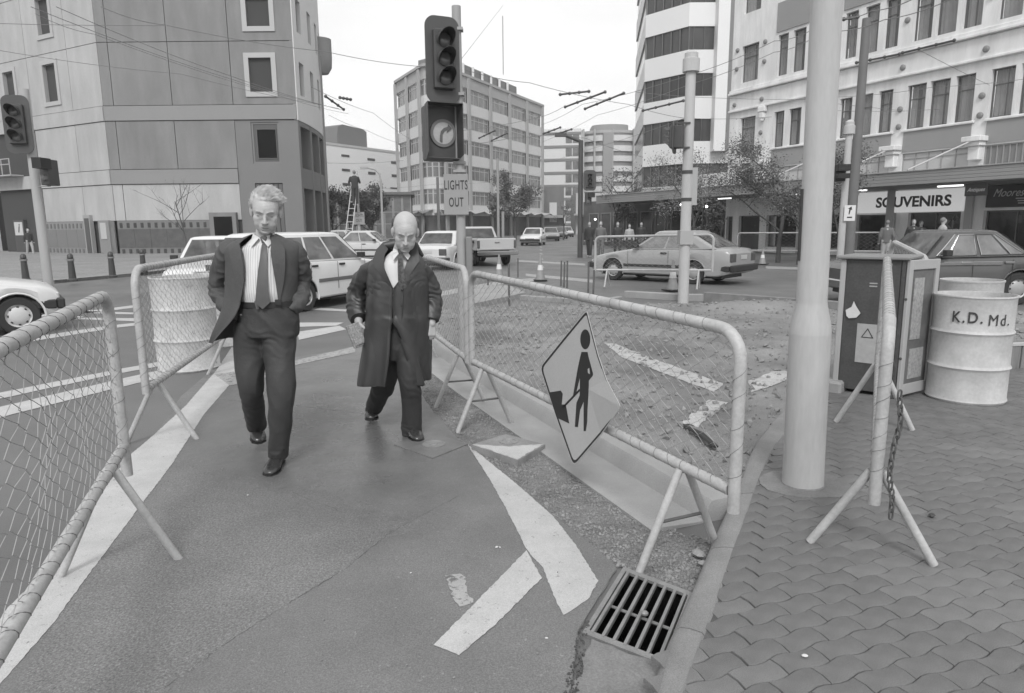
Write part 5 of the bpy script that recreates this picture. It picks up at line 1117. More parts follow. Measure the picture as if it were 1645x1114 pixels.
# ---------------------------------------------------------------- low white building left of it
wa, wb_ = P(520, 229, 122), P(650, 250, 140); wA = Vector((wa.x, 122)); wB = Vector((wb_.x, 140)); wd_ = (wB - wA); zt = wa.z
lw_ = thing('white_car_park_block', 'plain white building with small dark slot openings and a dark rooftop plant room', 'building', (wA.x, wA.y, 0), math.atan2(wd_.y, wd_.x))
L_ = wd_.length; b = MB(); b.box(-20, L_ + 4, 0, 18, 0, zt); b.build('wall', M('white_wall', .80, rough=.7, nz=.04, ns=.1), lw_)
slots = []
for px0, px1, py0, py1 in ((548, 561, 248, 253), (590, 602, 254, 259), (628, 636, 259, 264), (549, 562, 271, 276), (591, 603, 276, 281), (629, 637, 280, 285), (550, 563, 294, 299), (592, 604, 298, 303), (627, 638, 301, 304)):
    d = ray(px0, py0); 
    def onw(px, py):
        d = ray(px, py); u = wd_.normalized(); n = Vector((-u.y, u.x)); t = wA.dot(n) / (d.x * n.x + d.y * n.y); return (Vector((d.x * t, d.y * t)) - wA).dot(u), H + d.z * t
    a, c_ = onw(px0, py0), onw(px1, py1); b = MB(); b.box(a[0], c_[0], -.06, .05, c_[1], a[1]); b.build('slot_opening', M('slot_dark', .07), lw_)
b = MB()
a = onw(568, 235)[0]; c_ = onw(615, 240)[0]; b.prism([(a, 0), (c_, 0), (c_, 3.6), (c_ - 1, 4.0), (a + 1.5, 4.3), (a + .3, 3.8), (a, 2)], -12, -4, Matrix.Translation((0, 0, zt)) @ RX90); b.build('plant_room', M('plant_room', .12, rough=.7), lw_)
b = MB(); b.box(-20, L_ + 4, -.1, .1, zt - .3, zt + .1); b.build('parapet', M('parapet_w', .5), lw_)
# glazed pavilion
gA = P(520, 380, 78); gl = thing('glazed_pavilion', 'low glass fronted hall with grid glazing between the pale corner building and the office block', 'building', (-21.6, 78, 0), math.radians(8))
zp = P(600, 309, 79).z
b = MB(); b.box(0, 10.5, .5, 9, 0, zp - .3); b.build('core', M('pav_dark', .07, nz=.4, ns=.5), gl); b = MB(); b.box(-.3, 10.8, -.3, 9, zp - .3, zp); b.build('roof', M('pav_roof', .14), gl)
for k in range(10): window(gl, .1 + k * 1.03, 1.1 + k * 1.03, .2, zp - .35, .1, -1, .05, bars=(.35, .62), fm=M('pav_frame', .33), gm=m_og, fw=.09)
# right-hand distance: pale stepped block and a round-ended tower
sb_ = thing('pale_stepped_block', 'pale office block with thin dark floor lines right of the corner office block', 'building', (P(868, 300, 150).x, 150, 0), math.radians(-8))
zt = P(880, 208, 150).z; b = MB(); b.box(-1, 8.6, .1, 16, 0, zt); b.build('wall', M('pale_block', .62, rough=.7), sb_)
n = 8
for k in range(n):
    z = zt * (k + .9) / n; b = MB(); b.box(-1, 8.65, -.06, .12, z - .9, z - .4); b.build('floor_line', M('floor_line', .2), sb_)
    for j in range(2): b = MB(); b.box(5.4 + j * 1.5, 6.7 + j * 1.5, -.02, .12, z - 2.6, z - 1.0); b.build('window', m_og, sb_)
db_ = thing('small_dark_shop', 'small darker building with pale door low at the end of the street', 'building', (P(874, 370, 135).x, 134, 0)); zt = P(880, 300, 134).z
b = MB(); b.box(0, 3.8, 0, 6, 0, zt); b.build('wall', M('dk_shop', .16, nz=.2, ns=.5), db_); b = MB(); b.box(1.0, 2.4, -.1, .05, 2.2, zt - 3); b.build('window', m_obl, db_); b = MB(); b.box(-.5, 6.5, -1.6, .0, 3.0, 3.5); b.build('awning', m_ob, db_)
tw = thing('round_ended_tower', 'distant apartment tower with curved white balconies left of the striped tower', 'building', (P(983, 300, 185).x, 190, 0)); zt = P(983, 198, 185).z
R_ = 7.9; plan_r = [(R_ * 1.02 * math.cos(a), 5.5 * math.sin(a)) for a in [math.pi + k * math.pi / 14 for k in range(15)]] + [(R_, 10), (-R_, 10)]
b = MB(); b.prism([(x * .93, y * .93) for x, y in plan_r], 0, zt - 2.0); b.build('core', M('tower_core', .17, rough=.4, nz=.3, ns=.4), tw)
n = 8; fh = (zt - 3) / 9.5
for k in range(9): b = MB(); b.prism(plan_r, zt - 3 - k * fh - .55 * fh, zt - 3 - k * fh); b.build('balcony_band', m_obl, tw)
b = MB(); b.box(-2.6, -.2, -6.6, 0, 0, zt - 2.5); b.build('stair_shaft', M('shaft', .24), tw)
for x in (-7.6, -4.7, -.0, 5.6): b = MB(); b.box(x - .2, x + .2, -5.6, 3, 0, zt - 1.5); b.build('pier', m_ob, tw)
b = MB(); b.prism([(x * .96, y * .96) for x, y in plan_r], zt - 2.4, zt - 1.7); b.build('roof_slab', m_ob, tw)
b = MB(); b.prism([(x * .6, y * .6) for x, y in plan_r], zt - 1.7, zt); b.build('roof_plant', M('shaft', .24), tw)
# more dark shop fronts and street edge down the far road (left side of the street)
lfb = thing('low_street_shops', 'low shop row with verandas far down the street on the right side', 'building', (P(925, 370, 120).x, 120, 0)); b = MB(); b.box(0, 7, 0, 10, 0, 7); b.build('wall', M('shop_row_w', .42), lfb); b = MB(); b.box(-.5, 7, -2, 0, 3.2, 3.5); b.build('veranda', m_ob, lfb)
b = MB(); b.box(.5, 6.5, -.05, .05, .2, 3.0); b.build('shopfront', m_glassd, lfb)
# rear context so nothing opens onto an empty horizon
for k, (x, y, w_, d_, h_, lab) in enumerate(((-160, 190, 60, 20, 18, 'long grey block far beyond the plaza, behind the panelled building'), (60, 130, 60, 25, 22, 'grey block far behind the ornate building'))):
    t = thing('background_block', lab, 'building', (x, y, 0)); b = MB(); b.box(0, w_, 0, d_, 0, h_); b.build('wall', m_ob, t)
    for j in range(int(w_ / 4)):
        for i in range(int(h_ / 4)):
            b = MB(); b.box(j * 4 + 1, j * 4 + 3, -.08, .05, i * 4 + 1.2, i * 4 + 3); b.build('window', m_og, t)
# ================================================================ TREES
m_bark = M('bark', .08, rough=.9, nz=.3, ns=8)
m_leafs = [M('leaf_dark', .08, rough=.7), M('leaf_mid', .15, rough=.7), M('leaf_pale', .26, rough=.7)]
def tree(label, x, y, h_, trunk=.07, spread=1.6, n_leaf=900, leaf=.09, density=.5, seed=1, z0=0, first=.35, mat=1, group='street trees', upright=.5, lean=0):
    rr = random.Random(seed); t = thing('street_tree', label, 'tree', (x, y, z0), 0, group); b = MB(); tips = []
    def grow(p, d, L, r, lev):
        pts = [p]; q = p.copy(); dd = d.copy()
        for k in range(4):
            dd = (dd + Vector((rr.uniform(-.16, .16), rr.uniform(-.16, .16), rr.uniform(-.05, .12)))).normalized(); q = q + dd * (L / 4); pts.append(q.copy())
        b.tube(pts, [r * (1 - .55 * k / 4) for k in range(5)], 6 if lev < 2 else 4, cap=False)
        if lev >= 1: tips.extend(pts[1:])
        if lev < 3:
            for k in range(rr.randint(2, 4) + (lev == 0) * 3):
                a = rr.uniform(0, 6.28); f = rr.uniform(.35 if lev else first, 1); i = min(3, int(f * 4)); bp = pts[i].lerp(pts[i + 1], f * 4 - i)
                nd_ = (dd * upright + Vector((math.cos(a), math.sin(a), rr.uniform(.1, .7))) * (1 - upright) * 1.5).normalized(); grow(bp, nd_, L * rr.uniform(.42, .62) * (spread / 1.6 if lev == 0 else 1), r * .42, lev + 1)
    grow(Vector((0, 0, 0)), Vector((lean, 0, 1)).normalized(), h_ * .62, trunk, 0)
    b.build('trunk', m_bark, t, smooth=True)
    for mi in range(2):
        lf = MB()
        for k in range(n_leaf // 2):
            p = rr.choice(tips) + Vector((rr.gauss(0, .16), rr.gauss(0, .16), rr.gauss(0, .14))) * (h_ / 4)
            if p.z < h_ * .28: continue
            u = Vector((rr.uniform(-1, 1), rr.uniform(-1, 1), rr.uniform(-.6, .6))).normalized(); v = u.cross(Vector((rr.uniform(-1, 1), rr.uniform(-1, 1), rr.uniform(-1, 1)))).normalized(); s_ = leaf * rr.uniform(.5, 1.2)
            lf.add([p - u * s_ * .5, p + v * s_ * .35, p + u * s_ * .5, p - v * s_ * .35], [(0, 1, 2, 3)])
        lf.build('foliage', m_leafs[max(0, min(2, mat - 1 + mi))], t, kind='stuff')
    return t
def at(px, Y): q = P(px, 380, Y); return q.x, Y
x, y = at(1118, 36); tree('sparse pale leaved street tree behind the slim capped pole', x, y, 5.6, .09, 1.7, 4200, .085, seed=3, mat=2, upright=.55)
x, y = at(1070, 42); tree('thin young tree left of the slim capped pole before the white tower wall', x, y, 5.4, .06, 1.2, 1600, .09, seed=14, mat=2)
x, y = at(1252, 28); tree('bushy dark street tree just left of the thick pole', x, y, 5.3, .10, 2.1, 14000, .07, seed=5, mat=1, upright=.4)
x, y = at(1285, 26.5); tree('second bushy tree partly hidden by the thick pole', x, y, 4.6, .08, 1.8, 9000, .07, seed=6, mat=1, upright=.4)
x, y = at(1350, 27); tree('small tree between the thick pole and the dark wire pole', x, y, 3.9, .06, 1.5, 2600, .08, seed=7, mat=1)
x, y = at(1135, 34); tree('dark evergreen shrub under the canopy right of the capped pole', x, y, 3.0, .07, 1.3, 3600, .12, seed=8, mat=0, first=.1)
x, y = at(985, 48); tree('slender nearly bare tree in front of the round ended tower', x, y, 6.2, .10, 1.3, 900, .12, seed=9, mat=1)
x, y = at(1020, 50); tree('twiggy street tree in front of the far end of the canopy', x, y, 5.2, .07, 1.6, 1500, .13, seed=10, mat=1)
x, y = at(828, 80); tree('round leafy tree on the pavement below the office block', x, y, 6.6, .16, 2.2, 5200, .22, seed=11, mat=1, upright=.4)
x, y = at(805, 84); tree('smaller leafy tree left of the round tree below the office block', x, y, 5.2, .12, 2.0, 2600, .22, seed=12, mat=1)
x, y = at(560, 60); tree('dark leafy tree behind the ladder and street worker', x, y, 5.6, .12, 2.1, 5000, .18, seed=15, mat=0, upright=.4)
x, y = at(600, 62); tree('dark leafy tree between the ladder and the glazed pavilion', x, y, 4.8, .12, 1.9, 4000, .18, seed=16, mat=0, upright=.4)
x, y = at(535, 58); tree('low dark tree beside the curved end of the pale building', x, y, 4.2, .1, 1.6, 3000, .16, seed=17, mat=0)
x, y = at(301, 37); tree('small leafless tree with fine twigs before the pale panelled wall', x, y, 5.0, .05, 1.5, 60, .05, seed=18, mat=1, upright=.5)
x, y = at(905, 75); tree('bare tree at the island beside the dark lamp post', x, y, 4.2, .09, 1.6, 300, .14, seed=19, mat=1)
# ================================================================ OVERHEAD WIRES
m_ow = M('overhead_wire', .18, rough=.5)
ZW = 6.2
def wire(label, px, zs=ZW, r=.011, sag=.06, parent=None):
    zs = zs if isinstance(zs, (list, tuple)) else [zs] * len(px); P_ = [G(x, y, z) for (x, y), z in zip(px, zs)]; pts = []
    for a, c_ in zip(P_[:-1], P_[1:]):
        for k in range(8): t = k / 8; q = a.lerp(c_, t); q.z -= sag * 4 * t * (1 - t); pts.append(q)
    pts.append(P_[-1]); o = P_[0]; b = MB(); b.tube([p - o for p in pts], r * .72, 4); ob = b.build('overhead_wire', m_ow, loc=o); return tag(ob, label, 'wire', 'overhead trolley wires')
wire('upper of the paired wires crossing the left building down to the right', [(90, 11), (367, 121), (550, 177)])
wire('lower of the paired wires crossing the left building down to the right', [(49, 11), (367, 126), (545, 175)])
wire('third wire crossing the left building just above the lowest one', [(56, 22), (151, 55), (437, 150), (560, 183)], r=.009)
wire('long wire from the top left, passing the thin dark pole towards the signal head', [(162, 11), (264, 40), (523, 83), (690, 108)])
wire('almost level wire joining the left edge to the small white clamp', [(-30, 37), (264, 41)], r=.009, sag=.02)
wire('faint wire slanting low across the dark wall of the left building', [(-20, 78), (290, 119), (524, 170)], r=.009)
wire('wire from beside the thin dark pole down behind the arrow box', [(500, 140), (600, 182), (660, 224)], r=.012)
wire('lower wire between the thin dark pole and the office block', [(528, 185), (590, 210), (648, 232)], r=.012)
wire('level wire in front of the white slotted building', [(525, 262), (648, 258)], 6.2, r=.014, sag=.1)
wire('wire in front of the pavilion roof to the office block', [(528, 308), (600, 304), (700, 296), (800, 292)], 5.4, r=.014)
wire('short steep wire rising from the signal head to the top of the sky', [(742, 94), (808, 9)], [4.2, 8.5], r=.008, sag=0)
wire('long wire over the office block roof crossing the open sky to the striped tower', [(746, 112), (850, 133), (1010, 168), (1100, 190)], r=.013)
wire('first sloping wire over the sky into the white tower', [(872, 200), (935, 168), (1110, 120), (1244, 66), (1305, 48)], r=.011)
wire('second sloping wire just below the first over the white tower', [(872, 228), (960, 185), (1110, 135), (1244, 84), (1305, 62)], r=.011)
wire('wire ending at the canopy stays left of the capped pole', [(872, 262), (960, 236), (1100, 190), (1240, 188)], r=.012)
wire('level span wire behind the thick pole reaching the upper boss', [(1020, 148), (1134, 157), (1290, 160), (1450, 178)], 6.4, r=.011, sag=.02)
wire('slanting span wire right of the tall dark pole down to a boss', [(1476, 80), (1590, 137)], 6.6, r=.011, sag=.02)
wire('upper trolley wire at the top right, left end behind the thick pole', [(1345, 30), (1400, 18), (1480, -8)], r=.014)
wire('lower trolley wire at the top right ending at the picture top', [(1345, 50), (1420, 32), (1530, -2)], r=.014)
wire('wire rising to the right edge below the cornice line', [(1345, 156), (1500, 140), (1680, 122)], 6.4, r=.011)
wire('lowest faint wire across the front of the ornate windows', [(1345, 178), (1500, 176), (1590, 171)], 6.3, r=.010)
wire('far wires fanning from the office block towards the round tower', [(740, 210), (860, 190), (905, 172)], r=.014)
wire('far wire from the office block edge down past the tower top', [(872, 212), (940, 222), (1030, 252)], r=.016)
wire('far wire crossing the office block level with its third floor', [(745, 232), (820, 222), (905, 212)], r=.016)
# insulators and hangers on the wires
def hanger(label, px0, py0, px1, py1, r=.035, n=3, z=ZW):
    a, c_ = G(px0, py0, z), G(px1, py1, z); b = MB(); b.tube([Vector((0, 0, 0)), c_ - a], r, 6)
    for k in range(n + 1): q = (c_ - a) * k / n; b.ball(q, r * 1.8, 6, 4)
    return tag(b.build('wire_insulator', M('insulator', .07, rough=.5), loc=a), label, 'insulator', 'wire fittings')
for L_ in (('dark insulator bar right of the thin dark pole, upper', 523, 155, 552, 176), ('short insulator in the left sky above the slotted building', 546, 157, 563, 160), ('left insulator bar alone in the central sky', 900, 152, 946, 147), ('long insulator bar below it in the central sky', 908, 172, 972, 148), ('thin insulator bar right of the long one in the central sky', 940, 175, 1002, 150),
    ('insulator bar in front of the office block, left', 770, 222, 795, 210), ('insulator bar in front of the office block, right', 790, 226, 815, 214), ('insulator bar at the striped tower edge', 1033, 178, 1098, 162), ('upper ribbed insulator bar in front of the ornate building', 1376, 101, 1445, 87), ('ribbed insulator bar continuing right in front of the ornate cornice', 1450, 85, 1533, 65),
    ('small fitting at the upper dark pole on the curtained windows', 1345, 33, 1378, 27), ('small fitting on the office block far right', 873, 215, 900, 205), ('small dark fitting by the round tower lamp', 893, 216, 918, 208)):
    hanger(L_[0], *L_[1:], r=.028 if L_[1] > 1300 else .035)
# ================================================================ VEHICLES
m_tyre = M('tyre', .025, rough=.8); m_rim = M('rim', .34, rough=.4, metal=.2); m_chrome = M('chrome', .45, rough=.15, metal=1.0); m_trim = M('trim_black', .025, rough=.5)
m_cglass = M('car_glass', .15, rough=.05, spec=.9, nz=.5, ns=2.5); m_tail = M('tail_lamp', .08, rough=.15, spec=.7); m_head = M('head_lamp', .5, rough=.08, spec=.8); m_plate = M('number_plate', .45, rough=.4)
def lerp_prof(pr, x):
    for a, b in zip(pr[:-1], pr[1:]):
        if x <= b[0]:
            t = (x - a[0]) / max(1e-6, b[0] - a[0]); return a[1] + (b[1] - a[1]) * t
    return pr[-1][1]
def wheel(parent, x, y, r, side, mrim=None):
    b = MB(); W_ = .09; mt = Matrix.Translation((x, y, r)) @ Matrix.Rotation(-side * math.pi / 2, 4, 'X')
    b.lathe([(r * .62, -W_), (r * .93, -W_), (r, -W_ * .7), (r, W_ * .7), (r * .93, W_), (r * .62, W_), (r * .6, W_ * .9)], 28, m=mt, cap=False); w_ = b.build('wheel', m_tyre, parent, smooth='auto')
    b = MB(); b.lathe([(r * .63, W_ * .95), (r * .60, W_ * .70), (r * .52, W_ * .55), (r * .40, W_ * .85), (r * .16, W_ * .95), (.001, W_ * 1.0)], 24, m=mt, cap=False); b.build('rim', mrim or m_rim, w_, smooth='auto')
    for k in range(8):
        a = k * math.pi / 4; b = MB(); b.box(-.016, .016, r * .40, r * .50, 0, .014, m=mt @ Matrix.Translation((0, 0, W_ * .62)) @ Matrix.Rotation(a, 4, 'Z')); b.build('rim_slot', m_trim, w_)
def car(label, cat, x, y, head, spec, mat, name='parked_car', group='cars on the roads', z=0.0, grille=False, detail=True):
    """head = compass angle of the nose, clockwise from +Y. Local +x forward, +y to its left."""
    t = thing(name, label, cat, (x, y, z), math.pi / 2 - math.radians(head), group); L, W = spec['L'], spec['W']; deck = spec['deck']; low = spec.get('low', .22); xf, xr = spec['wx']; R_ = spec['r']; belt = spec['belt']
    # lower body: stations along x, cross section of 14 points
    xs = sorted(set([-L / 2 + L * k / 44 for k in range(45)] + [xf + R_ * 1.18 * math.cos(a * math.pi / 10) for a in range(11)] + [xr + R_ * 1.18 * math.cos(a * math.pi / 10) for a in range(11)]))
    rings = []
    for X in xs:
        e = min(1, (L / 2 - abs(X)) / .30); taper = (1 - .10 * (1 - max(0, e)) ** 2) - .05 * (abs(X) / (L / 2)) ** 4; w_ = W / 2 * taper
        zt = lerp_prof(deck, X); zb = low + .10 * max(0, (abs(X) - L / 2 + .35) / .35)
        arch = 0
        for wx in (xf, xr):
            d = abs(X - wx)
            if d < R_ * 1.18: arch = max(arch, R_ + math.sqrt(max(0, (R_ * 1.18) ** 2 - d * d)) - .0)
        zs = max(zb, arch); endk = max(0, 1 - (L / 2 - abs(X)) / .06); zt_ = zt - .05 * endk
        mid = (zs * .45 + zt_ * .55); sh = zt_ - .04; cr = .025
        half = [(0, zb), (w_ * .6, zb), (w_ * .62, max(zb, zs - .02)), (w_ * .955, zs), (w_ * .985, zs + .03), (w_ * 1.0, mid), (w_ * .985, sh - .05), (w_ * .955, sh), (w_ * .86, zt_ + .0), (w_ * .45, zt_ + cr * .8)]
        ring = [Vector((X, q[0], q[1])) for q in half] + [Vector((X, 0, zt_ + cr))] + [Vector((X, -q[0], q[1])) for q in reversed(half[1:])]
        rings.append(ring)
    b = MB(); b.loft(rings); body = b.build('body', mat, t, smooth='auto')
    for v in body.data.vertices: pass
    # cabin
    cab = spec['cab']   # x of: windscreen base, roof front, roof rear, rear base ; roof z
    x0, x1, x2, x3 = cab[:4]; rz = cab[4]; hw0 = W / 2 * .93; hw1 = W / 2 * .76; zb0 = lerp_prof(deck, x0) + .0; zb3 = lerp_prof(deck, x3) + .0
    def side_pt(X, f, off=0):   # f 0 belt, 1 roof, on the cabin side plane
        if X >= x1: zlo, zhi, xlim = None, None, None
        return None
    base = [(x0, zb0), (x3, zb3)]; rings = []
    nst = 14
    for k in range(nst + 1):
        f = k / nst; ff = f
        xa = x0 + (x1 - x0) * f; xb = x3 + (x2 - x3) * f; hz = zb0 + (rz - zb0) * f; hz3 = zb3 + (rz - zb3) * f; hw = hw0 + (hw1 - hw0) * f ** 1.15
        if f > .9: q = (f - .9) / .1; hz -= .0; 
        ring = []; n = 8; cf = .10 + .05 * f
        def corner(cx_, cy_, zc, sx, sy):
            return None
        pts = [(xa - .02, hw * .55, hz), (xa - .05, hw * .9, hz), (xa - .13, hw, hz), (xb + .13, hw, hz3), (xb + .05, hw * .92, hz3), (xb + .01, hw * .55, hz3), (xb, 0, hz3)]
        pts = [(xa, 0, hz)] + pts; ring = [Vector(p) for p in pts] + [Vector((p[0], -p[1], p[2])) for p in reversed(pts[1:-1])]
        rings.append(ring)
    last = [Vector((p.x * .93 + (x1 + x2) / 2 * .07, p.y * .90, rz + .028)) for p in rings[-1]]; rings.append(last); last2 = [Vector((p.x * .7 + (x1 + x2) / 2 * .3, p.y * .6, rz + .045)) for p in rings[-2]]; rings.append(last2)
    b = MB(); b.loft(rings, cap0=False); cabn = b.build('cabin', mat if spec.get('roofmat') is None else spec['roofmat'], t, smooth='auto')
    # windows as slightly proud glass on the cabin planes
    zbelt = max(zb0, zb3)
    def P3(side, u, f, off=.006):   # u 0 at windscreen base line to 1 at rear line at same height f
        xa = x0 + (x1 - x0) * f - .10; xb = x3 + (x2 - x3) * f + .10; X = xa + (xb - xa) * u; z0 = zb0 + (zb3 - zb0) * u; hw = hw0 + (hw1 - hw0) * f ** 1.15
        return Vector((X, side * (hw + off), z0 + (rz - z0) * f))
    def panel_(pts, name, mat_, parent=t, inward=None, th=.004):
        b = MB(); n = len(pts); nn = (pts[1] - pts[0]).cross(pts[2] - pts[1]).normalized() * th; b.add(pts + [p - nn for p in pts], [tuple(range(n)), tuple(reversed(range(n, 2 * n)))] + [(i, n + i, n + (i + 1) % n, (i + 1) % n) for i in range(n)]); return b.build(name, mat_, parent)
    f0, f1 = .07, .90
    for side in (1, -1):
        for (u0, u0t, u1, u1t) in spec['sw']:
            pts = []
            for f, a, c_ in ((f0, u0, u1), (.35, None, None), (.65, None, None), (f1, u0t, u1t)):
                pass
            lo = [P3(side, u0 + (u0t - u0) * k / 4, f0 + (f1 - f0) * k / 4) for k in range(5)]; hi = [P3(side, u1 + (u1t - u1) * k / 4, f0 + (f1 - f0) * k / 4) for k in range(5)]
            pts = lo + hi[::-1]
            panel_(pts, 'side_window', m_cglass)
            if spec.get('chrome'):
                b = MB(); q = pts + [pts[0]]; b.tube([p + Vector((0, side * .006, 0)) for p in q], .010, 4); b.build('window_trim', m_chrome, t)
    def fr(xA, zA, xB, zB, hwA, hwB, name, mt_, s_):   # windscreen or rear window across the car
        n = 5; pts = []
        lo = [Vector((xA, hwA * (2 * k / n - 1), zA)) for k in range(n + 1)]; hi = [Vector((xB, hwB * (1 - 2 * k / n), zB)) for k in range(n + 1)]; off = Vector((s_ * .012, 0, .008)); return panel_([p + off for p in lo + hi], name, mt_)
    g = lambda a, c_, f: a + (c_ - a) * f
    fr(g(x0, x1, .08), g(zb0, rz, .08), g(x0, x1, .93), g(zb0, rz, .93), hw0 * .86, hw1 * .88, 'windscreen', m_cglass, 1)
    fr(g(x3, x2, .10), g(zb3, rz, .10), g(x3, x2, .90), g(zb3, rz, .90), hw0 * .84, hw1 * .88, 'rear_window', m_cglass, -1)
    for wx in (xf, xr):
        for side in (1, -1): wheel(t, wx, side * (W / 2 - .115), R_, side, spec.get('rim'))
    if True:
        b = MB(); b.box(-L / 2 + .3, L / 2 - .3, -W / 2 + .22, W / 2 - .22, low - .06, low + .2); b.build('underbody', m_trim, t)
    bz = spec.get('bz', .42); bm = spec.get('bumper', m_trim)
    for s_, nm in ((1, 'front_bumper'), (-1, 'rear_bumper')):
        b = MB(); b.bbox(s_ * (L / 2 + .02) - .07, s_ * (L / 2 + .02) + .05, -W / 2 * .93, W / 2 * .93, bz - .09, bz + .08, .025); b.bbox(s_ * (L / 2 - .22) - .18, s_ * (L / 2 - .22) + .18, -W / 2 * .955, W / 2 * .955, bz - .08, bz + .06, .02); b.build(nm, bm, t, smooth='auto')
    zr_ = lerp_prof(deck, -L / 2 + .05); zf_ = lerp_prof(deck, L / 2 - .05)
    th_ = spec.get('tail', (.10, .20)); 
    for side in (1, -1):
        b = MB(); b.bbox(-L / 2 - .008, -L / 2 + .05, side * W * .36 - .14, side * W * .36 + .14, zr_ - th_[1], zr_ - th_[0] + .02, .01); b.build('tail_light', m_tail, t)
        b = MB(); b.bbox(L / 2 - .05, L / 2 + .008, side * W * .34 - .13, side * W * .34 + .13, zf_ - .20, zf_ - .06, .015); b.build('headlight', m_head, t)
        for dx in spec.get('handles', ()): b = MB(); b.bbox(dx - .09, dx + .09, side * (W / 2) - .01, side * (W / 2) + .022, belt - .14, belt - .10, .006); b.build('door_handle', m_trim if not spec.get('chrome') else m_chrome, t)
        for dx in spec.get('seams', ()): b = MB(); b.box(dx - .004, dx + .004, side * (W / 2 + .0035) - .003, side * (W / 2 + .0035) + .001, low + .15, belt - .06); b.build('door_seam', m_trim, t)
        mz = spec.get('mould')
        if mz: b = MB(); b.bbox(xr + R_ * 1.25, xf - R_ * 1.25, side * (W / 2) - .01, side * (W / 2) + .014, mz - .035, mz + .035, .006); b.build('side_moulding', spec.get('mouldmat', m_trim), t)
        b = MB(); b.bbox(x0 - .36, x0 - .24, side * (hw0 + .04), side * (hw0 + .18) if side > 0 else side * (hw0 + .04), zb0 + .04, zb0 + .15, .01) if side > 0 else b.bbox(x0 - .36, x0 - .24, -(hw0 + .18), -(hw0 + .04), zb0 + .04, zb0 + .15, .01); b.build('side_mirror', m_trim, t)
    b = MB(); b.bbox(-L / 2 - .014, -L / 2 - .004, -.19, .19, zr_ - .22, zr_ - .11, .002); b.build('number_plate', m_plate, t)
    if grille:
        b = MB(); b.bbox(L / 2 - .02, L / 2 + .006, -W * .22, W * .22, zf_ - .20, zf_ - .06, .01); gg = b.build('grille', m_trim, t)
        for k in range(5): b = MB(); b.box(L / 2 + .004, L / 2 + .012, -W * .21, W * .21, zf_ - .19 + k * .027, zf_ - .182 + k * .027); b.build('grille_bar', m_chrome, gg)
    # body sides have arch lips
    for wx in (xf, xr):
        for side in (1, -1):
            b = MB(); pts = [Vector((wx + R_ * 1.2 * math.cos(a * math.pi / 12), side * (W / 2 - .012), R_ + R_ * 1.2 * math.sin(a * math.pi / 12))) for a in range(-1, 14)]; b.tube(pts, .016, 5); b.build('wheel_arch_lip', mat, t)
            b = MB(); ya, yb = side * (W / 2 - .03), side * (W / 2 - .26); wl = [(wx + R_ * 1.16 * math.cos(a * math.pi / 14), R_ + R_ * 1.16 * math.sin(a * math.pi / 14)) for a in range(15)]
            b.add([(x_, ya, z_) for x_, z_ in wl] + [(x_, yb, z_) for x_, z_ in wl], [(i, i + 1, 16 + i, 15 + i) for i in range(14)] + [tuple(range(15, 30))]); b.build('wheel_well', m_trim, t)
    return t
def paintm(n, v, r=.22): return M(n, v, rough=r, spec=.6, nz=.05, ns=1.2)
HATCH = dict(L=4.35, W=1.69, r=.30, wx=(1.36, -1.15), belt=.93, deck=[(-2.18, .84), (-2.05, .93), (-1.2, .95), (.75, .91), (1.6, .78), (2.05, .68), (2.18, .60)], cab=(.85, .12, -.98, -1.80, 1.365), sw=[(.03, .10, .40, .42), (.43, .45, .86, .80)], handles=(-.28,), seams=(-.42, .85), mould=.46, tail=(.08, .28), bz=.44)
hg = Vector(((2.927 + 4.865) / 2, (19.911 + 18.189) / 2)); hd_ = math.degrees(math.atan2(2.927 - 4.865, 19.911 - 18.189))
car('pale grey three door hatchback crossing behind the distant barrier and capped pole', 'car', hg.x + .60, hg.y + .49, hd_, HATCH, paintm('paint_silver', .29))
WAG = dict(L=4.1, W=1.64, r=.29, wx=(1.3, -1.12), belt=.97, deck=[(-2.05, .95), (-1.2, .97), (.8, .93), (1.5, .86), (1.95, .78), (2.05, .70)], cab=(.92, .30, -1.65, -1.98, 1.45), sw=[(.03, .10, .36, .37), (.39, .40, .66, .66), (.69, .69, .93, .92)], handles=(.02, -.85), seams=(-.14, -.98, .82), mould=.56, mouldmat=M('moulding_grey', .12), tail=(.05, .30), bz=.45)
hh = math.radians(20); fwd = Vector((math.sin(hh), math.cos(hh))); rgt = Vector((fwd.y, -fwd.x)); wp_ = Vector((-3.93, 13.05)); ctr = wp_ + fwd * 1.12 - rgt * .72
car('white hatchback with an arm at its window, between the two walking men', 'car', ctr.x, ctr.y, 22, WAG, paintm('paint_white', .62), rim := None or 'x') if False else None
wcar = car('white hatchback with a dark body strip seen between the two walking men', 'car', ctr.x, ctr.y, 22, WAG, paintm('paint_white', .62))
SED = dict(L=4.3, W=1.64, r=.29, wx=(1.35, -1.2), belt=.90, deck=[(-2.15, .80), (-2.05, .88), (-1.3, .91), (.8, .88), (1.9, .78), (2.15, .68)], cab=(.85, .18, -.85, -1.35, 1.37), sw=[(.03, .10, .46, .47), (.49, .50, .95, .90)], handles=(.0, -.9), seams=(-.12, .8), mould=.5, tail=(.08, .30), bz=.42, chrome=True, bumper=m_chrome)
car('white sedan facing the camera behind the scabby drum, window above the barrier rail', 'car', -6.55, 15.6, 168, SED, paintm('paint_white', .62), grille=True)
fw2 = Vector((math.sin(math.radians(14)), math.cos(math.radians(14)))); rr2 = Vector((.033, .0))
car('white older sedan seen from behind, left of the central signal pole', 'car', P(716, 372, 26.4).x, 27.0, 15, SED, paintm('paint_white2', .55))
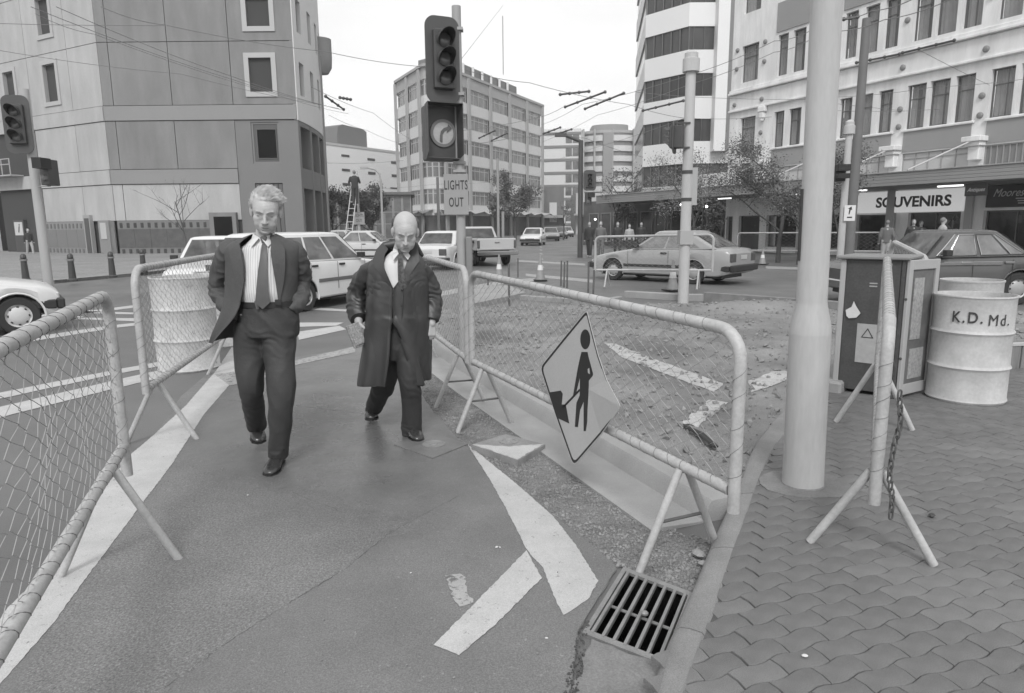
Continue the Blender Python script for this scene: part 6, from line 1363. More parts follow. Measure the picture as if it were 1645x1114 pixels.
LEFTC = dict(WAG); LEFTC.update(dict(wx=(1.50, -1.0), deck=[(-2.05, .90), (.6, .90), (1.2, .84), (1.8, .74), (2.05, .66)], cab=(.80, .15, -1.6, -1.9, 1.38), rim=M('rim_pale', .5, rough=.5), mould=None, handles=(), seams=(.75,)))
car('nose of a white car cut off by the left edge of the picture', 'car', -7.60 - 1.62, 10.456 - .34, 53, LEFTC, paintm('paint_cream', .58))
DSED = dict(L=3.9, W=1.70, r=.31, wx=(1.20, -1.20), belt=.93, deck=[(-2.0, .80), (-1.9, .90), (-1.4, .94), (.6, .91), (1.8, .80), (2.0, .68)], cab=(.58, .15, -.90, -1.50, 1.38), sw=[(.015, .055, .12, .13), (.135, .145, .44, .44), (.49, .49, .78, .80), (.80, .82, .95, .88)], handles=(-.12, -.95), seams=(-.26, -1.02, .56), mould=.80, mouldmat=m_chrome, tail=(.10, .25), bz=.40, chrome=True, bumper=m_chrome)
car('dark older four door sedan with bright window trim behind the two drums at right', 'car', 9.62 - 1.20, 13.75, -91, DSED, paintm('paint_dark', .085))
FAR = dict(SED); FAR.update(dict(chrome=False, bumper=m_trim))
q = P(857, 385, 57); car('small white hatchback alone in the far road', 'car', q.x, 57, -170, dict(HATCH, bumper=m_trim), paintm('paint_white', .62), grille=True)
for k, (px, Y, hd2, v, lab) in enumerate(((884, 72, 178, .30, 'grey car queued right behind the lone white hatchback'), (899, 84, 178, .18, 'darker car next in the far queue'), (910, 95, 178, .5, 'pale car furthest back in the far queue'), (594, 34, 100, .5, 'pale car roof seen between the worker ladder and the coated man'), (556, 44, 95, .45, 'pale car beyond the ladder foot'), (1010, 62, -80, .5, 'white car on the side street behind the canopy people'))):
    q = P(px, 380, Y); car(lab, 'car', q.x, Y, hd2, FAR, paintm('paint_far_%d' % k, v))
# pickup
def pickup(x, y, head):
    t = thing('pickup_truck', 'white pickup with its tailgate towards the camera, right of the central signal pole', 'pickup', (x, y, 0), math.pi / 2 - math.radians(head)); mt = paintm('paint_pick', .42)
    b = MB(); b.bbox(-2.35, -.35, -.82, .82, .62, 1.10, .03); bed = b.build('load_bed', mt, t); b = MB(); b.bbox(-2.37, -2.33, -.72, .72, .66, 1.08, .01); tg = b.build('tailgate', mt, t); b = MB(); b.bbox(-2.40, -2.365, -.1, .1, .92, .97, .005); b.build('handle', m_chrome, tg)
    b = MB(); b.box(-2.25, -.45, -.75, .75, 1.095, 1.105); b.build('bed_floor', m_trim, bed)
    rings = []
    for z, xa, xb, w_ in ((.45, 2.2, -.35, .80), (.62, 2.25, -.35, .83), (.85, 2.2, -.35, .83), (1.02, 1.3, -.35, .80)): rings.append([Vector((xa, w_, z)), Vector((xb, w_, z)), Vector((xb, -w_, z)), Vector((xa, -w_, z))])
    b = MB(); b.loft(rings); b.build('body', mt, t)
    rings = []
    for z, xa, xb, w_ in ((1.0, 1.3, -.33, .79), (1.1, 1.2, -.33, .78), (1.5, .65, -.20, .66), (1.56, .55, -.12, .62)): rings.append([Vector((xa, w_, z)), Vector((xb, w_, z)), Vector((xb, -w_, z)), Vector((xa, -w_, z))])
    b = MB(); b.loft(rings); b.build('cab', mt, t)
    b = MB(); b.add([(-.345, -.66, 1.12), (-.345, .66, 1.12), (-.215, .58, 1.48), (-.215, -.58, 1.48)], [(3, 2, 1, 0), (0, 1, 2, 3)]); b.build('rear_window', m_cglass, t)
    b = MB(); b.add([(1.22, -.66, 1.12), (1.22, .66, 1.12), (.68, .58, 1.49), (.68, -.58, 1.49)], [(0, 1, 2, 3), (3, 2, 1, 0)]); b.build('windscreen', m_cglass, t)
    for s_ in (1, -1):
        b = MB(); b.add([(-.22, s_ * .785, 1.1), (1.05, s_ * .785, 1.1), (.62, s_ * .675, 1.48), (-.15, s_ * .675, 1.48)], [(0, 1, 2, 3), (3, 2, 1, 0)]); b.build('side_window', m_cglass, t)
        b = MB(); b.bbox(-2.39, -2.32, s_ * .77 - .05, s_ * .77 + .05, .72, 1.02, .01); b.build('tail_light', m_tail, t)
        for wx in (1.45, -1.45): wheel(t, wx, s_ * .72, .34, s_)
    b = MB(); b.bbox(-2.5, -2.40, -.86, .86, .44, .60, .02); b.build('rear_bumper', m_chrome, t); b = MB(); b.box(-2.2, 2.0, -.5, .5, .35, .6); b.build('chassis', m_trim, t)
pickup(P(790, 385, 28.4).x - .65, 29.4, -22)
# ================================================================ PEOPLE
m_skin = M('skin', .40, rough=.55, nz=.06, ns=14, fine=.05, fs=120, bump=.05, bs=120)
m_skind = M('skin_dark_lips', .20, rough=.5)  # lip tone, a flat grey darker than the skin
m_hairw = M('hair_white', .44, rough=.75, nz=.35, ns=28); m_hairg = M('hair_grey', .17, rough=.7, nz=.2, ns=30)
m_suit = M('suit_cloth', .060, rough=.72, nz=.14, ns=5, fine=.25, fs=320, bump=.55, bs=16); m_suitd = M('suit_trousers', .036, rough=.72, nz=.14, ns=5, fine=.2, fs=320, bump=.6, bs=15)
m_coat = M('raincoat', .030, rough=.48, nz=.15, ns=5, spec=.6, bump=.35, bs=8); m_trou = M('dark_trousers', .028, rough=.72, nz=.12, ns=5, fine=.2, fs=300, bump=.55, bs=15)
m_shirt = M('shirt', .62, rough=.8, nz=.05, ns=8); m_tie = M('tie', .085, rough=.55, nz=.1, ns=20); m_tie2 = M('tie_pattern', .06, rough=.6, fine=.9, fs=45)
m_shoe = M('shoe', .035, rough=.25, spec=.6); m_btn = M('button', .02, rough=.4); m_shirts = M('shirt_stripe', .40, rough=.8)
def sph(b, c, r, mtx=None): b.ball(c, r, 20, 14, mtx)
def cap_(b, a, c, ra, rc, n=14, k=5):
    """tapered capsule"""
    a = Vector(a); c = Vector(c); d = (c - a); L = d.length
    if L < 1e-6: return
    u = d / L; pts = []; rs = []
    for i in range(k): t = math.pi / 2 * (1 - i / k); pts.append(a - u * ra * math.sin(t)); rs.append(max(1e-4, ra * math.cos(t)))
    for i in range(3): pts.append(a + d * (i / 2)); rs.append(ra + (rc - ra) * i / 2)
    for i in range(1, k + 1): t = math.pi / 2 * i / k; pts.append(c + u * rc * math.sin(t)); rs.append(max(1e-4, rc * math.cos(t)))
    b.tube(pts, rs, n)
def chain(b, pts, rs, n=14):
    for i in range(len(pts) - 1): cap_(b, pts[i], pts[i + 1], rs[i], rs[i + 1], n)
def head_parts(b, M4, bald=False):
    T = lambda p: M4 @ Vector(p); R3 = M4.to_3x3()
    def el(c, r, rot=None): b.ball(T(c), r, 24, 16, R3 if rot is None else R3 @ rot)
    el((0, .020, .035), (.076, .094, .086)); el((0, -.022, .015), (.066, .070, .080)); el((0, -.026, -.045), (.058, .062, .066)); el((0, -.052, -.088), (.030, .030, .026))
    el((.026, -.036, -.066), (.032, .042, .036)); el((-.026, -.036, -.066), (.032, .042, .036)); el((.038, -.050, -.022), (.026, .028, .034)); el((-.038, -.050, -.022), (.026, .028, .034))
    el((.034, -.054, -.046), (.026, .026, .034)); el((-.034, -.054, -.046), (.026, .026, .034)); el((0, -.066, -.060), (.036, .030, .034)); el((0, -.060, -.086), (.032, .032, .026))
    cap_(b, T((0, -.084, .018)), T((0, -.106, -.022)), .008, .0125); el((0, -.108, -.027), (.013, .012, .011)); el((.013, -.096, -.030), (.009, .010, .008)); el((-.013, -.096, -.030), (.009, .010, .008))
    cap_(b, T((-.040, -.074, .026)), T((-.012, -.087, .024)), .0085, .009); cap_(b, T((.040, -.074, .026)), T((.012, -.087, .024)), .0085, .009)
    el((0, -.084, -.050), (.025, .012, .012)); cap_(b, T((-.018, -.090, -.058)), T((.018, -.090, -.058)), .0050, .0050); cap_(b, T((-.015, -.087, -.069)), T((.015, -.087, -.069)), .0062, .0062)
    for s_ in (1, -1): el((s_ * .078, .008, -.006), (.009, .019, .030), Matrix.Rotation(s_ * -.35, 3, 'Z')); el((s_ * .074, .0, -.024), (.008, .010, .012))
def face_shape(me, M4):
    """press in the eye sockets, mouth line, cheek folds"""
    Mi = M4.inverted(); R3 = M4.to_3x3()
    dents = [((.030, -.078, .006), (.019, .03, .013), (0, .006, 0)), ((-.030, -.078, .006), (.019, .03, .013), (0, .006, 0)), ((0, -.098, -.0635), (.020, .02, .0026), (0, .006, 0)), ((.032, -.075, -.050), (.005, .03, .020), (0, .0016, 0)), ((-.032, -.075, -.050), (.005, .03, .020), (0, .0016, 0)),
             ((0, -.08, .028), (.006, .02, .010), (0, .003, 0)), ((0, -.085, -.082), (.018, .02, .005), (0, .004, 0)), ((.0, -.1, -.040), (.010, .02, .004), (0, .005, 0))]
    for v in me.vertices:
        p = Mi @ v.co
        if abs(p.x) > .12 or abs(p.z) > .16 or abs(p.y) > .16: continue
        d = Vector((0, 0, 0))
        for c, r, dd in dents:
            e = ((p.x - c[0]) / r[0]) ** 2 + ((p.y - c[1]) / r[1]) ** 2 + ((p.z - c[2]) / r[2]) ** 2
            if e < 9: d += Vector(dd) * math.exp(-e)
        for k, z in enumerate((.055, .068, .08)):   # brow lines
            if p.y < -.03 and abs(p.z - z) < .01: d += Vector((0, .0012, 0)) * math.exp(-((p.z - z - .003 * math.sin(p.x * 60)) / .0018) ** 2)
        v.co += R3 @ d
def eyes(parent, M4, brow, mskin):
    T = lambda p: M4 @ Vector(p); R3 = M4.to_3x3()
    for s_ in (1, -1):
        b = MB(); b.ball(T((s_ * .030, -.066, .006)), (.0115, .0110, .0105), 16, 10, R3); e = b.build('eye', m_skin, parent, smooth=True)
        b = MB(); b.ball(T((s_ * .030, -.0725, -.003)), (.0040, .0026, .0026), 10, 6, R3); b.build('iris', m_btn, e, smooth=True)
        # upper lid drooping over the downcast eye
        b = MB(); b.ball(T((s_ * .031, -.0655, .0060)), (.0150, .0118, .0100), 16, 10, R3); b.build('eyelid', mskin, parent, smooth=True)
        b = MB(); b.tube([T((s_ * .021, -.0775, -.0010)), T((s_ * .031, -.0780, -.0025)), T((s_ * .041, -.0745, -.0005))], [.0005, .0010, .0005], 6); b.build('lash_line', m_btn, parent)
        b = MB(); b.tube([T((s_ * .012, -.094, .024)), T((s_ * .026, -.091, .031)), T((s_ * .044, -.078, .027))], [.0020, .0032, .0015], 7, flat=.6); b.build('eyebrow', brow, parent, smooth=True)
    b = MB(); b.tube([T((-.023, -.0865, -.0625)), T((-.010, -.0955, -.0635)), (T((0, -.0965, -.0640))), T((.010, -.0955, -.0635)), T((.023, -.0865, -.0630))], [.0008, .0014, .0016, .0014, .0008], 6); b.build('mouth_line', M('mouth_dark', .15, rough=.6), parent)
def hair(parent, M4, mat, kind, seed=3):
    rr = random.Random(seed); T = lambda p: M4 @ Vector(p); b = MB(); R3 = M4.to_3x3()
    c0 = Vector((0, .020, .035)); R_ = Vector((.077, .095, .087))
    def ok(n):
        x, y, z = n
        if kind == 'full':
            if y < -.35: return z > .52 + .25 * abs(x) * 0
            if y < .1: return z > -.05 + (-.5) * (y) * 0 and (z > .20 or (abs(x) > .7 and z > -.35))
            return z > -.75
        if kind == 'fringe':
            if y < -.05: return False
            return z > -.85 and (z < .42 + .35 * y or (z < .70 and y > .45)) 
    # scalp shell
    N = 36; Mm = 22; grid = {}; vs = []; fs = []
    def pt(i, j, off):
        a = 2 * math.pi * i / N; e = -math.pi / 2 + math.pi * j / Mm; n = Vector((math.cos(e) * math.cos(a), math.cos(e) * math.sin(a), math.sin(e))); k = 1 + off + .06 * mnoise.noise(n * 3.5 + Vector((seed, 0, 0))); return n, T(c0 + Vector((n.x * R_.x * k, n.y * R_.y * k, n.z * R_.z * k)))
    th = .055 if kind == 'full' else .05
    for j in range(Mm):
        for i in range(N):
            n_, _ = pt(i + .5, j + .5, 0)
            if not ok(n_): continue
            f = []
            for a, c_ in ((i, j), (i + 1, j), (i + 1, j + 1), (i, j + 1)):
                key = (a % N, c_)
                if key not in grid:
                    inner_ = all(ok(pt(a % N + da, c_ + dc, 0)[0]) for da, dc in ((.5, .5), (-.5, .5), (.5, -.5), (-.5, -.5))) if 0 < c_ < Mm else True
                    grid[key] = len(vs); vs.append(pt(a % N, c_, (th * 1.5 if kind == 'full' else th) if inner_ else -.012)[1])
                f.append(grid[key])
            fs.append(tuple(f))
    b.add(vs, fs)
    cnt = 7000 if kind == 'full' else 4500; k = 0
    while k < cnt:
        n = Vector((rr.gauss(0, 1), rr.gauss(0, 1), rr.gauss(0, 1))).normalized()
        if not ok(n): continue
        k += 1; edge_ = not all(ok((n + Vector(dv) * .16).normalized()) for dv in ((1, 0, 0), (-1, 0, 0), (0, 1, 0), (0, -1, 0), (0, 0, 1), (0, 0, -1))); p = c0 + Vector((n.x * R_.x, n.y * R_.y, n.z * R_.z)) * (1 + (th * 1.55 if not edge_ else .01))
        if kind == 'full':
            # combed back and sideways, tousled, one tuft standing up at the front crown
            flow = Vector((.75 + .9 * mnoise.noise(n * 2.5), .55 + .9 * mnoise.noise(n * 2.5 + Vector((5, 5, 5))), .05)) if n.z > .2 else Vector((0, .55, -.8)); tuft = math.exp(-(((n.x + .25) / .3) ** 2 + ((n.y + .35) / .35) ** 2)) if n.z > .5 else 0
            flow = flow + Vector((0, -.2, .9)) * tuft; L = rr.uniform(.022, .042) * (1 + .4 * tuft)
        else: flow = Vector((0, .6, -.9)); L = rr.uniform(.014, .028)
        flow = (flow - n * flow.dot(n) * (1 - .8 * min(1, L / .04) * .6)).normalized() + Vector((rr.gauss(0, .15), rr.gauss(0, .15), rr.gauss(0, .15))) + n * .03; flow.normalize()
        s_ = n.cross(flow).normalized() * rr.uniform(.0007, .0017)
        q0, q1, q2 = p, p + flow * L * .55 + n * .004, p + flow * L + n * rr.uniform(-.004, .004)
        if kind == 'full' : q0 = q0 - n * .002
        b.add([T(q0 - s_), T(q0 + s_), T(q1 + s_ * .9), T(q1 - s_ * .9), T(q2)], [(0, 1, 2, 3), (3, 2, 4)])
    o = b.build('hair', mat, parent, smooth=True); return o
def hand(b, wrist, dirv, palm_n, thumb_side, curl=.5, size=1.0):
    """palm and five separate bent fingers; dirv wrist->fingers, palm_n the way the palm faces, thumb_side unit vector"""
    w_ = Vector(wrist); d = Vector(dirv).normalized(); n = Vector(palm_n); n = (n - d * n.dot(d)).normalized(); t = Vector(thumb_side); t = (t - d * t.dot(d) - n * t.dot(n)).normalized(); s_ = size
    k0 = w_ + d * .085 * s_
    for f in (-.028, -.010, .010, .027): cap_(b, w_ + d * .01 * s_ + t * f * .6 * s_, k0 + t * f * s_, .0175 * s_, .0125 * s_, 10, 4)
    for f, L, r in ((-.032, .062, .0078), (-.011, .075, .0088), (.010, .080, .0092), (.030, .072, .0088)):
        p = k0 + t * f * s_; dd = d.copy(); 
        for j, (fr_, cc) in enumerate(((.45, curl * .9), (.32, curl * 1.3), (.23, curl * .9))):
            ang = cc; ax = n; dd2 = (dd * math.cos(ang) + n_perp(dd, n) * math.sin(ang)).normalized(); q = p + dd2 * L * fr_ * s_; cap_(b, p, q, r * s_ * (1 - .08 * j), r * s_ * (.92 - .1 * j), 9, 4); n = n_rot(n, dd, dd2); dd = dd2; p = q
        n = Vector(palm_n); n = (n - d * n.dot(d)).normalized()
    p = w_ + d * .025 * s_ + t * .028 * s_ + n * .006; q = p + (d * .65 + t * .6 + n * .35).normalized() * .040 * s_; r_ = q + (d * .9 + t * .15 + n * .45 * (1 + curl)).normalized() * .032 * s_; e = r_ + (d * .9 + n * .5 * curl * 2 - t * .1).normalized() * .022 * s_
    cap_(b, p, q, .0135 * s_, .0112 * s_, 9, 4); cap_(b, q, r_, .0108 * s_, .0098 * s_, 9, 4); cap_(b, r_, e, .0096 * s_, .0082 * s_, 9, 4)
def n_perp(d, n): q = n - d * n.dot(d); return q.normalized() if q.length > 1e-6 else d.orthogonal().normalized()
def n_rot(n, d0, d1):
    ax = d0.cross(d1)
    if ax.length < 1e-6: return n
    return Matrix.Rotation(d0.angle(d1), 3, ax.normalized()) @ n
def smoothpath(pts, n):
    """Catmull-Rom through tuples of any length"""
    P_ = [pts[0]] + list(pts) + [pts[-1]]; o = []
    for i in range(1, len(P_) - 2):
        for k in range(n):
            t = k / n; a, b_, c_, d = P_[i - 1], P_[i], P_[i + 1], P_[i + 2]
            o.append(tuple(.5 * (2 * b_[j] + (c_[j] - a[j]) * t + (2 * a[j] - 5 * b_[j] + 4 * c_[j] - d[j]) * t * t + (3 * b_[j] - a[j] - 3 * c_[j] + d[j]) * t ** 3) for j in range(len(b_))))
    o.append(tuple(pts[-1])); return o
def wrinkle(me, amp, scale, seed=0, stretch=(1, 1, 1), centers=(), amp2=0):
    me.update(); nrm = [v.normal.copy() for v in me.vertices]
    for v, n in zip(me.vertices, nrm):
        p = v.co; q = Vector((p.x * scale * stretch[0] + seed, p.y * scale * stretch[1], p.z * scale * stretch[2]))
        q += Vector((mnoise.noise(q * .6), mnoise.noise(q * .6 + Vector((7, 0, 0))), mnoise.noise(q * .6 + Vector((0, 9, 0))))) * .9
        r = 1 - abs(mnoise.noise(q)) * 2.2; d = amp * (r - .4)
        for c, rad, a2, ax in centers:
            e = (p - Vector(c)).length / rad
            if e < 2.2:
                ax_ = Vector(ax); u = p.dot(ax_); d += .8 * a2 * math.exp(-e * e) * math.sin(u * 120 + 7 * mnoise.noise(p * 9)) 
        v.co = p + n * d
def sleeve(b, pts, n=26):
    """pts: (x,y,z,r) from shoulder to cuff"""
    sp_ = smoothpath(pts, 7); b.tube([Vector(p[:3]) for p in sp_], [p[3] for p in sp_], n)
def shellring(c, a, bb, g0, g1, n, e=2.3):
    """open ring around a torso: front (-y) is angle 0; gap from -g0 (wearer's right, -x) to +g1 (+x)"""
    o = []
    for i in range(n + 1):
        f = g1 + (2 * math.pi - g0 - g1) * i / n; s_, c_ = math.sin(f), math.cos(f)
        o.append(Vector((c[0] + a * math.copysign(abs(s_) ** (2 / e), s_), c[1] - bb * math.copysign(abs(c_) ** (2 / e), c_), c[2])))
    return o
def openshell(b, levels, n=44, th=.008, sub=6, e=2.3, ripple=0):
    lv = smoothpath(levels, sub); outer = []; inner = []
    for L_ in lv:
        x, y, z, a, bb, g0, g1 = L_[:7]; z0 = L_[7] if len(L_) > 7 else 0; r = shellring((x, y, z), a, bb, max(0, g0), max(0, g1), n, e); q = shellring((x, y, z), a - th, bb - th, max(0, g0), max(0, g1), n, e)
        if ripple:
            for i, p in enumerate(r):
                f = i / n * 2 * math.pi; k = ripple * max(0, (lv[0][2] - z)) ** 1.3 * math.sin(f * 5 + 1.3 * math.sin(f * 2)); d = Vector((p.x - x, p.y - y, 0)).normalized() * k; r[i] = p + d; q[i] = q[i] + d
        outer.append(r); inner.append(q)
    N = n + 1; K_ = len(lv); vs = [p for r in outer for p in r] + [p for r in inner for p in r]; O = N * K_; fs = []
    for k in range(K_ - 1):
        for i in range(n): a = k * N + i; fs.append((a, a + 1, a + 1 + N, a + N)); fs.append((O + a, O + a + N, O + a + 1 + N, O + a + 1))
        a = k * N; fs.append((a, a + N, O + a + N, O + a)); a = k * N + n; fs.append((a, O + a, O + a + N, a + N))
    for i in range(n): fs.append((i, O + i, O + i + 1, i + 1)); a = (K_ - 1) * N + i; fs.append((a, a + 1, O + a + 1, O + a))
    b.add(vs, fs)
def shoe(parent, heel, toe, mat, w_=.048, h_=.07, roll=0, pitchup=0):
    heel = Vector(heel); toe = Vector(toe); d = (toe - heel); L = d.length; d.normalize(); side = d.cross(Vector((0, 0, 1))).normalized(); up = side.cross(d).normalized(); rings = []
    prof = [(0, .030, .055, .012), (.04, .038, .085, .0), (.18, .040, .095, 0), (.32, .040, .090, .002), (.50, .047, .074, .004), (.68, .053, .060, .002), (.84, .049, .050, .002), (.95, .036, .040, .004), (1.0, .018, .026, .008)]
    pr_ = smoothpath(prof, 3)
    for f, hw, ht, lo in pr_:
        ring = []; c = heel + d * (L * f)
        for k in range(16):
            a = 2 * math.pi * k / 16; x = math.cos(a); z = math.sin(a); zz = lo + (ht - lo) * (.5 + .5 * z) if z > 0 else lo + (ht - lo) * .5 * (1 + z) ** .8; ring.append(c + side * (hw * math.copysign(abs(x) ** .8, x)) + up * (zz))
        rings.append(ring)
    b = MB(); b.loft(rings); o = b.build('shoe', mat, parent, smooth=True)
    b = MB(); sol = []
    for f, hw in ((0, .030), (.15, .038), (.45, .040), (.68, .054), (.88, .047), (1.0, .012)): sol.append((f, hw))
    pts = [heel + d * (L * f) + side * hw * 1.04 for f, hw in sol] + [heel + d * (L * f) - side * hw * 1.04 for f, hw in reversed(sol)]
    n = len(pts); b.add([p + up * .011 for p in pts] + [p - up * .004 for p in pts], [tuple(range(n)), tuple(reversed(range(n, 2 * n)))] + [(i, n + i, n + (i + 1) % n, (i + 1) % n) for i in range(n)]); b.build('sole', m_btn, o)
    b = MB()
    for k in range(4): c = heel + d * L * (.40 + .06 * k) + up * (.088 - .007 * k); b.tube([c - side * .018, c + up * .004, c + side * .018], .0022, 5)
    b.build('lace', m_btn, o)
    return o
def buildbody(t, prims, voxel, M4, name='body'):
    b = MB(); prims(b); me = remesh(b, voxel, 7, name)
    if M4 is not None: face_shape(me, M4)
    return finish(me, name, m_skin, t)
# ---------------------------------------------------------------- man in suit (the taller, left)
r1 = Vector((-1.60, 4.40, 0))
def LP(px, py, dy=0, root=r1): return P(px, py, root.y + dy) - root
man1 = thing('person', 'tall white haired man in open dark suit and tie, hands in pockets', 'person', r1)
Mh1 = Matrix.Translation(LP(427, 340, -.01)) @ Matrix.Rotation(math.radians(14), 4, 'Z') @ Matrix.Rotation(math.radians(22), 4, 'X') @ Matrix.Rotation(math.radians(4), 4, 'Y') @ Matrix.Scale(1.13, 4)
nk = LP(424, 392, .05); shL = LP(368, 400, .04); shR = LP(474, 402, .06)
elL = LP(352, 466, .14); wrL = LP(392, 507, .02); elR = LP(483, 455, .16); wrR = LP(464, 504, .01)
hpL = LP(407, 545, .04); hpR = LP(447, 545, .04)
knL = LP(404, 628, .02); anL = LP(411, 682, .40); knR = LP(450, 640, -.06); anR = LP(447, 728, .01)
def prims1(b):
    head_parts(b, Mh1); cap_(b, Mh1 @ Vector((0, .025, -.06)), nk, .056, .060); chain(b, [nk + Vector((0, .02, -.10)), LP(425, 440, .05), LP(427, 500, .05)], [.08, .095, .09], 18)
    for s_, e, w_, sg in ((shL, elL, wrL, -1), (shR, elR, wrR, 1)):
        cap_(b, nk + Vector((0, .02, -.07)), s_ + Vector((-sg * .05, .01, -.04)), .04, .035); chain(b, [s_ + Vector((-sg * .03, .01, -.05)), e, w_], [.038, .036, .030]); hand(b, w_, Vector((-sg * .35, .05, -1)), Vector((-sg, 0, 0)), Vector((0, -1, 0)), .5)
    for h_, k_, a_ in ((hpL, knL, anL), (hpR, knR, anR)): chain(b, [LP(427, 520, .04), h_, k_, a_], [.10, .075, .05, .032])
body1 = buildbody(man1, prims1, .0045, Mh1)
eyes(body1, Mh1, M('brow_pale', .27, rough=.7), m_skin); hair(man1, Mh1, m_hairw, 'full', 3)
# trousers
def trousers(t, legs, waist, mat, seed, creases=True, name='trousers', wcent=()):
    b = MB(); wx, wy, wz, wa, wb2 = waist
    for pts in legs: sleeve(b, pts, 30)
    rings = []
    for f, k in ((0, 1.0), (.3, 1.03), (.6, 1.06), (1, 1.02)):
        rings.append(shellring((wx, wy, wz - .22 * f), wa * k, wb2 * k, .0, .0, 40)[:-1])
    b.loft(rings); me = remesh(b, .009, 3, name); wrinkle(me, .010, 6.5, seed, (1, 1, .6), wcent); return finish(me, name, mat, t)
def q4(v, r): return (v.x, v.y, v.z, r)
lL = [q4(LP(406, 520, .03), .112), q4(LP(402, 565, .03), .103), q4(LP(403, 622, -.01), .078), q4(LP(408, 655, .14), .070), q4(LP(412, 684, .34), .066)]
lR = [q4(LP(446, 520, .03), .112), q4(LP(449, 565, .0), .104), q4(LP(452, 630, -.08), .086), q4(LP(450, 690, -.06), .074), q4(LP(448, 733, -.02), .068)]
wst = LP(430, 490, .03)
trousers(man1, [lL, lR], (wst.x, wst.y, wst.z + .02, .180, .125), m_suitd, 1, wcent=[(tuple(LP(428, 550, -.05)), .13, .0035, (.3, 0, 1)), (tuple(LP(404, 640, .05)), .10, .004, (0, .3, 1)), (tuple(LP(447, 718, -.05)), .07, .003, (0, 0, 1))])
tch = LP(408, 693, .37); hl = LP(412, 678, .47)
shoe(man1, hl + Vector((-.005, -.03, -.045)), LP(417, 711, .20) + Vector((0, 0, -.01)), m_shoe)
ar = LP(447, 735, .0); shoe(man1, (ar.x - .01, .075, .010), (ar.x + .014, -.235, .012), m_shoe)
# shirt: closed torso shell
b = MB(); s_l = [(LP(424, 383, .04), .072, .062), (LP(424, 392, .04), .115, .082), (LP(424, 402, .04), .155, .105), (LP(425, 430, .03), .160, .122), (LP(427, 465, .02), .164, .130), (LP(429, 485, .03), .162, .123), (LP(430, 497, .03), .162, .118)]
sl_ = smoothpath([(p.x, p.y, p.z, a, c_) for p, a, c_ in s_l], 5); rings = [shellring(p[:3], p[3], p[4], 0, 0, 48)[:-1] for p in sl_]
b.loft(rings); me = b.mesh('shirt', m_shirt, True); wrinkle(me, .003, 9, 4, (1, 1, .6), [(tuple(LP(450, 470, -.1)), .07, .004, (.7, 0, .7))]); sh1 = obj('shirt', me, man1)
b = MB()
for rg0, i0 in ((0, 0),):
    for k in range(-9, 10):
        pts = []
        for p in sl_[6:]:
            x = p[0] + k * .0155 + .0; u = (x - p[0]) / p[3]
            if abs(u) > .9: continue
            e = 2.3; yy = p[1] - p[4] * (1 - abs(u) ** e) ** (1 / e); pts.append(Vector((x, yy - .0022, p[2])))
        if len(pts) > 2: b.tube(pts, .0011, 4, cap=False)
b.build('shirt_stripe', m_shirts, sh1, kind='stuff')
def collar(parent, c, r, tilt, mat, hgt=.038):
    b = MB(); 
    for s_ in (1, -1):
        p = c + Vector((s_ * .006, -r * 1.05, -.012)); q = c + Vector((s_ * r * .95, -r * .15, .012)); tip = c + Vector((s_ * .052, -r * 1.15 - .012, -.068)); bk = c + Vector((s_ * r * .5, r * .85, .022)); q2 = q + Vector((s_ * .012, -.004, -.036)); bk2 = bk + Vector((0, .006, -.04))
        vs = [p, q, bk, bk2, q2, tip]; off = Vector((0, .004, .002)); b.add(vs + [v + off for v in vs], [(0, 1, 4, 5), (1, 2, 3, 4), (6, 11, 10, 7), (7, 10, 9, 8), (0, 5, 11, 6), (5, 4, 10, 11), (4, 3, 9, 10)])
    return b.build('collar', mat, parent)
nc = LP(424, 379, .022); collar(sh1, nc, .070, 0, m_shirt)
def tie(parent, top, pts, mat):
    """knot and blade following the shirt front; pts (x,y,z,halfwidth)"""
    b = MB(); k = top; b.loft([[k + Vector((-.014, 0, .012)), k + Vector((.014, 0, .012)), k + Vector((.014, .014, .012)), k + Vector((-.014, .014, .012))], [k + Vector((-.019, -.010, .004)), k + Vector((.019, -.010, .004)), k + Vector((.018, .014, .004)), k + Vector((-.018, .014, .004))], [k + Vector((-.010, -.008, -.032)), k + Vector((.010, -.008, -.032)), k + Vector((.010, .008, -.032)), k + Vector((-.010, .008, -.032))]])
    sp_ = smoothpath(pts, 4); rings = [[Vector((x - w_, y + .004, z)), Vector((x, y - .003, z)), Vector((x + w_, y + .004, z)), Vector((x, y + .007, z))] for x, y, z, w_ in sp_]; tipx, tipy, tipz, _ = sp_[-1]
    b.loft(rings, True, False); lastr = rings[-1]; tp = Vector((tipx, tipy, tipz - .04)); o = len(b.v); b.add([*lastr, tp], [(0, 1, 4), (1, 2, 4), (2, 3, 4), (3, 0, 4)]); return b.build('tie', mat, parent, smooth='auto')
tk = LP(424, 383, -.035); tp_ = [LP(424, 392, -.055), LP(423, 410, -.09), LP(421, 440, -.118), LP(421, 470, -.128), LP(421, 487, -.125)]
tie(man1, tk + Vector((0, -.008, 0)), [(tp_[0].x, tp_[0].y - .0, tp_[0].z, .014), (tp_[1].x, tp_[1].y, tp_[1].z, .021), (tp_[2].x, tp_[2].y, tp_[2].z, .030), (tp_[3].x, tp_[3].y, tp_[3].z, .040), (tp_[4].x, tp_[4].y, tp_[4].z, .047)], m_tie)
b = MB(); b.tube([LP(413, 484, -.112), LP(414, 497, -.118)], [.020, .010], 6, flat=.3); b.build('tie_tail', m_tie, man1)
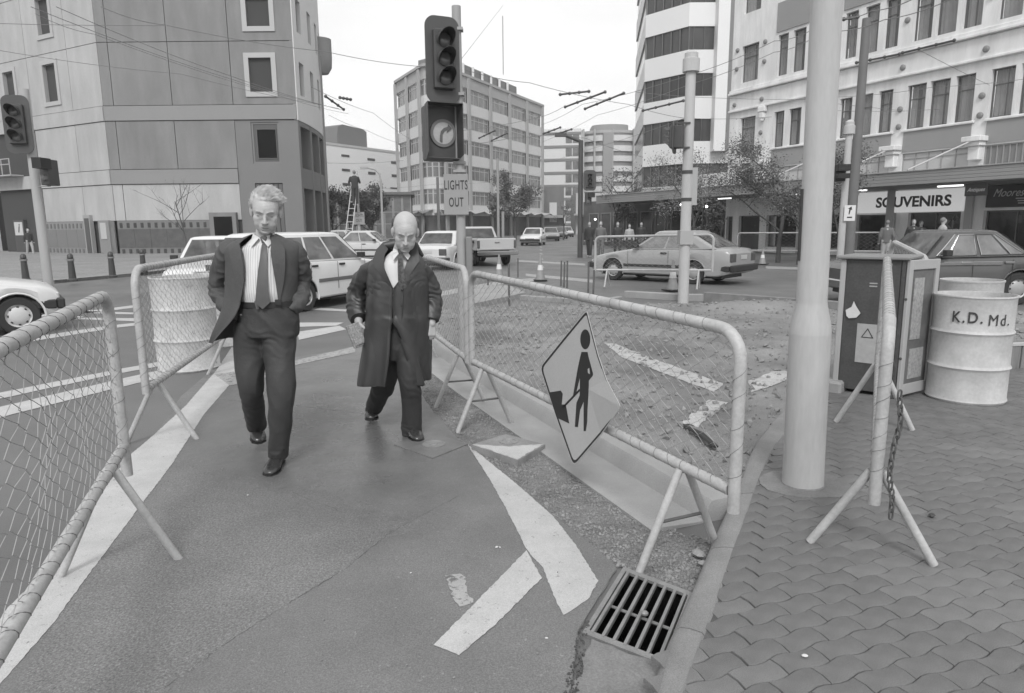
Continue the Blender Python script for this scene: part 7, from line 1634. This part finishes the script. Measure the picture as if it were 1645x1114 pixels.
bl = LP(430, 487, .03); b = MB(); rg = [shellring((bl.x, bl.y, bl.z + dz), .183, .134, 0, 0, 40)[:-1] for dz in (-.018, .018)]; b.loft(rg); belt = b.build('belt', m_btn, man1, smooth='auto'); b = MB(); p = LP(447, 486, -.10); b.bbox(p.x - .02, p.x + .02, p.y - .008, p.y + .004, p.z - .018, p.z + .018, .003); b.build('buckle', m_tyre, belt)
# jacket: open shell + sleeves
j = MB()
lv = []
for px, py, dy, a, bb, g0, g1 in ((424, 376, .055, .076, .072, .92, .85), (423, 382, .055, .132, .098, .66, .58), (422, 391, .05, .208, .122, .50, .44), (422, 402, .045, .238, .138, .34, .38), (421, 425, .04, .234, .150, .24, .48), (420, 450, .04, .230, .155, .20, .60), (418, 480, .04, .230, .160, .26, .74), (414, 505, .04, .242, .180, .34, 1.0), (409, 530, .04, .262, .192, .62, 1.38), (406, 548, .05, .268, .192, .95, 1.65)):
    p = LP(px, py, dy); lv.append((p.x, p.y, p.z, a, bb, g0, g1))
openshell(j, lv, 60, .009, 5, 2.2, ripple=.012)
shl = LP(368, 403, .05); shr = LP(472, 405, .07)
me = j.mesh('jacket', m_suit, True); wrinkle(me, .007, 5.5, 11, (1, 1, .5), [(tuple(LP(390, 470, -.1)), .09, .006, (.8, 0, .5)), (tuple(LP(470, 450, -.05)), .10, .005, (.5, 0, .8))]); jk = obj('jacket', me, man1)
for pts, cx_, nm in (([q4(shl + Vector((.05, 0, .012)), .052), q4(shl, .066), q4(LP(358, 430, .09), .066), q4(elL, .064), q4(LP(366, 490, .03), .058), q4(wrL + Vector((-.01, -.01, .01)), .048)], elL, 'left'), ([q4(shr + Vector((-.05, 0, .012)), .052), q4(shr, .064), q4(LP(482, 430, .12), .065), q4(elR, .063), q4(LP(480, 482, .06), .057), q4(wrR + Vector((.01, -.01, .02)), .047)], elR, 'right')):
    b = MB(); sleeve(b, pts, 28); me = remesh(b, .007, 2, 'sleeve'); wrinkle(me, .012, 9, 5 if nm == 'left' else 8, (1, 1, 1.1), [(tuple(cx_), .10, .007, (.35, .1, .95)), (tuple(pts[-2][:3]), .07, .006, (.2, 0, 1))]); finish(me, 'sleeve', m_suit, jk)
def lapel(parent, pts, out, mat, name='lapel'):
    """flat folded strip: pts along the inner edge, out = outward offsets"""
    b = MB(); ins = [Vector(p) for p in pts]; ou = [Vector(p) + Vector(o) for p, o in zip(pts, out)]; n = len(pts); up = [Vector((0, -.007, 0))] * n
    vs = ins + ou + [p + Vector((0, -.009, 0)) for p in ins] + [p + Vector((0, -.006, 0)) for p in ou]
    fs = []
    for i in range(n - 1):
        fs += [(2 * n + i, 2 * n + i + 1, 3 * n + i + 1, 3 * n + i), (i, n + i, n + i + 1, i + 1), (n + i, 3 * n + i, 3 * n + i + 1, n + i + 1), (i, i + 1, 2 * n + i + 1, 2 * n + i)]
    fs += [(0, 2 * n, 3 * n, n), (n - 1, 2 * n - 1, 4 * n - 1, 3 * n - 1)]
    b.add(vs, fs); return b.build(name, mat, parent, smooth='auto')
def edge_of(lv, side, idx):
    o = []
    for L_ in idx:
        x, y, z, a, bb, g0, g1 = lv[L_]; f = g1 if side > 0 else -g0; s_, c_ = math.sin(f), math.cos(f); e = 2.2; o.append(Vector((x + a * math.copysign(abs(s_) ** (2 / e), s_), y - bb * abs(c_) ** (2 / e), z)))
    return o
for s_ in (-1, 1):
    ed = edge_of(lv, s_, [1, 2, 3, 4, 5, 6]); lapel(jk, ed, [(s_ * .035, .02, .0), (s_ * .062, .018, -.004), (s_ * .085, .018, .004), (s_ * .075, .012, 0), (s_ * .05, .012, 0), (s_ * .01, .003, 0)], m_suit)
for py in (508, 500): pass
bt = LP(387, 507, -.155); b = MB(); b.ball(bt, (.009, .005, .009), 8, 5); b.build('button', m_btn, jk)

# cuffs
for w_, e in ((wrR, elR),):
    d = (w_ - e).normalized(); b = MB(); b.tube([w_ - d * .005, w_ + d * .018], .036, 18); b.build('cuff', m_shirt, man1, smooth='auto')
# ---------------------------------------------------------------- man in raincoat
r2 = Vector((-.90, 5.05, 0))
L2 = lambda px, py, dy=0: LP(px, py, dy, r2)
man2 = thing('person', 'balding man in long dark raincoat and patterned tie, head bowed', 'person', r2)
Mh2 = Matrix.Translation(L2(651, 373, -.08)) @ Matrix.Rotation(math.radians(10), 4, 'Z') @ Matrix.Rotation(math.radians(28), 4, 'X') @ Matrix.Rotation(math.radians(3), 4, 'Y') @ Matrix.Scale(1.15, 4)
nk2 = L2(640, 418, .06); sL = L2(594, 432, .05); sR = L2(676, 430, .05); eL = L2(573, 480, .10); wL = L2(576, 517, -.02); eR = L2(694, 478, .12); wR = L2(693, 520, .03)
kL2 = L2(617, 615, .05); aL2 = L2(598, 660, .42); kR2 = L2(661, 610, -.10); aR2 = L2(660, 693, -.02)
def prims2(b):
    head_parts(b, Mh2); cap_(b, Mh2 @ Vector((0, .03, -.06)), nk2, .058, .062); chain(b, [nk2 + Vector((0, .02, -.10)), L2(638, 470, .05), L2(637, 530, .05)], [.08, .10, .10], 18)
    for s_, e, w_, sg in ((sL, eL, wL, -1), (sR, eR, wR, 1)):
        cap_(b, nk2 + Vector((0, .02, -.07)), s_ + Vector((-sg * .05, .01, -.04)), .04, .035); chain(b, [s_ + Vector((-sg * .03, .01, -.05)), e, w_], [.038, .036, .031])
    hand(b, wL + Vector((0, 0, -.005)), Vector((.10, -.25, -1)), Vector((.75, .55, .1)), Vector((.1, -1, 0)), .75, 1.0)
    hand(b, wR + Vector((0, 0, -.005)), Vector((0, -.2, -1)), Vector((-.6, .8, 0)), Vector((-.3, -1, 0)), .55, .95)
    for h_, k_, a_ in ((L2(622, 545, .03), kL2, aL2), (L2(652, 545, .02), kR2, aR2)): chain(b, [h_, k_, a_], [.08, .05, .032])
body2 = buildbody(man2, prims2, .0045, Mh2); eyes(body2, Mh2, M('brow_grey', .20, rough=.7), m_skin); hair(man2, Mh2, m_hairg, 'fringe', 5)
lL = [q4(L2(622, 560, .04), .105), q4(L2(617, 615, .06), .088), q4(L2(607, 640, .22), .070), q4(L2(598, 660, .40), .066)]
lR = [q4(L2(655, 545, .02), .105), q4(L2(657, 600, -.09), .084), q4(L2(661, 655, -.06), .076), q4(L2(661, 697, -.02), .076)]
wst2 = L2(638, 492, .03); b = MB(); b.loft([shellring((wst2.x, wst2.y, wst2.z + dz), .165, .12, 0, 0, 40)[:-1] for dz in (-.3, 0)]); b.build('waistband', m_trou, man2, smooth='auto'); wst2 = L2(638, 530, .03); trousers(man2, [lL, lR], (wst2.x, wst2.y, wst2.z, .165, .12), m_trou, 21, wcent=[(tuple(L2(658, 690, -.04)), .07, .006, (.3, 0, 1)), (tuple(L2(658, 620, -.1)), .10, .004, (.6, 0, .8))])
ht = L2(600, 652, .50); shoe(man2, ht + Vector((-.0, -.03, -.055)), L2(596, 676, .25) + Vector((0, 0, .0)), m_shoe)
ar2 = L2(662, 697, 0); shoe(man2, (ar2.x - .045, .07, .012), (ar2.x + .085, -.205, .014), m_shoe)
# shirt front and tie
b = MB(); s_l = [(L2(645, 404, .0), .072, .060), (L2(642, 414, .03), .11, .078), (L2(640, 425, .03), .14, .100), (L2(640, 450, .03), .155, .125), (L2(640, 480, .02), .17, .14)]
sl_ = smoothpath([(p.x, p.y, p.z, a, c_) for p, a, c_ in s_l], 4); b.loft([shellring(p[:3], p[3], p[4], 0, 0, 40)[:-1] for p in sl_]); sh2 = b.build('shirt', m_shirt, man2, smooth=True)
collar(sh2, L2(646, 402, -.01), .064, 0, m_shirt)
tk = L2(643, 402, -.10); tq = [L2(643, 410, -.105), L2(643, 425, -.125), L2(645, 445, -.135), L2(647, 460, -.135)]
tie(man2, tk, [(q.x, q.y, q.z, w_) for q, w_ in zip(tq, (.014, .020, .027, .032))], m_tie2)
# raincoat
lv2 = []
for px, py, dy, a, bb, g0, g1 in ((642, 400, .05, .095, .085, .85, .85), (641, 407, .05, .135, .105, .66, .60), (640, 417, .05, .185, .125, .46, .44), (638, 428, .045, .218, .145, .30, .34), (638, 445, .04, .228, .160, .12, .20), (638, 460, .04, .232, .170, 0, 0), (637, 480, .04, .235, .175, 0, 0), (637, 500, .04, .240, .180, 0, 0), (637, 512, .04, .245, .19, 0, 0), (635, 540, .04, .254, .20, .01, .22), (633, 572, .04, .266, .215, .01, .44), (631, 598, .04, .276, .225, .02, .62), (630, 612, .04, .280, .228, .03, .74)):
    p = L2(px, py, dy); lv2.append((p.x, p.y, p.z, a, bb, g0, g1))
j = MB(); openshell(j, lv2, 72, .007, 5, 2.25, ripple=.030)
me = j.mesh('raincoat', m_coat, True); wrinkle(me, .011, 5.0, 31, (1, 1, .5), [(tuple(L2(640, 510, -.16)), .12, .006, (.75, 0, .65)), (tuple(L2(600, 470, -.1)), .10, .005, (.4, 0, .9)), (tuple(L2(670, 450, -.1)), .10, .005, (-.5, 0, .9))]); ct = obj('raincoat', me, man2)
for pts, cx_, sd_ in (([q4(sL + Vector((.07, 0, .012)), .056), q4(sL + Vector((.015, 0, -.01)), .072), q4(L2(580, 455, .09), .076), q4(eL, .076), q4(L2(572, 500, .03), .070), q4(wL + Vector((0, 0, .02)), .064)], eL, 2), ([q4(sR + Vector((-.07, 0, .012)), .056), q4(sR + Vector((-.015, 0, -.01)), .070), q4(L2(687, 455, .10), .073), q4(eR, .073), q4(L2(694, 500, .07), .066), q4(wR + Vector((0, 0, .02)), .058)], eR, 6)):
    b = MB(); sleeve(b, pts, 28); me = remesh(b, .007, 2, 'sleeve'); wrinkle(me, .011, 8, sd_, (1, 1, 1.1), [(tuple(cx_), .11, .008, (.35, .1, .95)), (tuple(pts[-2][:3]), .07, .006, (.2, 0, 1))]); finish(me, 'sleeve', m_coat, ct)
for s_ in (-1, 1):
    ed = edge_of(lv2, s_, [0, 1, 2, 3, 4, 5]); lapel(ct, ed, [(s_ * .05, .045, .045), (s_ * .070, .03, .030), (s_ * .085, .02, -.005), (s_ * .070, .015, 0), (s_ * .045, .012, 0), (s_ * .008, .002, 0)], m_coat, 'coat_collar')
b = MB(); bk = L2(642, 402, .13); b.tube([L2(605, 412, .08), L2(618, 396, .13), L2(642, 392, .16), L2(668, 397, .13), L2(678, 412, .08)], [.012, .022, .026, .022, .012], 8, flat=1.6); b.build('collar_back', m_coat, ct, smooth=True)
for py in (466, 492): 
    p = L2(646, py, -.155); b = MB(); b.ball(p, (.010, .006, .010), 8, 5); b.build('button', m_btn, ct)
b = MB(); p = L2(648, 462, -.14); q = L2(645, 512, -.165); b.tube([p, p.lerp(q, .5) + Vector((0, -.008, 0)), q], .004, 5); b.build('placket_edge', m_coat, ct)
# folded newspaper in his hand
nwp = thing('folded_newspaper', 'small folded newspaper held low in the coated man left-hand side fingers', 'newspaper', r2)
a = L2(574, 535, -.10); b = MB(); mt_ = Matrix.Translation(a) @ Matrix.Rotation(math.radians(-18), 4, 'Y') @ Matrix.Rotation(math.radians(35), 4, 'Z'); b.bbox(-.065, .02, -.012, .012, -.10, .075, .004, mt_); b.bbox(-.055, .03, -.022, -.013, -.085, .075, .003, mt_)
b.build('folded_sheets', M('newsprint', .26, rough=.9, nz=.35, ns=60, fine=.4, fs=150), nwp)
# ---------------------------------------------------------------- small figures far off
def farperson(label, x, y, z, face, top, bot, skin=None, hgt=1.7, stride=.12, arms=0, hat=None, seed=0, tilt=0):
    """face: heading in degrees clockwise from +Y"""
    t = thing('person', label, 'person', (x, y, z), -math.radians(face)); k = hgt / 1.75; V_ = lambda a, b_, c_: Vector((a, b_, c_)) * k
    b = MB(); b.ball(V_(0, .01, 1.63), (.075 * k, .095 * k, .115 * k), 14, 10); cap_(b, V_(0, 0, 1.55), V_(0, -.01, 1.42), .05, .06); chain(b, [V_(0, 0, 1.35), V_(0, 0, 1.0)], [.12, .12]); b.ball(V_(0, .10, 1.61), (.015, .02, .02), 6, 4)
    ah = (V_(-.26, .05, .82), V_(.26, -.03, .82)) if arms == 0 else (V_(-.18, .30, 1.12 + .25 * arms), V_(.18, .30, 1.10 + .25 * arms)); ae = (V_(-.25, -.05, 1.10), V_(.25, -.08, 1.10)) if arms == 0 else (V_(-.27, .08, 1.15), V_(.27, .08, 1.15))
    for i, sx in enumerate((-1, 1)):
        chain(b, [V_(sx * .18, 0, 1.38), ae[i], ah[i]], [.05, .04, .035], 10); b.ball(ah[i], .045, 8, 6)
    for sx, st in ((-1, stride), (1, -stride)): chain(b, [V_(sx * .09, 0, .92), V_(sx * .09, st * .7 + .03, .50), V_(sx * .09, st, .07)], [.075, .05, .04], 10); cap_(b, V_(sx * .09, st, .045), V_(sx * .09, st + .16, .035), .04, .035)
    me = remesh(b, .016, 2, 'body'); finish(me, 'body', m_skin, t)
    b = MB(); rings = [shellring(V_(0, 0, zz), a * k, c_ * k, 0, 0, 18)[:-1] for zz, a, c_ in ((.84, .18, .125), (1.0, .17, .125), (1.2, .18, .135), (1.36, .20, .125), (1.45, .13, .09), (1.49, .07, .07))]; b.loft(rings)
    for i, sx in enumerate((-1, 1)): chain(b, [V_(sx * .18, 0, 1.38), ae[i], ae[i].lerp(ah[i], .85)], [.07, .06, .05], 10)
    me = remesh(b, .018, 2, 'jacket'); finish(me, 'jacket', top, t)
    b = MB()
    for sx, st in ((-1, stride), (1, -stride)): chain(b, [V_(sx * .09, 0, .92), V_(sx * .09, st * .7 + .03, .50), V_(sx * .09, st, .12)], [.105, .08, .065], 10)
    me = remesh(b, .018, 2, 'trousers'); finish(me, 'trousers', bot, t)
    b = MB(); b.ball(V_(0, -.015, 1.66), (.085 * k, .10 * k, .10 * k), 12, 8); b.build('hair', hat or m_hairg, t, smooth=True)
    return t
m_c1, m_c2, m_c3 = M('cloth_dark', .04, rough=.8), M('cloth_mid', .12, rough=.8), M('cloth_pale', .35, rough=.8)
q = P(568, 340, 36.0); zw = P(568, 333, 36).z
wk = farperson('worker in dark clothes high on a ladder reaching to the top of a pole', q.x + .12, 36.0, P(570, 330, 36).z, -20, m_c1, m_c1, hgt=1.75, stride=.03, arms=1.2)
# ladder and its pole with notice plate
gp = P(578, 385, 36.6); plx = thing('sign_post', 'pale post with a notice plate that the ladder leans against', 'post', (gp.x, 36.6, 0)); b = MB(); b.lathe([(.07, 0), (.06, P(576, 275, 36.6).z)], 12); b.build('post_shaft', m_pole, plx, smooth='auto'); a_, c_ = P(567, 341, 36.5), P(586, 361, 36.5)
b = MB(); b.box(a_.x - gp.x, c_.x - gp.x, -.12, -.09, c_.z, a_.z); npl = b.build('notice_plate', M('plate_grey', .27), plx); lettering('LIGHTS', .22, m_blk, npl, Matrix.Translation(((a_.x + c_.x) / 2 - gp.x, -.125, c_.z + .46)) @ RX90, depth=.001, sx=.7); lettering('OUT', .22, m_blk, npl, Matrix.Translation(((a_.x + c_.x) / 2 - gp.x, -.125, c_.z + .2)) @ RX90, depth=.001, sx=.7)
la0, la1 = P(554, 388, 35.3), P(572, 277, 36.4); la0.z = 0; ld_ = thing('ladder', 'long pale ladder leaning on the notice post with a worker on it', 'ladder', (la0.x, la0.y, 0)); dL = la1 - la0; dL.z = la1.z; sdv = Vector((.17, .03, 0))
for s_ in (-1, 1): b = MB(); b.tube([sdv * s_, dL + sdv * s_ * .8], .028, 6); b.build('stile', M('ladder_pale', .45, rough=.5), ld_)
for k in range(13): c_ = dL * ((k + .5) / 13); b = MB(); b.tube([c_ - sdv * .95, c_ + sdv * .95], .02, 5); b.build('rung', M('ladder_pale', .45), ld_)
for lab, px, Y, face, top, bot, h_, st in (('person seen from behind in a grey jacket before the souvenir shop window', 1424, 26.5, 20, m_c2, m_c3, 1.66, .05), ('person with dark jacket beside the souvenir doorway pillar', 1466, 27.5, 200, m_c1, m_c1, 1.68, .1), ('person standing in the souvenir shop doorway', 1478, 28.5, 180, m_c2, m_c1, 1.62, .05), ('pale haired person just over the dark sedan roof', 1513, 24.0, 100, m_c3, m_c1, 1.72, .1),
        ('dark figure at far left walking before the shop glass with the information board', 46, 45, 120, m_c1, m_c3, 1.7, .2), ('dark clothed pedestrian left of the slender bare tree', 947, 34.5, 200, m_c1, m_c1, 1.74, .15), ('pedestrian in pale grey coat under the first street lamp glow', 965, 33, 190, m_c2, m_c2, 1.75, .1), ('dark pedestrian right of the slender bare tree', 992, 36, 170, m_c1, m_c1, 1.72, .15), ('pale pedestrian under the canopy end', 1011, 38, 180, m_c3, m_c1, 1.6, .1), ('dark pedestrian furthest right under the canopy end', 1030, 40, 200, m_c1, m_c2, 1.7, .1)):
    q = P(px, 385, Y); farperson(lab, q.x, Y, 0.0, face, top, bot, hgt=h_, stride=st, seed=px)
# ================================================================ AIR
hz_ = MB(); hz_.box(-720, 720, -75, 915, -1.2, 42)
hazeo = hz_.build('haze', None, kind='stuff'); hm = bpy.data.materials.new('haze_air'); hm.use_nodes = True; hn = hm.node_tree; hn.nodes.clear()
ho = hn.nodes.new('ShaderNodeOutputMaterial'); pv = hn.nodes.new('ShaderNodeVolumePrincipled'); pv.inputs['Color'].default_value = (.95, .95, .95, 1); pv.inputs['Density'].default_value = .0010; pv.inputs['Anisotropy'].default_value = .2
hn.links.new(pv.outputs[0], ho.inputs['Volume']); hazeo.data.materials.append(hm)
